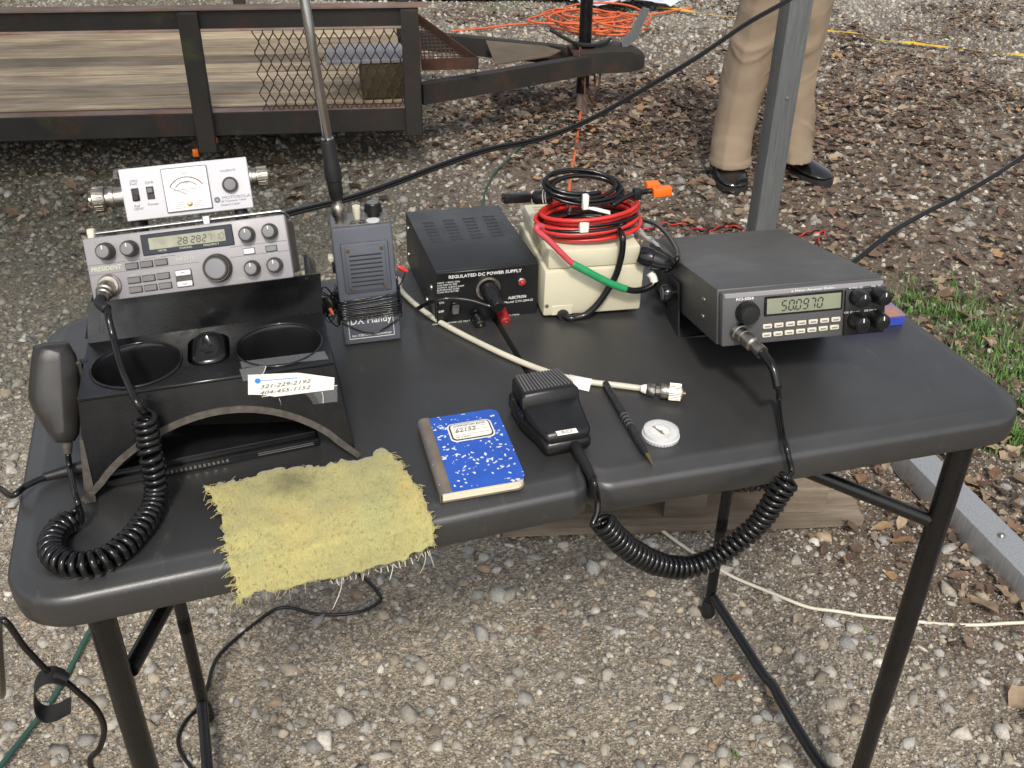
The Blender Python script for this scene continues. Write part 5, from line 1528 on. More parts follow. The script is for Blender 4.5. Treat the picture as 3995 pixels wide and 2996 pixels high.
for m_, n, r0, z0, z1, ecc, sd_ in WIRE:
    lo_ = loops(n, r0, z0, z1, ecc, sd_, sd_ * 1.3, -.006 if sd_ == 4 else 0)
    if sd_ == 4: lo_ = [Vector((p.x, p.y * .85 + .004, p.z + (p.y + .03) * .42)) for p in lo_]
    MB().tube(lo_, .0027 if m_ == 'red_wire' else .0025, 7).build('red_loops' if m_ == 'red_wire' else 'black_loops', K[m_], coil, 180)
CFr = Fr(wc, (0, 0, -.099))
def tie(a, b_, y, h_, w_=.0045, rz=0):
    q = CFr.hit(*cC(a, b_), 1, y); o = MB().rbox(-w_, w_, -.0035, .0035, -h_, h_, .001, 1).build('twist_tie', K['white_paper'], coil, 40, q); o.rotation_euler = (0, rz, 0)
tie(1712, 138, -.027, .009, .0035); tie(1703, 292, -.040, .0065, .0055)
o = MB().rbox(-.018, .018, -.003, .003, -.0008, .0008, .0006, 1).build('paper_tag', K['white_paper'], coil, 40, CFr.hit(*cC(1785, 185), 1, -.020)); o.rotation_euler = (.5, .35, .1)
# lead up to the orange caps
pc = [CFr.hit(*cC(a, b_), 1, yv) for a, b_, yv in ((1880, 160, -.018), (1940, 120, -.012), (2010, 90, -.006), (2080, 75, 0), (2120, 70, 0))]
MB().tube(smooth_path(pc, 6), .0034, 8).build('black_lead', K['cord'], coil, 180)
kt = MB().rbox(-.005, .005, -.005, .005, -.007, .007, .002, 2).build('cable_tie', K['plastic_black'], coil, 40, CFr.hit(*cC(2030, 88), 1, -.004))
for a, b_, c_, d_, yv in ((2125, 80, 2240, 66, 0), (2085, 42, 2165, 38, .012)):
    a_, b2_ = CFr.hit(*cC(a, b_), 1, yv), CFr.hit(*cC(c_, d_), 1, yv); dv = b2_ - a_
    MB().rbox(-.0056, .0056, -.0056, .0056, 0, dv.length, .0018, 2, frame_axis(a_, dv)).build('orange_cap', K['orange'], coil)
# connectors at the left of the coil
a_, b2_ = CFr.hit(*cC(1205, 118), 1, .02), CFr.hit(*cC(1370, 108), 1, .03)
cnn = MB().rbox(-.0055, .0055, -.0055, .0055, 0, (b2_ - a_).length, .0018, 2, frame_axis(a_, b2_ - a_)).build('plug_housing', K['plastic_black'], coil)
for dx in (-.0025, .0025): MB().lathe([(.0016, -.0004), (.0016, .0006)], 10, frame_axis(a_, b2_ - a_) @ Matrix.Translation((0, dx, 0))).build('contact', K['nickel'], cnn)
c_, d_ = CFr.hit(*cC(1390, 112), 1, .03), CFr.hit(*cC(1510, 105), 1, .02)
fz = MB().tube([c_, c_.lerp(d_, .1), c_.lerp(d_, .9), d_], [.006, .0085, .0085, .006], 14).build('fuse_holder', K['plastic_black'], coil, 60)
for t in (.55, .68): MB().tube([c_.lerp(d_, t), c_.lerp(d_, t + .05)], .0088, 14).build('white_band', K['white_paper'], fz)
MB().tube(smooth_path([b2_, b2_.lerp(c_, .5) + Vector((0, 0, .003)), c_], 4), .0022, 7).build('red_lead', K['red_wire'], coil, 180)
MB().tube(smooth_path([d_, d_ + Vector((.02, -.004, -.008)), Vector((-.03, -.02, .034))], 5), .0024, 7).build('black_lead', K['cord'], coil, 180)
# sleeved lead across the front of the beige unit
def bfp(a, b_, y): return CFr.l(BF.w(BF.hit(*cC(a, b_), 1, y)))
s1 = [bfp(1440, 362, -.006), bfp(1410, 385, -.008), bfp(1430, 420, -.009), bfp(1500, 470, -.010), bfp(1560, 530, -.012), bfp(1610, 588, -.014), bfp(1635, 606, -.014)]
s2_ = [bfp(1635, 606, -.014), bfp(1720, 660, -.015), bfp(1800, 705, -.015), bfp(1890, 760 - 55, -.015)]
s2_ = [bfp(1632, 602, -.014), bfp(1700, 645 - 20, -.015), bfp(1800, 690 - 32, -.015), bfp(1900, 655, -.016), bfp(1965, 678, -.016)]
s2_ = [bfp(1632, 520, -.014), bfp(1720, 565, -.016), bfp(1800, 608, -.016), bfp(1890, 650, -.016), bfp(1962, 676, -.016)]
s1 = [bfp(1452, 292, -.002), bfp(1415, 292, -.006), bfp(1420, 320, -.008), bfp(1480, 370, -.010), bfp(1540, 430, -.012), bfp(1600, 490, -.013), bfp(1634, 520, -.014)]
s3_ = [bfp(1962, 676, -.016), bfp(2010, 686, -.016), bfp(2070, 678, -.014), bfp(2120, 655, -.012), bfp(2140, 630, -.010)]
MB().tube(smooth_path(s1, 6), .0036, 9).build('red_sleeve', K['pink_wire'], coil, 180)
MB().tube(smooth_path(s2_, 6), .0046, 9).build('green_sleeve', K['green_wire'], coil, 180)
MB().tube(smooth_path(s3_, 6), .0040, 9).build('black_sleeve', K['cord'], coil, 180)
MB().tube(smooth_path([bfp(2138, 632, -.010), bfp(2128, 600, -.008), bfp(2110, 575, -.006)], 4), .0048, 9).build('white_sleeve', K['white_paper'], coil, 180)

# ---- second lighter plug lying against the side of the wide radio
q0 = RF.w(RF.hit(*cK(1000, 920), 0, -.030)); q1 = RF.w(RF.hit(*cK(1160, 1010), 0, -.014))
lp2 = thing('lighter_plug', 'black lighter plug looped on its lead against the side of the wide radio', 'plug', q0)
vdir = Vector((.75, -.5, -.20)).normalized()
LM2 = frame_axis((0, 0, 0), vdir)
MB().lathe([(.0100, -.012), (.0122, -.008), (.0122, .003), (.0108, .0035), (.0108, .0055), (.0112, .006), (.0100, .014), (.0080, .022), (.0060, .028)], 24, LM2).build('plug_body', K['plastic_gloss'], lp2)
lpp = [Vector(LM2 @ Vector((0, 0, .030)))] + [RF.w(RF.hit(*cK(a, b_), 0, x)) - q0 for a, b_, x in ((1200, 1070, -.012), (1270, 1030, -.004))] + [RF.w(RF.hit(*cK(a, b_), 2, RH + h_)) - q0 for a, b_, h_ in ((1330, 940, .006), (1335, 850, .008), (1280, 740, .010), (1200, 630, .012), (1100, 540, .014), (980, 490, .014), (860, 470, .012))]
MB().tube(smooth_path(lpp, 7), .0032, 8).build('lead', K['cord'], lp2, 180)
# scrap of clear film on the corner of the beige unit
fm = BF.w((BW - .010, .030, BH + BH2 + .004))
flm = MB(); rs = []
for j in range(6):
    rs.append([(i * .007 + random.uniform(-.002, .002), -.02 + j * .009 + random.uniform(-.002, .002), .006 - i * .0055 + random.uniform(0, .006)) for i in range(7)])
o = flm.rings(rs, False, False, closed=False).build('plastic_film', K['film'], None, 0, fm)
tag(o, 'crinkled scrap of clear plastic film at the corner of the beige unit', 'plastic film')
# ---- handheld transceiver
HO, HR_ = Vector((.3356, .3244, .7400)), (-.0092, -.0272, -.0864)
HW, HD, HHt = .0656, .0387, .145
hd = thing('handheld_radio', 'blue grey handheld transceiver with chrome telescopic antenna and ribbed speaker grille', 'radio', HO, HR_)
HF = Fr(HO, HR_)
MB().rbox(0, HW, 0, HD, 0, HHt, .003, 2).build('case', K['handy'], hd)
def hf(a, b_, y=0.0):
    q = HF.hit(*cE(a, b_), 1, y); return q.x, q.z
gx0, gz1_ = hf(295, 625); gx1, _ = hf(765, 585); _, gz0 = hf(345, 1090)
gx0, gx1, gz0, gz1_ = .008, HW - .006, .067, .127
gp_ = MB().rbox(gx0, gx1, -.0024, .0004, gz0, gz1_, .0022, 2).build('grille_panel', K['handy'], hd)
MB().rbox(gx0 + .004, gx1 - .004, -.0034, -.0022, gz0 + .003, gz1_ - .004, .0010, 2).build('grille_plate', K['handy'], gp_)
for i in range(8):
    z = gz1_ - .0145 - i * .0052
    MB().rbox(gx0 + .008, gx1 - .008, -.0040, -.0030, z - .0009, z + .0009, .0004, 1).build('slot', K['handy_dark'], gp_, 30)
for xx in (gx0 + .0075, gx1 - .0075):
    for zz in (gz0 + .0065, gz1_ - .008): MB().lathe([(.0021, 0), (.0019, .0007), (.0008, .0009)], 12, Matrix.Translation((xx, -.0034, zz)) @ RX).build('screw', K['screw_brown'], gp_)
# white printed frame and lettering
x0, x1, z0, z1 = .0065, HW - .0075, .0075, .036
def bar(xa, xb, za, zb): MB().box(xa, xb, -.0003, 0, za, zb).build('printed_line', K['white_print'], hd, 0)
bar(x0, x1, z0, z0 + .0006); bar(x0, x0 + .0006, z0, z1); bar(x1 - .0006, x1, z0, z1)
text('DX Handy', .0092, K['white_print'], hd, (x0 + .0025, -.0003, .0265), width=.0465, bold=.00012)
text('6m SSB/CW Transceiver', .0030, K['white_print'], hd, (x0 + .003, -.0003, z0 + .0028), width=.0455)
# top panel
tpn = MB().rbox(.002, HW - .002, .002, HD - .002, HHt + .0001, HHt + .0014, .0006, 1).build('top_panel', K['silver_dark'], hd)
def htop(a, b_, h_=0.0): q = HF.hit(*cE(a, b_), 2, HHt + h_); return q
bq = htop(285, 440); bq = Vector((min(max(bq.x, .011), .016), .014, HHt))
bn_ = MB().lathe([(.0062, 0), (.0062, .002), (.0052, .0025), (.0052, .008), (.0072, .0085), (.0075, .010), (.0075, .019), (.0062, .021), (.0048, .024), (.0048, .030)], 22, Matrix.Translation(bq)).build('antenna_connector', K['nickel'], hd)
for a, b_, r_ in ((425, 450, .0030), (510, 438, .0036)):
    q = htop(a, b_); MB().lathe([(r_, 0), (r_, .002), (r_ * .55, .0026), (r_ * .55, .0008)], 16, Matrix.Translation((q.x, max(.006, q.y), HHt + .0014))).build('jack', K['nickel'], hd)
q = htop(465, 390); sw = MB().lathe([(.0032, 0), (.0036, .003), (.0046, .014), (.0044, .015)], 12, Matrix.Translation((q.x, .018, HHt + .0014))).build('switch_cap', K['white_cord'], hd)
q = htop(625, 395); vk = MB().lathe([(.0070, .0), (.0062, .005), (.0100, .0055), (.0088, .0150), (.0080, .016)], 12, Matrix.Translation((q.x, .022, HHt + .0014))).build('volume_knob', K['plastic_black'], hd, 30)
MB().lathe([(.0066, .0161), (.0060, .0166)], 18, Matrix.Translation((q.x, .022, HHt + .0014))).build('knob_cap', K['silver_dark'], vk)
q = htop(615, 432); MB().lathe([(.0072, 0), (.0072, .0008)], 22, Matrix.Translation((q.x, .0085, HHt + .0014))).build('dial_plate', K['silver_lite'], hd)
q = htop(720, 415); MB().lathe([(.0028, 0), (.0026, .002)], 12, Matrix.Translation((HW - .0065, .008, HHt + .0014))).build('screw', K['brass'], hd)
MB().rbox(-.0065, -.0003, .012, .022, .100, .107, .0012, 1).build('side_button', K['white_cord'], hd)
MB().rbox(-.003, -.0002, .010, .024, .088, .098, .0006, 1).build('side_plate', K['plastic_black'], hd)
# antenna
A0 = HF.w(bq + Vector((0, 0, .028)))
vv = Vector((A0.x - CAM.x, A0.y - CAM.y, 0)).normalized()
A1 = onpl(1278, 545, A0, vv); A2 = onpl(1188, 0, A0, vv); A3 = A1 + (A2 - A1) * 1.9
aL = [HF.l(p) for p in (A0, A1, A3)]
d1 = (aL[1] - aL[0]); AM = frame_axis(aL[0], d1); L1 = d1.length
ab = MB().lathe([(.0064, 0), (.0068, .004), (.0076, .006), (.0078, L1 * .32), (.0090, L1 * .34), (.0088, L1 * .56), (.0080, L1 * .60), (.0076, L1 * .95), (.0066, L1)], 22, AM).build('antenna_base', K['rubber'], hd)
AM2 = frame_axis(aL[1], aL[2] - aL[1]); L2 = (aL[2] - aL[1]).length
MB().lathe([(.0062, 0), (.0066, .0015), (.0052, .003), (.0050, L2 * .55), (.0042, L2 * .56), (.0040, L2)], 20, AM2).build('antenna_mast', K['mast'], ab)
# thin wire wound round the handheld
ew = thing('earphone_wire', 'thin black wire wound around the lower half of the blue grey handheld', 'wire', HO, HR_)
pts = []
def around(z, sag=0.0, dz=0.0, off=.0016):
    o_ = off
    for x, y in ((-o_, HD + o_), (-o_, HD * .5), (-o_, -o_), (HW * .25, -o_ - .0008), (HW * .5, -o_ - .001), (HW * .75, -o_ - .0008), (HW + o_, -o_), (HW + o_, HD * .5), (HW + o_, HD + o_), (HW * .5, HD + o_)):
        t = x / HW; yield Vector((x, y, z + dz * t - sag * math.sin(math.pi * min(max(t, 0), 1)) * (1 if y < .005 else 0)))
for z, sag, dz in ((.060, .004, .004), (.056, -.002, .003), (.0535, .001, .004), (.050, .002, .003), (.047, 0, .002), (.046, .001, .001), (.0445, .0, .001), (.0435, .0005, 0), (.0425, .001, 0), (.041, -.001, 0), (.040, .001, -.001), (.0385, 0, .001), (.037, .001, .001), (.036, .002, 0), (.034, .019, -.002)):
    pts += list(around(z + random.uniform(-.0006, .0006), sag, dz, random.uniform(.0012, .0022)))
MB().tube(smooth_path(pts, 3), .00085, 5).build('winding', K['cord'], ew, 180)
tg = MB()
for k in range(5):
    P_ = [Vector((-.002, .01, random.uniform(.035, .06)))]
    for j in range(7): P_.append(Vector((-.012 - .011 * math.sin(j * .9 + k) - random.uniform(0, .004), random.uniform(.0, .03), .030 + .038 * (j / 7) + .012 * math.sin(j * 1.7 + k))))
    P_.append(Vector((-.002, .014, .05)))
    tg.tube(smooth_path(P_, 5), .0009, 5)
tg.build('tangle', K['cord'], ew, 180)
MB().lathe([(.006, 0), (.0095, .002), (.0095, .007), (.006, .009)], 20, frame_axis((-.012, .012, .050), (-.5, -.8, .2))).build('earpiece', K['plastic_black'], ew)
MB().lathe([(.0008, 0), (.0022, .001), (.0018, .006), (.0008, .009)], 10, frame_axis((-.012, .002, .050), (.3, -.3, -.6))).build('copper_tip', K['orange_cord'], ew)
rc_ = HF.hit(*cE(865, 800), 1, .02)
MB().lathe([(.0018, 0), (.0026, .002), (.0026, .010), (.0020, .013)], 10, frame_axis((HW + .004, .022, .083), (.75, -.1, -.5))).build('red_clip', K['red_wire'], ew)
MB().tube(smooth_path([(HW + .001, .02, .055), (HW + .008, .018, .066), (HW + .012, .02, .076), (HW + .006, .022, .082)], 5), .0008, 5).build('clip_wire', K['cord'], ew, 180)

# ---- plastic console with two cup wells
FL, FR2 = on_deck(*cQ(535, 1130)), on_deck(*cQ(2205, 848))
CO = Vector((FL.x, FL.y, deck(FL.x) + .0006)); CW = FR2.x - FL.x
CRt = (0, -TILT * .9, math.atan2(FR2.y - FL.y, FR2.x - FL.x))
CF = Fr(CO, CRt)
con = thing('console', 'black plastic console with two cup wells and an arched front under the silver radio', 'console', CO, CRt)
def q_on(a, b_, ax_, val): return CF.hit(*cQ(a, b_), ax_, val)
HT = .101                                          # height of the flat top
tf0 = q_on(500, 470, 2, HT); tf1 = q_on(2090, 257, 2, HT); tb0 = q_on(505, 140, 2, HT); tb1 = q_on(2030, 0, 2, HT)
fy = (tf0.y + tf1.y) / 2; bky = fy + .100
xL, xR = .014, CW - .010
# top plate with wells: grid with holes bored by ellipses
wl = []
for a, b_, wpx, hpx in ((840, 275, 565, 250), (1745, 152, 525, 235)):
    c_ = q_on(a, b_, 2, HT); e1 = q_on(a + wpx / 2, b_ - 18, 2, HT); e2 = q_on(a, b_ + hpx / 2, 2, HT)
    wl.append((c_.x, min(max(c_.y, fy + .046), bky - .046), .0405))
wl[0] = (xL + .048, wl[0][1], .0400); wl[1] = (xR - .047, wl[1][1], .0400)
cx3 = (wl[0][0] + wl[1][0]) / 2
tpb = bmesh.new()
def poly_face(bm, outer, holes, z):
    vs_ = []
    ed = []
    for loop in [outer] + holes:
        L_ = [bm.verts.new((x, y, z)) for x, y in loop]; vs_.append(L_)
        ed += [bm.edges.new((L_[i], L_[(i + 1) % len(L_)])) for i in range(len(L_))]
    bmesh.ops.triangle_fill(bm, use_beauty=True, use_dissolve=False, edges=ed)
    return vs_
circ = lambda cx_, cy_, r_, n=40: [(cx_ + r_ * math.cos(2 * math.pi * i / n), cy_ + r_ * math.sin(2 * math.pi * i / n)) for i in range(n)]
rec = rrect(cx3 - .0195, cx3 + .0195, fy + .026, bky - .014, .016, .016, 7)
poly_face(tpb, [(xL, fy), (xR, fy), (xR, bky), (xL, bky)], [circ(*wl[0]), circ(*wl[1]), rec], HT)
topm = MB(); topm.bm(tpb)
rs = []
for k, z in ((1, HT), (.985, HT - .002), (.96, HT - .009), (.9, HT - .010)):
    rs.append([(cx3 + (x - cx3) * k, (fy + bky) / 2 + .005 + (y - (fy + bky) / 2 - .005) * k, z) for x, y in rec])
topm.rings(rs, False, True)
body_o = topm.build('top_tray', K['console'], con, 45)
# raised lip of each well and the moulded bulge between them
for cx_, cy_, r_ in wl:
    MB().tube([(x, y, HT + .0004) for x, y in circ(cx_, cy_, r_ + .0006)], .0014, 6, loop=True).build('well_rim', K['plastic_gloss'], con, 180)
for cx_, cy_, r_ in wl:
    rs = [[(cx_ + rr_ * math.cos(2 * math.pi * i / 40), cy_ + rr_ * math.sin(2 * math.pi * i / 40), z) for i in range(40)] for rr_, z in ((r_, HT - .0002), (r_ - .0015, HT - .003), (r_ - .003, HT - .030), (r_ - .006, HT - .055), (r_ - .010, HT - .060), (r_ - .018, HT - .062))]
    MB().rings(rs, False, True).build('cup_well', K['plastic_gloss'], con, 60)
bl = MB(); rs = []; cyb = (fy + bky) / 2 + .005
for k, z in ((.86, -.0095), (.85, -.004), (.80, .000), (.70, .0030), (.55, .0050), (.36, .0062), (.12, .0068)):
    rs.append([(cx3 + (x - cx3) * k, cyb + .003 + (y - cyb) * k, HT + z + .16 * (y - cyb) * max(0, z / .0068)) for x, y in rec])
bl.rings(rs, False, True).build('bulge', K['plastic_gloss'], con, 60)
# front panel with its arch (slightly raked), thick
yb0, yb1 = .0, fy
def fpt(x, z, off=0.0):
    t = z / HT; return Vector((x, yb0 + (yb1 - yb0) * t + off, z))
def xl(z): return 0 + (xL) * (z / HT) ** .9
def xr(z): return CW - (CW - xR) * (z / HT) ** .9
arch = []
aL0, aR0 = .012, CW - .010
for i in range(33):
    t = i / 32; x = aL0 + (aR0 - aL0) * t
    arch.append((x, .002 + .066 * (math.sin(math.pi * t) ** .62) * (1 - .06 * math.cos(math.pi * t))))
zs_ = [0, .02, .04, .06, .08, HT - .003]
btm = [(0.0, 0.0)] + arch[1:-1] + [(CW, 0.0)]
rows = []
for j in range(9):
    t = j / 8; row = []
    for i, (bx_, bz2) in enumerate(btm):
        txx = xL + (xR - xL) * i / (len(btm) - 1); z = bz2 + (HT - .003 - bz2) * t
        w_ = t ** .85
        row.append(fpt(bx_ + (txx - bx_) * w_, z, -.0030 * math.sin(math.pi * min(1, z / HT)) * math.sin(math.pi * i / (len(btm) - 1))))
    rows.append(row)
fpm = MB(); fpm.rings([r + [p + Vector((0, .0035, 0)) for p in reversed(r)] for r in rows])
fpm.build('front_panel', K['console'], con, 50)
MB().tube([fpt(xL, HT - .0015, .0008), fpt(xR, HT - .0015, .0008)], .0022, 8).build('front_edge', K['plastic_gloss'], con, 180)
# worn raw edge following the arch and the sides
ae = MB(); rs = []
path_ = btm
for i, (x, z) in enumerate(path_):
    p0_, p1_ = path_[max(i - 1, 0)], path_[min(i + 1, len(path_) - 1)]; t_ = Vector((p1_[0] - p0_[0], p1_[1] - p0_[1])).normalized(); n_ = Vector((-t_.y, t_.x))
    w_ = .0060
    bo = lambda zz: -.0030 * math.sin(math.pi * min(1, max(zz, 0) / HT)) * math.sin(math.pi * i / (len(path_) - 1))
    a_ = fpt(x, max(z, .0008), -.0014 + bo(z)); b2_ = fpt(x + n_.x * w_, max(.0008, z + n_.y * w_), -.0010 + bo(z + n_.y * w_))
    rs.append([a_, b2_, b2_ + Vector((0, .003, 0)), a_ + Vector((0, .007, -.0005))])
ae.rings(rs).build('arch_edge', K['worn_edge'], con, 30)
se = MB(); rs = []
for z in (.0005, .012, .024, .036, .048, .062):
    x = xl(z); w_ = .0085 * (1 - z / .075)
    rs.append([fpt(x - .0015, z, -.0012), fpt(x + w_, z, -.0012), fpt(x + w_, z, .0030), fpt(x - .0015, z, .006)])
se.rings(rs).build('side_edge', K['worn_edge'], con, 30)
# side walls
for s_, fx in ((0, xl), (1, xr)):
    sw_ = MB(); rs = []
    for z in zs_:
        x = fx(z); dx = .003 if s_ == 0 else -.003
        y1_ = bky + .03
        rs.append([fpt(x, z, .0036), Vector((x, y1_, z)), Vector((x + dx, y1_, z)), fpt(x + dx, z, .0036)])
    sw_.rings(rs).build('side_wall', K['console'], con, 30)
# back panel rising to the radio, with two slots, and side brackets
RPo, RPr = Vector((.0939, .2411, .8729)), (-.4209, -.089, -.1677)
RPF = Fr(RPo, RPr)
pw, ph, pdp = .19, .0607, .185
c0l, c1l = CF.l(RPF.w((.0, .012, -.004))), CF.l(RPF.w((pw, .012, -.004)))
bp_ = MB()
pts4 = [Vector((xL, bky, HT - .001)), Vector((xR, bky, HT - .001)), Vector((c1l.x + .024, c1l.y + .004, c1l.z + .003)), Vector((c0l.x - .010, c0l.y + .004, c0l.z + .003))]
rs = []
for j in range(13):
    t = j / 12
    a_, b2_ = pts4[0].lerp(pts4[3], t), pts4[1].lerp(pts4[2], t)
    row = [a_.lerp(b2_, i / 16) for i in range(17)]
    rs.append(row + [p + Vector((0, .004, -.001)) for p in reversed(row)])
bp_.rings(rs)
bpo = bp_.build('back_panel', K['console'], con, 50)
def slot_at(u, v_):
    n_ = (pts4[1] - pts4[0]).cross(pts4[3] - pts4[0]).normalized()
    wn_ = CF.R @ n_; p_ = onpl(u, v_, CF.w(pts4[0]), wn_); return CF.l(p_), n_
for a, b_ in ((2068, 1115), (632, 1265)):
    p_, n_ = slot_at(*cA(a, b_)); 
    if n_.y > 0: n_ = -n_
    upv = (pts4[3] - pts4[0]).normalized()
    q0_, q1_ = p_ - upv * .013 + n_ * .0002, p_ + upv * .013 + n_ * .0002
    MB().tube([q0_, q0_.lerp(q1_, .5), q1_], .0032, 10, flat=.25).build('slot', K['ink'], bpo, 60)
for xx, cr, sgn in ((c0l.x - .012, 0, -1), (c1l.x + .012, pw, 1)):
    bk = MB(); lo = Vector((xL if sgn < 0 else xR, bky + .010, HT)); hi = CF.l(RPF.w((cr + sgn * .006, .050, .020))); hi2 = CF.l(RPF.w((cr + sgn * .006, .12, .012)))
    th = Vector((sgn * .003, 0, 0))
    pg_ = [lo, lo + Vector((0, .09, -.02)), hi2, hi, CF.l(RPF.w((cr + sgn * .008, .016, -.004)))]
    bk.rings([[p for p in pg_], [p + th for p in pg_]])
    bk.build('side_bracket', K['console'], con, 30)
# taped paper note on the right of the front
def fpix(a, b_, off=-.0006):
    n_ = Vector((0, -HT, fy)).normalized(); p_ = onpl(*cQ(a, b_), CF.w(Vector((0, off, 0))), CF.R @ n_); return CF.l(p_)
nt0 = [fpix(a, b_, -.0012) for a, b_ in ((1530, 490), (2058, 425), (2062, 352), (1830, 322), (1528, 335))]
def slab(name, P_, m_, th, parent=con):
    mb = MB(); n_ = (P_[1] - P_[0]).cross(P_[2] - P_[0]).normalized()
    if n_.y > 0: n_ = -n_
    mb.rings([P_, [p + n_ * th for p in P_]]); return mb.build(name, K[m_], parent, 0), n_
no, nn_ = slab('paper_note', nt0, 'white_paper', .0003)
tpA, _ = slab('clear_tape', [fpix(a, b_, -.0007) for a, b_ in ((1610, 555), (2080, 500), (2078, 395), (1600, 465))], 'tape', .0002)
for tt in (((1475, 300), (1500, 375), (1620, 345), (1640, 275)),): slab('clear_tape', [fpix(a, b_, -.0020) for a, b_ in tt], 'tape', .0002)
slab('clear_tape', [q_on(a, b_, 2, HT + .0006) for a, b_ in ((1490, 292), (2025, 268 - 30), (2000, 190), (1480, 285 - 30))], 'tape', .0002)
for cr in (((1720, 478), (1735, 540)), ((1985, 440), (1992, 508)), ((1612, 470), (2078, 400)), ((1640, 282), (1610, 345))):
    p0_, p1_ = fpix(*cr[0], -.0010) + nn_ * .0004, fpix(*cr[1], -.0010) + nn_ * .0004
    MB().tube([p0_, p0_.lerp(p1_, .5) + Vector((.0006, 0, 0)), p1_], .00035, 4).build('tape_crease', K['white_paper'], con, 0)
fold, _ = slab('folded_corner', [fpix(a, b_, -.0019) for a, b_ in ((1840, 322), (2062, 352), (2035, 412))], 'white_paper', .0002, no)
# writing lies in the plane of the front panel
ex = (nt0[1] - nt0[0]).normalized(); ez = nn_; ey = ez.cross(ex).normalized()
RM = Matrix((ex, ey, ez)).transposed().to_euler()
for s_, a, b_ in (('321-229-2192', 1600, 420), ('404-455-1152', 1598, 458)):
    text(s_, .0036, K['ink_pencil'], no, fpix(a, b_, -.0012) + nn_ * .0006, RM, shear=.35, width=.046)
MB().lathe([(.0026, 0), (.0026, .0002)], 18, frame_axis(fpix(1588, 372, -.0012) + nn_ * .0004, nn_)).build('logo', K['ink_blue'], no, 0)
l0, l1 = fpix(1605, 371, -.0012) + nn_ * .0005, fpix(1835, 352, -.0012) + nn_ * .0005
MB().tube([l0, l1], .0004, 4).build('printed_line', K['ink_blue'], no, 0)

# ---- flat black case under the console
fcw = [on_deck(*cQ(a, b_), .0) for a, b_ in ((690, 1035), (2000, 770))]
fo = Vector((fcw[0].x - .004, fcw[0].y, deck(fcw[0].x) + .0004)); fyaw = math.atan2(fcw[1].y - fcw[0].y, fcw[1].x - fcw[0].x); FLn = (fcw[1] - fcw[0]).length
fc = thing('flat_case', 'flat glossy black case with a row of slots lying under the console arch', 'case', fo, (0, -TILT, fyaw))
FCF = Fr(fo, (0, -TILT, fyaw))
MB().rbox(0, FLn, 0, .14, 0, .0085, .0015, 2).build('lower_shell', K['plastic_black'], fc)
MB().rbox(.002, FLn - .002, .003, .139, .0088, .0165, .002, 2).build('lid', K['plastic_gloss'], fc)
s0 = FCF.hit(*cQ(1030, 932), 1, -.0002); s1_ = FCF.hit(*cQ(1405, 878), 1, -.0002)
for i in range(14):
    x = s0.x + (s1_.x - s0.x) * i / 13
    MB().box(x - .0012, x + .0012, -.0006, .0003, .0032, .0062).build('slot', K['silver_dark'] if i % 2 else K['nickel'], fc, 0)
MB().box(FLn * .70, FLn * .97, -.0005, .0003, .0030, .0038).build('groove', K['silver_dark'], fc, 0)
MB().box(FLn * .70, FLn * .97, -.0005, .0003, .0052, .0058).build('groove', K['silver_dark'], fc, 0)

# ---- silver mobile transceiver on the console
pr = thing('transceiver', 'silver mobile transceiver with round knobs tilted on top of the black console', 'radio', RPo, RPr)
MB().rbox(.003, pw - .016, .0125, pdp, .002, ph - .002, .002, 2).build('body', K['lid_dark'], pr)
fpl = MB().rbox(0, pw, 0, .012, 0, ph, .0022, 2).build('faceplate', K['silver'], pr)
def pf5(a, b_, y=0.0):
    q = RPF.hit(*c5(a, b_), 1, y); return q.x, q.z
for (a, b_), (c_, d_) in (((110, 605), (1000, 520)), ((125, 715), (1240, 580)), ((1560, 530), (2150, 460)), ((1560, 432), (2130, 352))):
    xa, za = pf5(a, b_); xb, zb = pf5(c_, d_); zz = (za + zb) / 2
    MB().box(xa, xb, -.0003, .0001, zz - .0002, zz + .0002).build('groove', K['silver_dark'], fpl, 0)
x0, z1 = pf5(640, 305); x1, z1b = pf5(1575, 190); xb0, z0 = pf5(680, 520); x1b, z0b = pf5(1600, 400)
xa, xb = (x0 + xb0) / 2, (x1 + x1b) / 2; za, zb = (z0 + z0b) / 2, (z1 + z1b) / 2
wn_ = MB().rbox(xa, xb, -.0016, .0003, za, zb, .0006, 1).build('display_window', K['glass_dark'], fpl)
xa2, xb2 = pf5(735, 400)[0], pf5(1510, 310)[0]; zl0 = za + (zb - za) * .24; zl1 = za + (zb - za) * .80
lcd = MB().rbox(xa2, xb2, -.0020, -.0014, zl0, zl1, .0002, 1).build('display', K['lcd_pale'], fpl)
dx0 = pf5(1030, 380)[0]; dx1 = pf5(1500, 320)[0]
seq = '28282710'; pos = [0, 1, 2.35, 3.35, 4.35, 5.35, 6.6, 7.5]
dw = (dx1 - dx0) / 8.3
for ch_, p_ in zip(seq, pos):
    seg_digit(ch_, dw * .62, (zl1 - zl0) * .52, .0009, .12).build('digit', K['lcd_faint'] if p_ > 5 else K['lcd_ink'], lcd, 0, (dx0 + p_ * dw, -.0021, zl0 + (zl1 - zl0) * .2))
for a, b_ in ((835, 478), (1048, 455), (1290, 415)):
    x, z = pf5(a, b_); text({835: 'METER', 1048: 'CHANNEL', 1290: 'FREQUENCY'}[a], .0019, K['pale_print'], fpl, (x, -.0018, za + .0022))
for a, b_, r_, dpt in ((280, 470, .0080, .013), (525, 442, .0077, .013), (1718, 297, .0074, .012), (1950, 265, .0074, .012), (1773, 642, .0074, .012), (2003, 610, .0074, .012)):
    x, z = pf5(a, b_, -.007); knob(fpl, x, z, r_, dpt, 0, 'knob_dark', 'knob_face', 24)
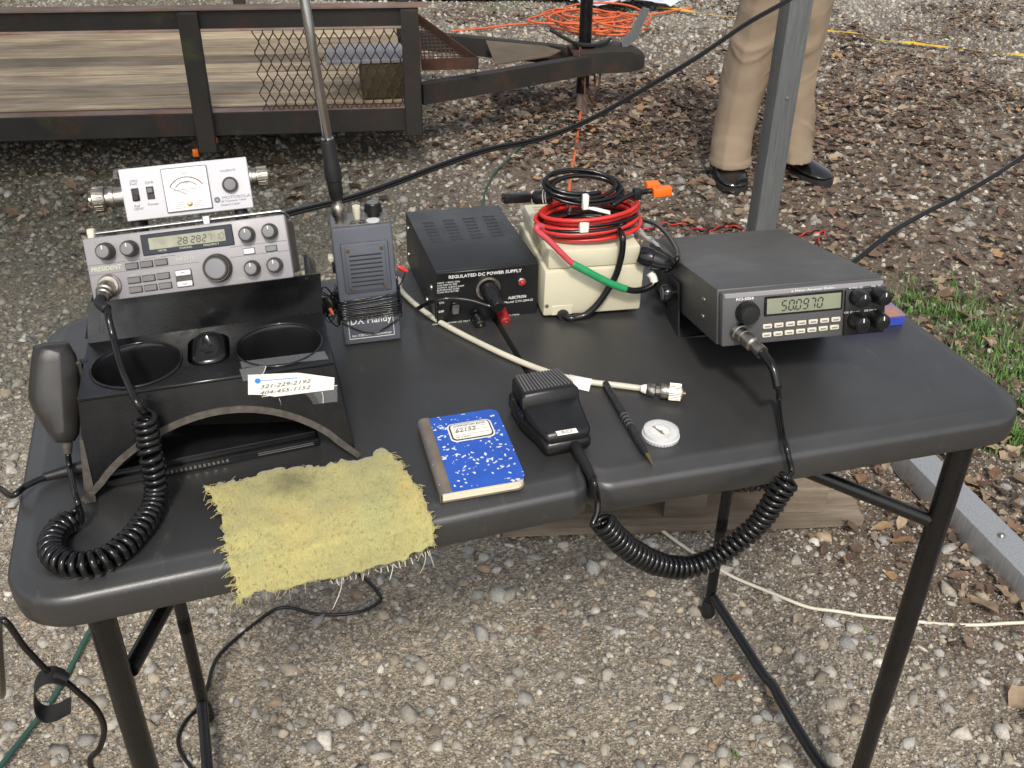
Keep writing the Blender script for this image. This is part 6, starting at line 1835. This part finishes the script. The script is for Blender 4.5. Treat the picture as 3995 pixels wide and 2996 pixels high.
x, z = pf5(1420, 640, -.006); knob(fpl, x, z, .0131, .012, 0, 'knob_dark', 'knob_face', 48, 'tuning_knob', False)
def btn(a, b_, m_, w_=.0058, h_=.0028):
    x, z = pf5(a, b_); MB().box(x - w_ - .0004, x + w_ + .0004, -.0004, .0001, z - h_ - .0004, z + h_ + .0004).build('button_surround', K['ink'], fpl, 0)
    return MB().rbox(x - w_, x + w_, -.0022, -.0002, z - h_, z + h_, .0006, 1).build('button', K[m_], fpl)
for a, b_ in ((560, 620), (708, 600), (857, 580), (585, 762), (732, 742), (880, 720), (602, 858), (752, 838), (902, 818)): btn(a, b_, 'silver_dark')
btn(1750, 468, 'silver_lite', .0052, .0026); btn(1975, 440, 'knob_face', .0052, .0026)
x, z = pf5(1092, 742); MB().rbox(x - .0078, x + .0078, -.0010, .0001, z - .0083, z + .0083, .0005, 1).build('rocker_frame', K['knob_dark'], fpl)
for sg, b_ in ((1, 690), (-1, 798)):
    bt = MB().rbox(x - .0072, x + .0072, -.0026, -.0009, z + sg * .0052 - .0026, z + sg * .0052 + .0026, .0006, 1).build('button', K['silver_lite'], fpl)
    ar = MB(); ar.tube([(x - .002, -.0028, z + sg * .0046), (x, -.0028, z + sg * .0060), (x + .002, -.0028, z + sg * .0046)], .0003, 4); ar.build('arrow', K['ink_grey'], bt, 0)
x, z = pf5(145, 678); text('PRESIDENT', .0042, K['pale_print'], fpl, (x, -.0003, z - .0004), width=.029, shear=.2, bold=.00015)
x, z = pf5(1005, 565); text('HR2510', .0036, K['pale_print'], fpl, (x, -.0003, z - .0004), width=.0175, shear=.2)
for a, b_, s_ in ((160, 390, 'VOL'), (265, 368, 'SQ'), (470, 345, 'MIC GAIN'), (500, 582, 'SPLIT'), (655, 562, 'RIT'), (800, 545, 'BEEP'), (545, 722, 'SCAN'), (690, 702, 'BAND'), (840, 680, 'LOCK'), (1720, 540, 'SQL'), (1950, 505, 'RF GAIN'), (1640, 755, 'METER')):
    x, z = pf5(a, b_); text(s_, .0016, K['pale_print'], fpl, (x, -.0003, z))
# mic socket and plug
x, z = pf5(335, 820); mx = Matrix.Translation((x, 0, z)) @ RX
mj = MB().lathe([(.0108, 0), (.0112, .001), (.0108, .003), (.0092, .004), (.0092, .006)], 28, mx).build('mic_socket', K['nickel'], fpl)
axp = Vector((-.10, -1, -.55)).normalized(); PMp = frame_axis((x - .001, -.005, z - .001), axp)
mpl = MB().lathe([(.0080, 0), (.0084, .003), (.0084, .009), (.0070, .010), (.0070, .014), (.0058, .015), (.0054, .020)], 22, PMp).build('mic_plug', K['brass'] if False else K['nickel'], fpl)
# handle bar across the top
hb0, hb1 = RPF.hit(*c5(95, 255), 1, .020), RPF.hit(*c5(2070, 50), 1, .020)
hzz = ph + .0042
hb = MB().tube(smooth_path([(.006, .020, hzz), (.05, .020, hzz), (pw - .02, .020, hzz), (pw - .006, .0215, hzz - .0005), (pw - .003, .028, hzz - .003), (pw - .003, .05, hzz - .006)], 6), .0017, 8).build('handle', K['chrome'], pr, 60)
MB().rbox(.0005, .0075, .0150, .0245, ph - .0015, ph + .0095, .0012, 1).build('handle_end', K['white_cord'], hb)
x, z = RPF.hit(*c5(1310, 118), 1, .014).x, 0
MB().rbox(x - .0038, x + .0038, .0125, .0200, ph - .001, ph + .0085, .001, 1).build('clip', K['chrome'], hb)

# ---- white meter on top of the silver radio
SO, SR_ = Vector((.1307, .329, .9155)), (-.3894, -.0273, -.04)
SW, SH, SD = .125, .0517, .060
SF = Fr(SO, SR_)
sw = thing('power_meter', 'white faced power meter box standing on the silver transceiver', 'meter', SO, SR_)
MB().rbox(.0005, SW - .0005, .0022, SD, .0005, SH - .0005, .0015, 2).build('case', K['silver_lite'], sw)
sfp = MB().rbox(0, SW, 0, .002, 0, SH, .0008, 1).build('faceplate', K['white_face'], sw)
def sf(a, b_, y=0.0):
    q = SF.hit(*cA(a, b_), 1, y); return q.x, q.z
for a, b_ in ((915, 590), (1668, 498)):
    x = SF.hit(*cA(a, b_ - 20), 2, 0).x
    for yy in (.010, SD - .012): MB().lathe([(.0062, 0), (.0056, -max(.006, RPF.l(SF.w((x, yy, 0))).z - ph - .0003))], 16, Matrix.Translation((min(max(x, .008), SW - .008), yy, 0))).build('rubber_foot', K['rubber'], sw)
# meter movement
xm0, zm1 = sf(1062, 185); xm1, zm1b = sf(1392, 150); xm0b, zm0 = sf(1112, 502); xm1b, zm0b = sf(1440, 465)
xa, xb, za, zb = (xm0 + xm0b) / 2, (xm1 + xm1b) / 2, (zm0 + zm0b) / 2, (zm1 + zm1b) / 2
mf = MB().rbox(xa, xb, -.0022, -.0001, za, zb, .0008, 1).build('meter_frame', K['ink_grey'], sfp)
md = MB().rbox(xa + .0009, xb - .0009, -.0026, -.0020, za + .0009, zb - .0009, .0003, 1).build('dial', K['meter_white'], mf)
mcx, mcz = (xa + xb) / 2, za + (zb - za) * .40; Rm = (xb - xa) * .40
def arcm(r_, a0, a1, m_, w_=.00035):
    MB().tube([(mcx + r_ * math.cos(rad(a)), -.0028, mcz + r_ * .9 * math.sin(rad(a))) for a in np.linspace(a0, a1, 22)], w_, 4).build('scale_arc', K[m_], md, 0)
arcm(Rm, 75, 152, 'ink'); arcm(Rm, 28, 75, 'ink_red', .0005); arcm(Rm * .72, 40, 145, 'ink')
mb = MB()
for i in range(19):
    a = rad(30 + i * 6.6); r1, r2 = Rm, Rm * (1.13 if i % 3 == 0 else 1.07)
    mb.tube([(mcx + r_ * math.cos(a), -.0028, mcz + r_ * .9 * math.sin(a)) for r_ in (r1, r2)], .0002, 3)
mb.build('scale_ticks', K['ink'], md, 0)
MB().box(mcx - Rm * .72, mcx + Rm * .72, -.0029, -.0027, mcz + .004, mcz + .0043).build('scale_line', K['ink'], md, 0)
MB().tube([(mcx - .001, -.0031, mcz - .001), (mcx - Rm * .88, -.0031, mcz + Rm * .42)], .00028, 4).build('needle', K['ink_grey'], md, 0)
MB().lathe([(.0030, 0), (.0028, .0012), (.0014, .0016)], 16, Matrix.Translation((mcx + .0005, -.0027, za + .0075)) @ RX).build('zero_screw', K['brass'], md)
text('WATT', .0022, K['ink_grey'], md, (mcx - .003, -.0028, mcz + Rm * 1.13 * .9 + .0008)); text('SWR', .0018, K['ink_grey'], md, (mcx - .0025, -.0028, mcz + .0095)); text('1 2 3 4 5', .0018, K['ink_grey'], md, (mcx - .006, -.0028, mcz + .0014))
for i in range(4):
    for c_ in (0, 1): MB().box(mcx - .014 + c_ * .018, mcx - .014 + c_ * .018 + .010, -.0028, -.0026, za + .0035 + i * .0018, za + .0039 + i * .0018).build('fine_print', K['ink_grey'], md, 0)
for a, b_ in ((883, 368), (990, 355)):
    x, z = sf(a, b_); s_ = MB().rbox(x - .0036, x + .0036, -.0006, .0001, z - .0064, z + .0064, .0003, 1).build('switch_slot', K['ink'], sfp)
    MB().rbox(x - .0026, x + .0026, -.0034, -.0005, z - .0056 if a < 900 else z, z - .0004 if a < 900 else z + .0050, .0006, 1).build('slider', K['plastic_gloss'] if a < 900 else K['silver_dark'], s_)
for s_, a, b_, hh_ in (('10W', 838, 282, .0026), ('Fwd', 842, 302, .0026), ('Ref', 876, 460, .0026), ('100W', 868, 483, .0026), ('SWR', 950, 292, .0026), ('Power', 973, 447, .0026), ('CALIBRATE', 1490, 205, .0020), ('MOTOROLA', 1506, 402, .0032), ('CB Transceiver Tester', 1494, 424, .0020), ('Model S-1350A', 1498, 450, .0020)):
    x, z = sf(a, b_); text(s_, hh_, K['ink_grey'], sfp, (x, -.0003, z), width=.028 if s_ == 'MOTOROLA' else (.026 if s_.startswith('CB') else None), sx=1.1)
x, z = sf(1470, 405); MB().lathe([(.0030, 0), (.0030, .0003)], 20, Matrix.Translation((x, 0, z)) @ RX).build('logo', K['handy'], sfp, 0)
for dx in (-.0008, .0008): MB().tube([(x + dx - .0007, -.0005, z - .0012), (x + dx, -.0005, z + .0014), (x + dx + .0007, -.0005, z - .0012)], .0002, 4).build('logo_stroke', K['white_print'], sfp, 0)
x, z = sf(1562, 295); knob(sfp, x, z, .0078, .006, 0, 'knob_dark', 'knob_face', 24, mark=False)
# connectors at both ends
q = SF.hit(*cA(775, 385), 0, 0.0); zc = SH * .45
for side_, L_ in ((-1, .031), (1, .017)):
    X = Matrix.Translation((0 if side_ < 0 else SW, SD * .30, zc + (.002 if side_ < 0 else .008))) @ Matrix.Rotation(math.pi / 2 * side_, 4, 'Y') @ Matrix.Diagonal((1.3, 1.3, 1.12, 1))
    cbm = MB()
    if side_ < 0: cbm.lathe([(.0095, 0), (.0095, .0015), (.0078, .002), (.0078, .0090), (.0090, .0095), (.0090, .0130), (.0070, .0135), (.0070, .0165), (.0092, .0170), (.0098, .0185), (.0098, .0270), (.0090, .0280), (.0040, .0282), (.0040, .031)], 26, X)
    else: cbm.lathe([(.0090, 0), (.0090, .002), (.0072, .0025), (.0072, .006), (.0078, .0065), (.0078, .0165), (.0060, .017), (.0060, .012), (.002, .0118)], 26, X)
    cn_ = cbm.build('connector', K['nickel'], sw)
    kn = MB()
    for i in range(26):
        a = 2 * math.pi * i / 26; r_ = .0098 if side_ < 0 else .0078
        kn.tube([X @ Vector((r_ * math.cos(a), r_ * math.sin(a), zz)) for zz in ((.019, .0265) if side_ < 0 else (.0075, .016))], .00045, 4)
    kn.build('knurling', K['chrome'], cn_, 0)
for zz in (SH - .010, SH * .2): MB().lathe([(.0022, 0), (.0018, .0014)], 10, Matrix.Translation((SW, .014, zz)) @ Matrix.Rotation(math.pi / 2, 4, 'Y')).build('screw', K['chrome'], sw)

# ---- microphone clipped to the left side of the console
cM2 = crop(0, 1150, .5426)
mc = CF.w((xl(.055) - .030, .055, .055))
vdir = Vector((mc.x - CAM.x, mc.y - CAM.y, 0)).normalized(); vn = (vdir * .9 + Vector((0, 0, -.42))).normalized()
def mpx(a, b_): return onpl(*cM2(a, b_), mc, vn)
out2 = [(238, 372), (300, 352), (470, 336), (500, 350), (548, 430), (574, 520), (582, 700), (580, 900), (572, 1000), (540, 1050), (470, 1062), (392, 1062), (330, 985), (232, 830), (203, 745), (205, 660), (222, 480)]
ring0 = [mpx(*p) for p in out2]
cen = sum(ring0, Vector()) / len(ring0)
mic2 = thing('hand_microphone', 'worn dark hand microphone hanging on the left side of the console', 'microphone', cen)
R2 = [p - cen for p in ring0]
def sc_ring(k, off): return [p * k + vn * off for p in R2]
mb = MB()
mb.rings([sc_ring(.80, .019), sc_ring(.94, .016), sc_ring(1.0, .009), sc_ring(1.0, .003), sc_ring(.985, -.002)], True, False)
mb.build('back_shell', K['plastic_black'], mic2, 45)
# front shell: rises to a soft ridge running down right of centre
K['mic_worn'] = mat('worn_dark_plastic', (.026, .024, .022), .34, var=.3, vs=40, bmp=.2, bs=1200, rv=.06)
ra_, rb_ = mpx(425, 400) - cen, mpx(452, 985) - cen
axr = rb_ - ra_
def tgt(p):
    t = min(max((p - ra_).dot(axr) / axr.length_squared, .03), .97); return ra_ + axr * t
fm2 = MB()
fm2.rings([[p.lerp(tgt(p), k) - vn * off for p in R2] for k, off in ((.015, .0018), (.05, .0055), (.13, .0095), (.26, .0122), (.60, .0148), (.92, .0162), (.995, .0164))], False, True)
fm2.build('front_shell', K['mic_worn'], mic2, 38)
p_ = mpx(600, 540) - cen; cl2 = MB().rbox(-.007, .007, -.004, .004, -.010, .010, .001, 1).build('clip', K['plastic_black'], mic2, 40, p_ + vn * .004)
p_ = mpx(575, 540) - cen; MB().rbox(-.0025, .0025, -.003, .003, -.010, .010, .0008, 1).build('talk_bar', K['knob_dark'], mic2, 40, p_ - vn * .004)
p_ = mpx(570, 905) - cen; MB().lathe([(.0022, 0), (.0016, .0016)], 10, frame_axis(p_ - vn * .003, -vn)).build('screw', K['nickel'], mic2)
# cord: boot, straight part, coil lying on the deck, coil up the front, straight run to the radio plug
bt0, bt1 = mpx(480, 1050), mpx(488, 1140)
MB().tube([p - cen for p in (bt0, bt0.lerp(bt1, .5), bt1)], [.0052, .0046, .0036], 10).build('strain_relief', K['worn_edge'], mic2, 60)
dl = lambda a, b_, h_: on_deck(*cQ(a, b_), h_)
frontz = lambda a, b_, y: CF.w(CF.hit(*cQ(a, b_), 1, y))
st1 = [bt1, onpl(*cM2(510, 1290), mc, vn), dl(470, 1080, .030), dl(510, 1190, .020), dl(520, 1250, .012)]
st1 = [bt1, onpl(*cM2(505, 1270), mc + Vector((0, -.004, 0)), vn), dl(468, 1090, .034), dl(498, 1190, .018), dl(498, 1245, .010), dl(478, 1250, .009)]
MB().tube([p - cen for p in smooth_path(st1, 7)], .0028, 9).build('cord', K['cord'], mic2, 180)
cp3 = [dl(470, 1228, .010), dl(425, 1240, .011), dl(360, 1290, .011), dl(318, 1375, .011), dl(335, 1450, .011), dl(420, 1500, .011), dl(540, 1505, .011), dl(660, 1465, .011), dl(780, 1375, .011), dl(880, 1260, .011), dl(945, 1150, .011), ony(*cQ(964, 1060), .0905), ony(*cQ(960, 985), .0935), ony(*cQ(948, 915), .0955), frontz(930, 830, -.018), frontz(915, 740, -.012), frontz(900, 650, -.009), frontz(890, 590, -.008)]
cc3 = coil_path(smooth_path(cp3, 12), .0085, .0072, 14)
MB().tube([p - cen for p in cc3], .0031, 7).build('coiled_cord', K['cord'], mic2, 180)
plg = RPF.w(PMp @ Vector((0, 0, .019)))
def lerp_px(p0, p1, a, b_):
    u, v_ = cQ(a, b_); f_ = (b_ - 110) / ((1134 - 1250) / .6329 - 110)
    return att(u, v_, (p0 - CAM).length * (1 - f_) + (p1 - CAM).length * f_ - .006)
st3 = [cc3[-1], frontz(880, 560, -.012), frontz(830, 480, -.008), CF.w(q_on(770, 350, 2, HT + .012)), CF.w(q_on(730, 230, 2, HT + .022)), CF.w(q_on(700, 110, 2, HT + .030)), lerp_px(CF.w(q_on(700, 110, 2, HT + .030)), plg, 672, 0), lerp_px(CF.w(q_on(700, 110, 2, HT + .030)), plg, 658, -70), plg - (RPF.R @ axp) * -.008, plg]
MB().tube([p - cen for p in smooth_path(st3, 8)], .0032, 9).build('cord', K['cord'], mic2, 180)
MB().tube([p - cen for p in smooth_path(st3[-3:], 6)], .0050, 9).build('plug_boot', K['rubber'], mic2, 180)

# ================================================================== HANGING CABLES
tw = thing('feed_cable', 'pair of black cables sagging from the steel post towards the silver radio', 'cable', (0, 0, 0))
P_ = [att(u, v_, t) for u, v_, t in ((950, 905, 1.16), (1120, 838, 1.24), (1400, 760, 1.38), (1700, 652, 1.50), (1900, 588, 1.58), (2100, 542, 1.66), (2300, 465, 1.74), (2500, 358, 1.82), (2700, 235, 1.90), (2900, 98, 1.97), (3080, 0, 2.02), (3300, -140, 2.08), (3600, -350, 2.15), (4100, -760, 2.3))]
Ps_ = smooth_path(P_, 8)
tw.location = Ps_[0]
for k, off in ((0, .0023), (1, -.0023)):
    MB().tube([p - Ps_[0] + Vector((0, 0, off)) + Vector((0, .003, 0)) * math.sin(i * .25) for i, p in enumerate(Ps_)], .0026, 8).build('strand', K['cord'], tw, 180)
cable('antenna_cable', 'single black cable rising to the right from behind the wide black radio', 'cable',
      [att(u, v_, t) for u, v_, t in ((3240, 1095, 1.50), (3350, 1008, 1.55), (3480, 905, 1.62), (3620, 825, 1.70), (3740, 765, 1.76), (3880, 685, 1.83), (3995, 608, 1.9), (4200, 470, 2.0), (4700, 100, 2.3), (5300, -500, 2.8))], .0040, 'cord')
# cable falling off the left edge of the deck, with a hook-and-loop tie further down
usb_pts = [on_deck(300, 1826, .006), on_deck(240, 1842, .006), on_deck(160, 1868, .007), on_deck(95, 1900, .007), on_deck(45, 1935, .004)]
usb_pts += [Vector((-.035, .20, .70)), Vector((-.07, .15, .60)), Vector((-.055, .10, .53))]
lowp = [ony(u, v_, .03) for u, v_ in ((0, 2425), (100, 2530), (190, 2622), (250, 2655), (310, 2705), (370, 2760), (402, 2820), (404, 2870), (385, 2925), (352, 2962), (362, 3010), (400, 3080))]
allp = smooth_path(usb_pts + lowp, 8)
us = thing('charging_cable', 'black cable hanging off the left table edge with a curled hook-and-loop tie', 'cable', usb_pts[0])
o0 = usb_pts[0]
MB().tube([p - o0 for p in allp], .0030, 8).build('cable_jacket', K['cord'], us, 180)
pe = [on_deck(345, 1815, .006), on_deck(290, 1829, .006), on_deck(170, 1862, .0065)]
MB().tube([p - o0 for p in pe], [.0062, .0062, .0040], 10).build('plug', K['rubber'], us, 60)
tq = [ony(*cL(a, b_), .026) for a, b_ in ((430, 850), (350, 825), (270, 850), (225, 930), (235, 1030), (290, 1085), (370, 1075), (440, 1040), (468, 1025))]
mb = MB(); rs = []
for p in smooth_path(tq, 6):
    rs.append([p - o0 + Vector((0, -.008, -.002)), p - o0 + Vector((0, .008, .002)), p - o0 + Vector((0.001, .008, .0035)), p - o0 + Vector((.001, -.008, -.0005))])
mb.rings(rs).build('hook_and_loop_tie', K['rubber'], us, 60)
MB().tube([p - o0 for p in (ony(*cL(340, 815), .028), ony(*cL(435, 850), .028))], .0062, 10).build('tie_wrap', K['rubber'], us, 60)

finish_texts()
bpy.context.view_layer.update()
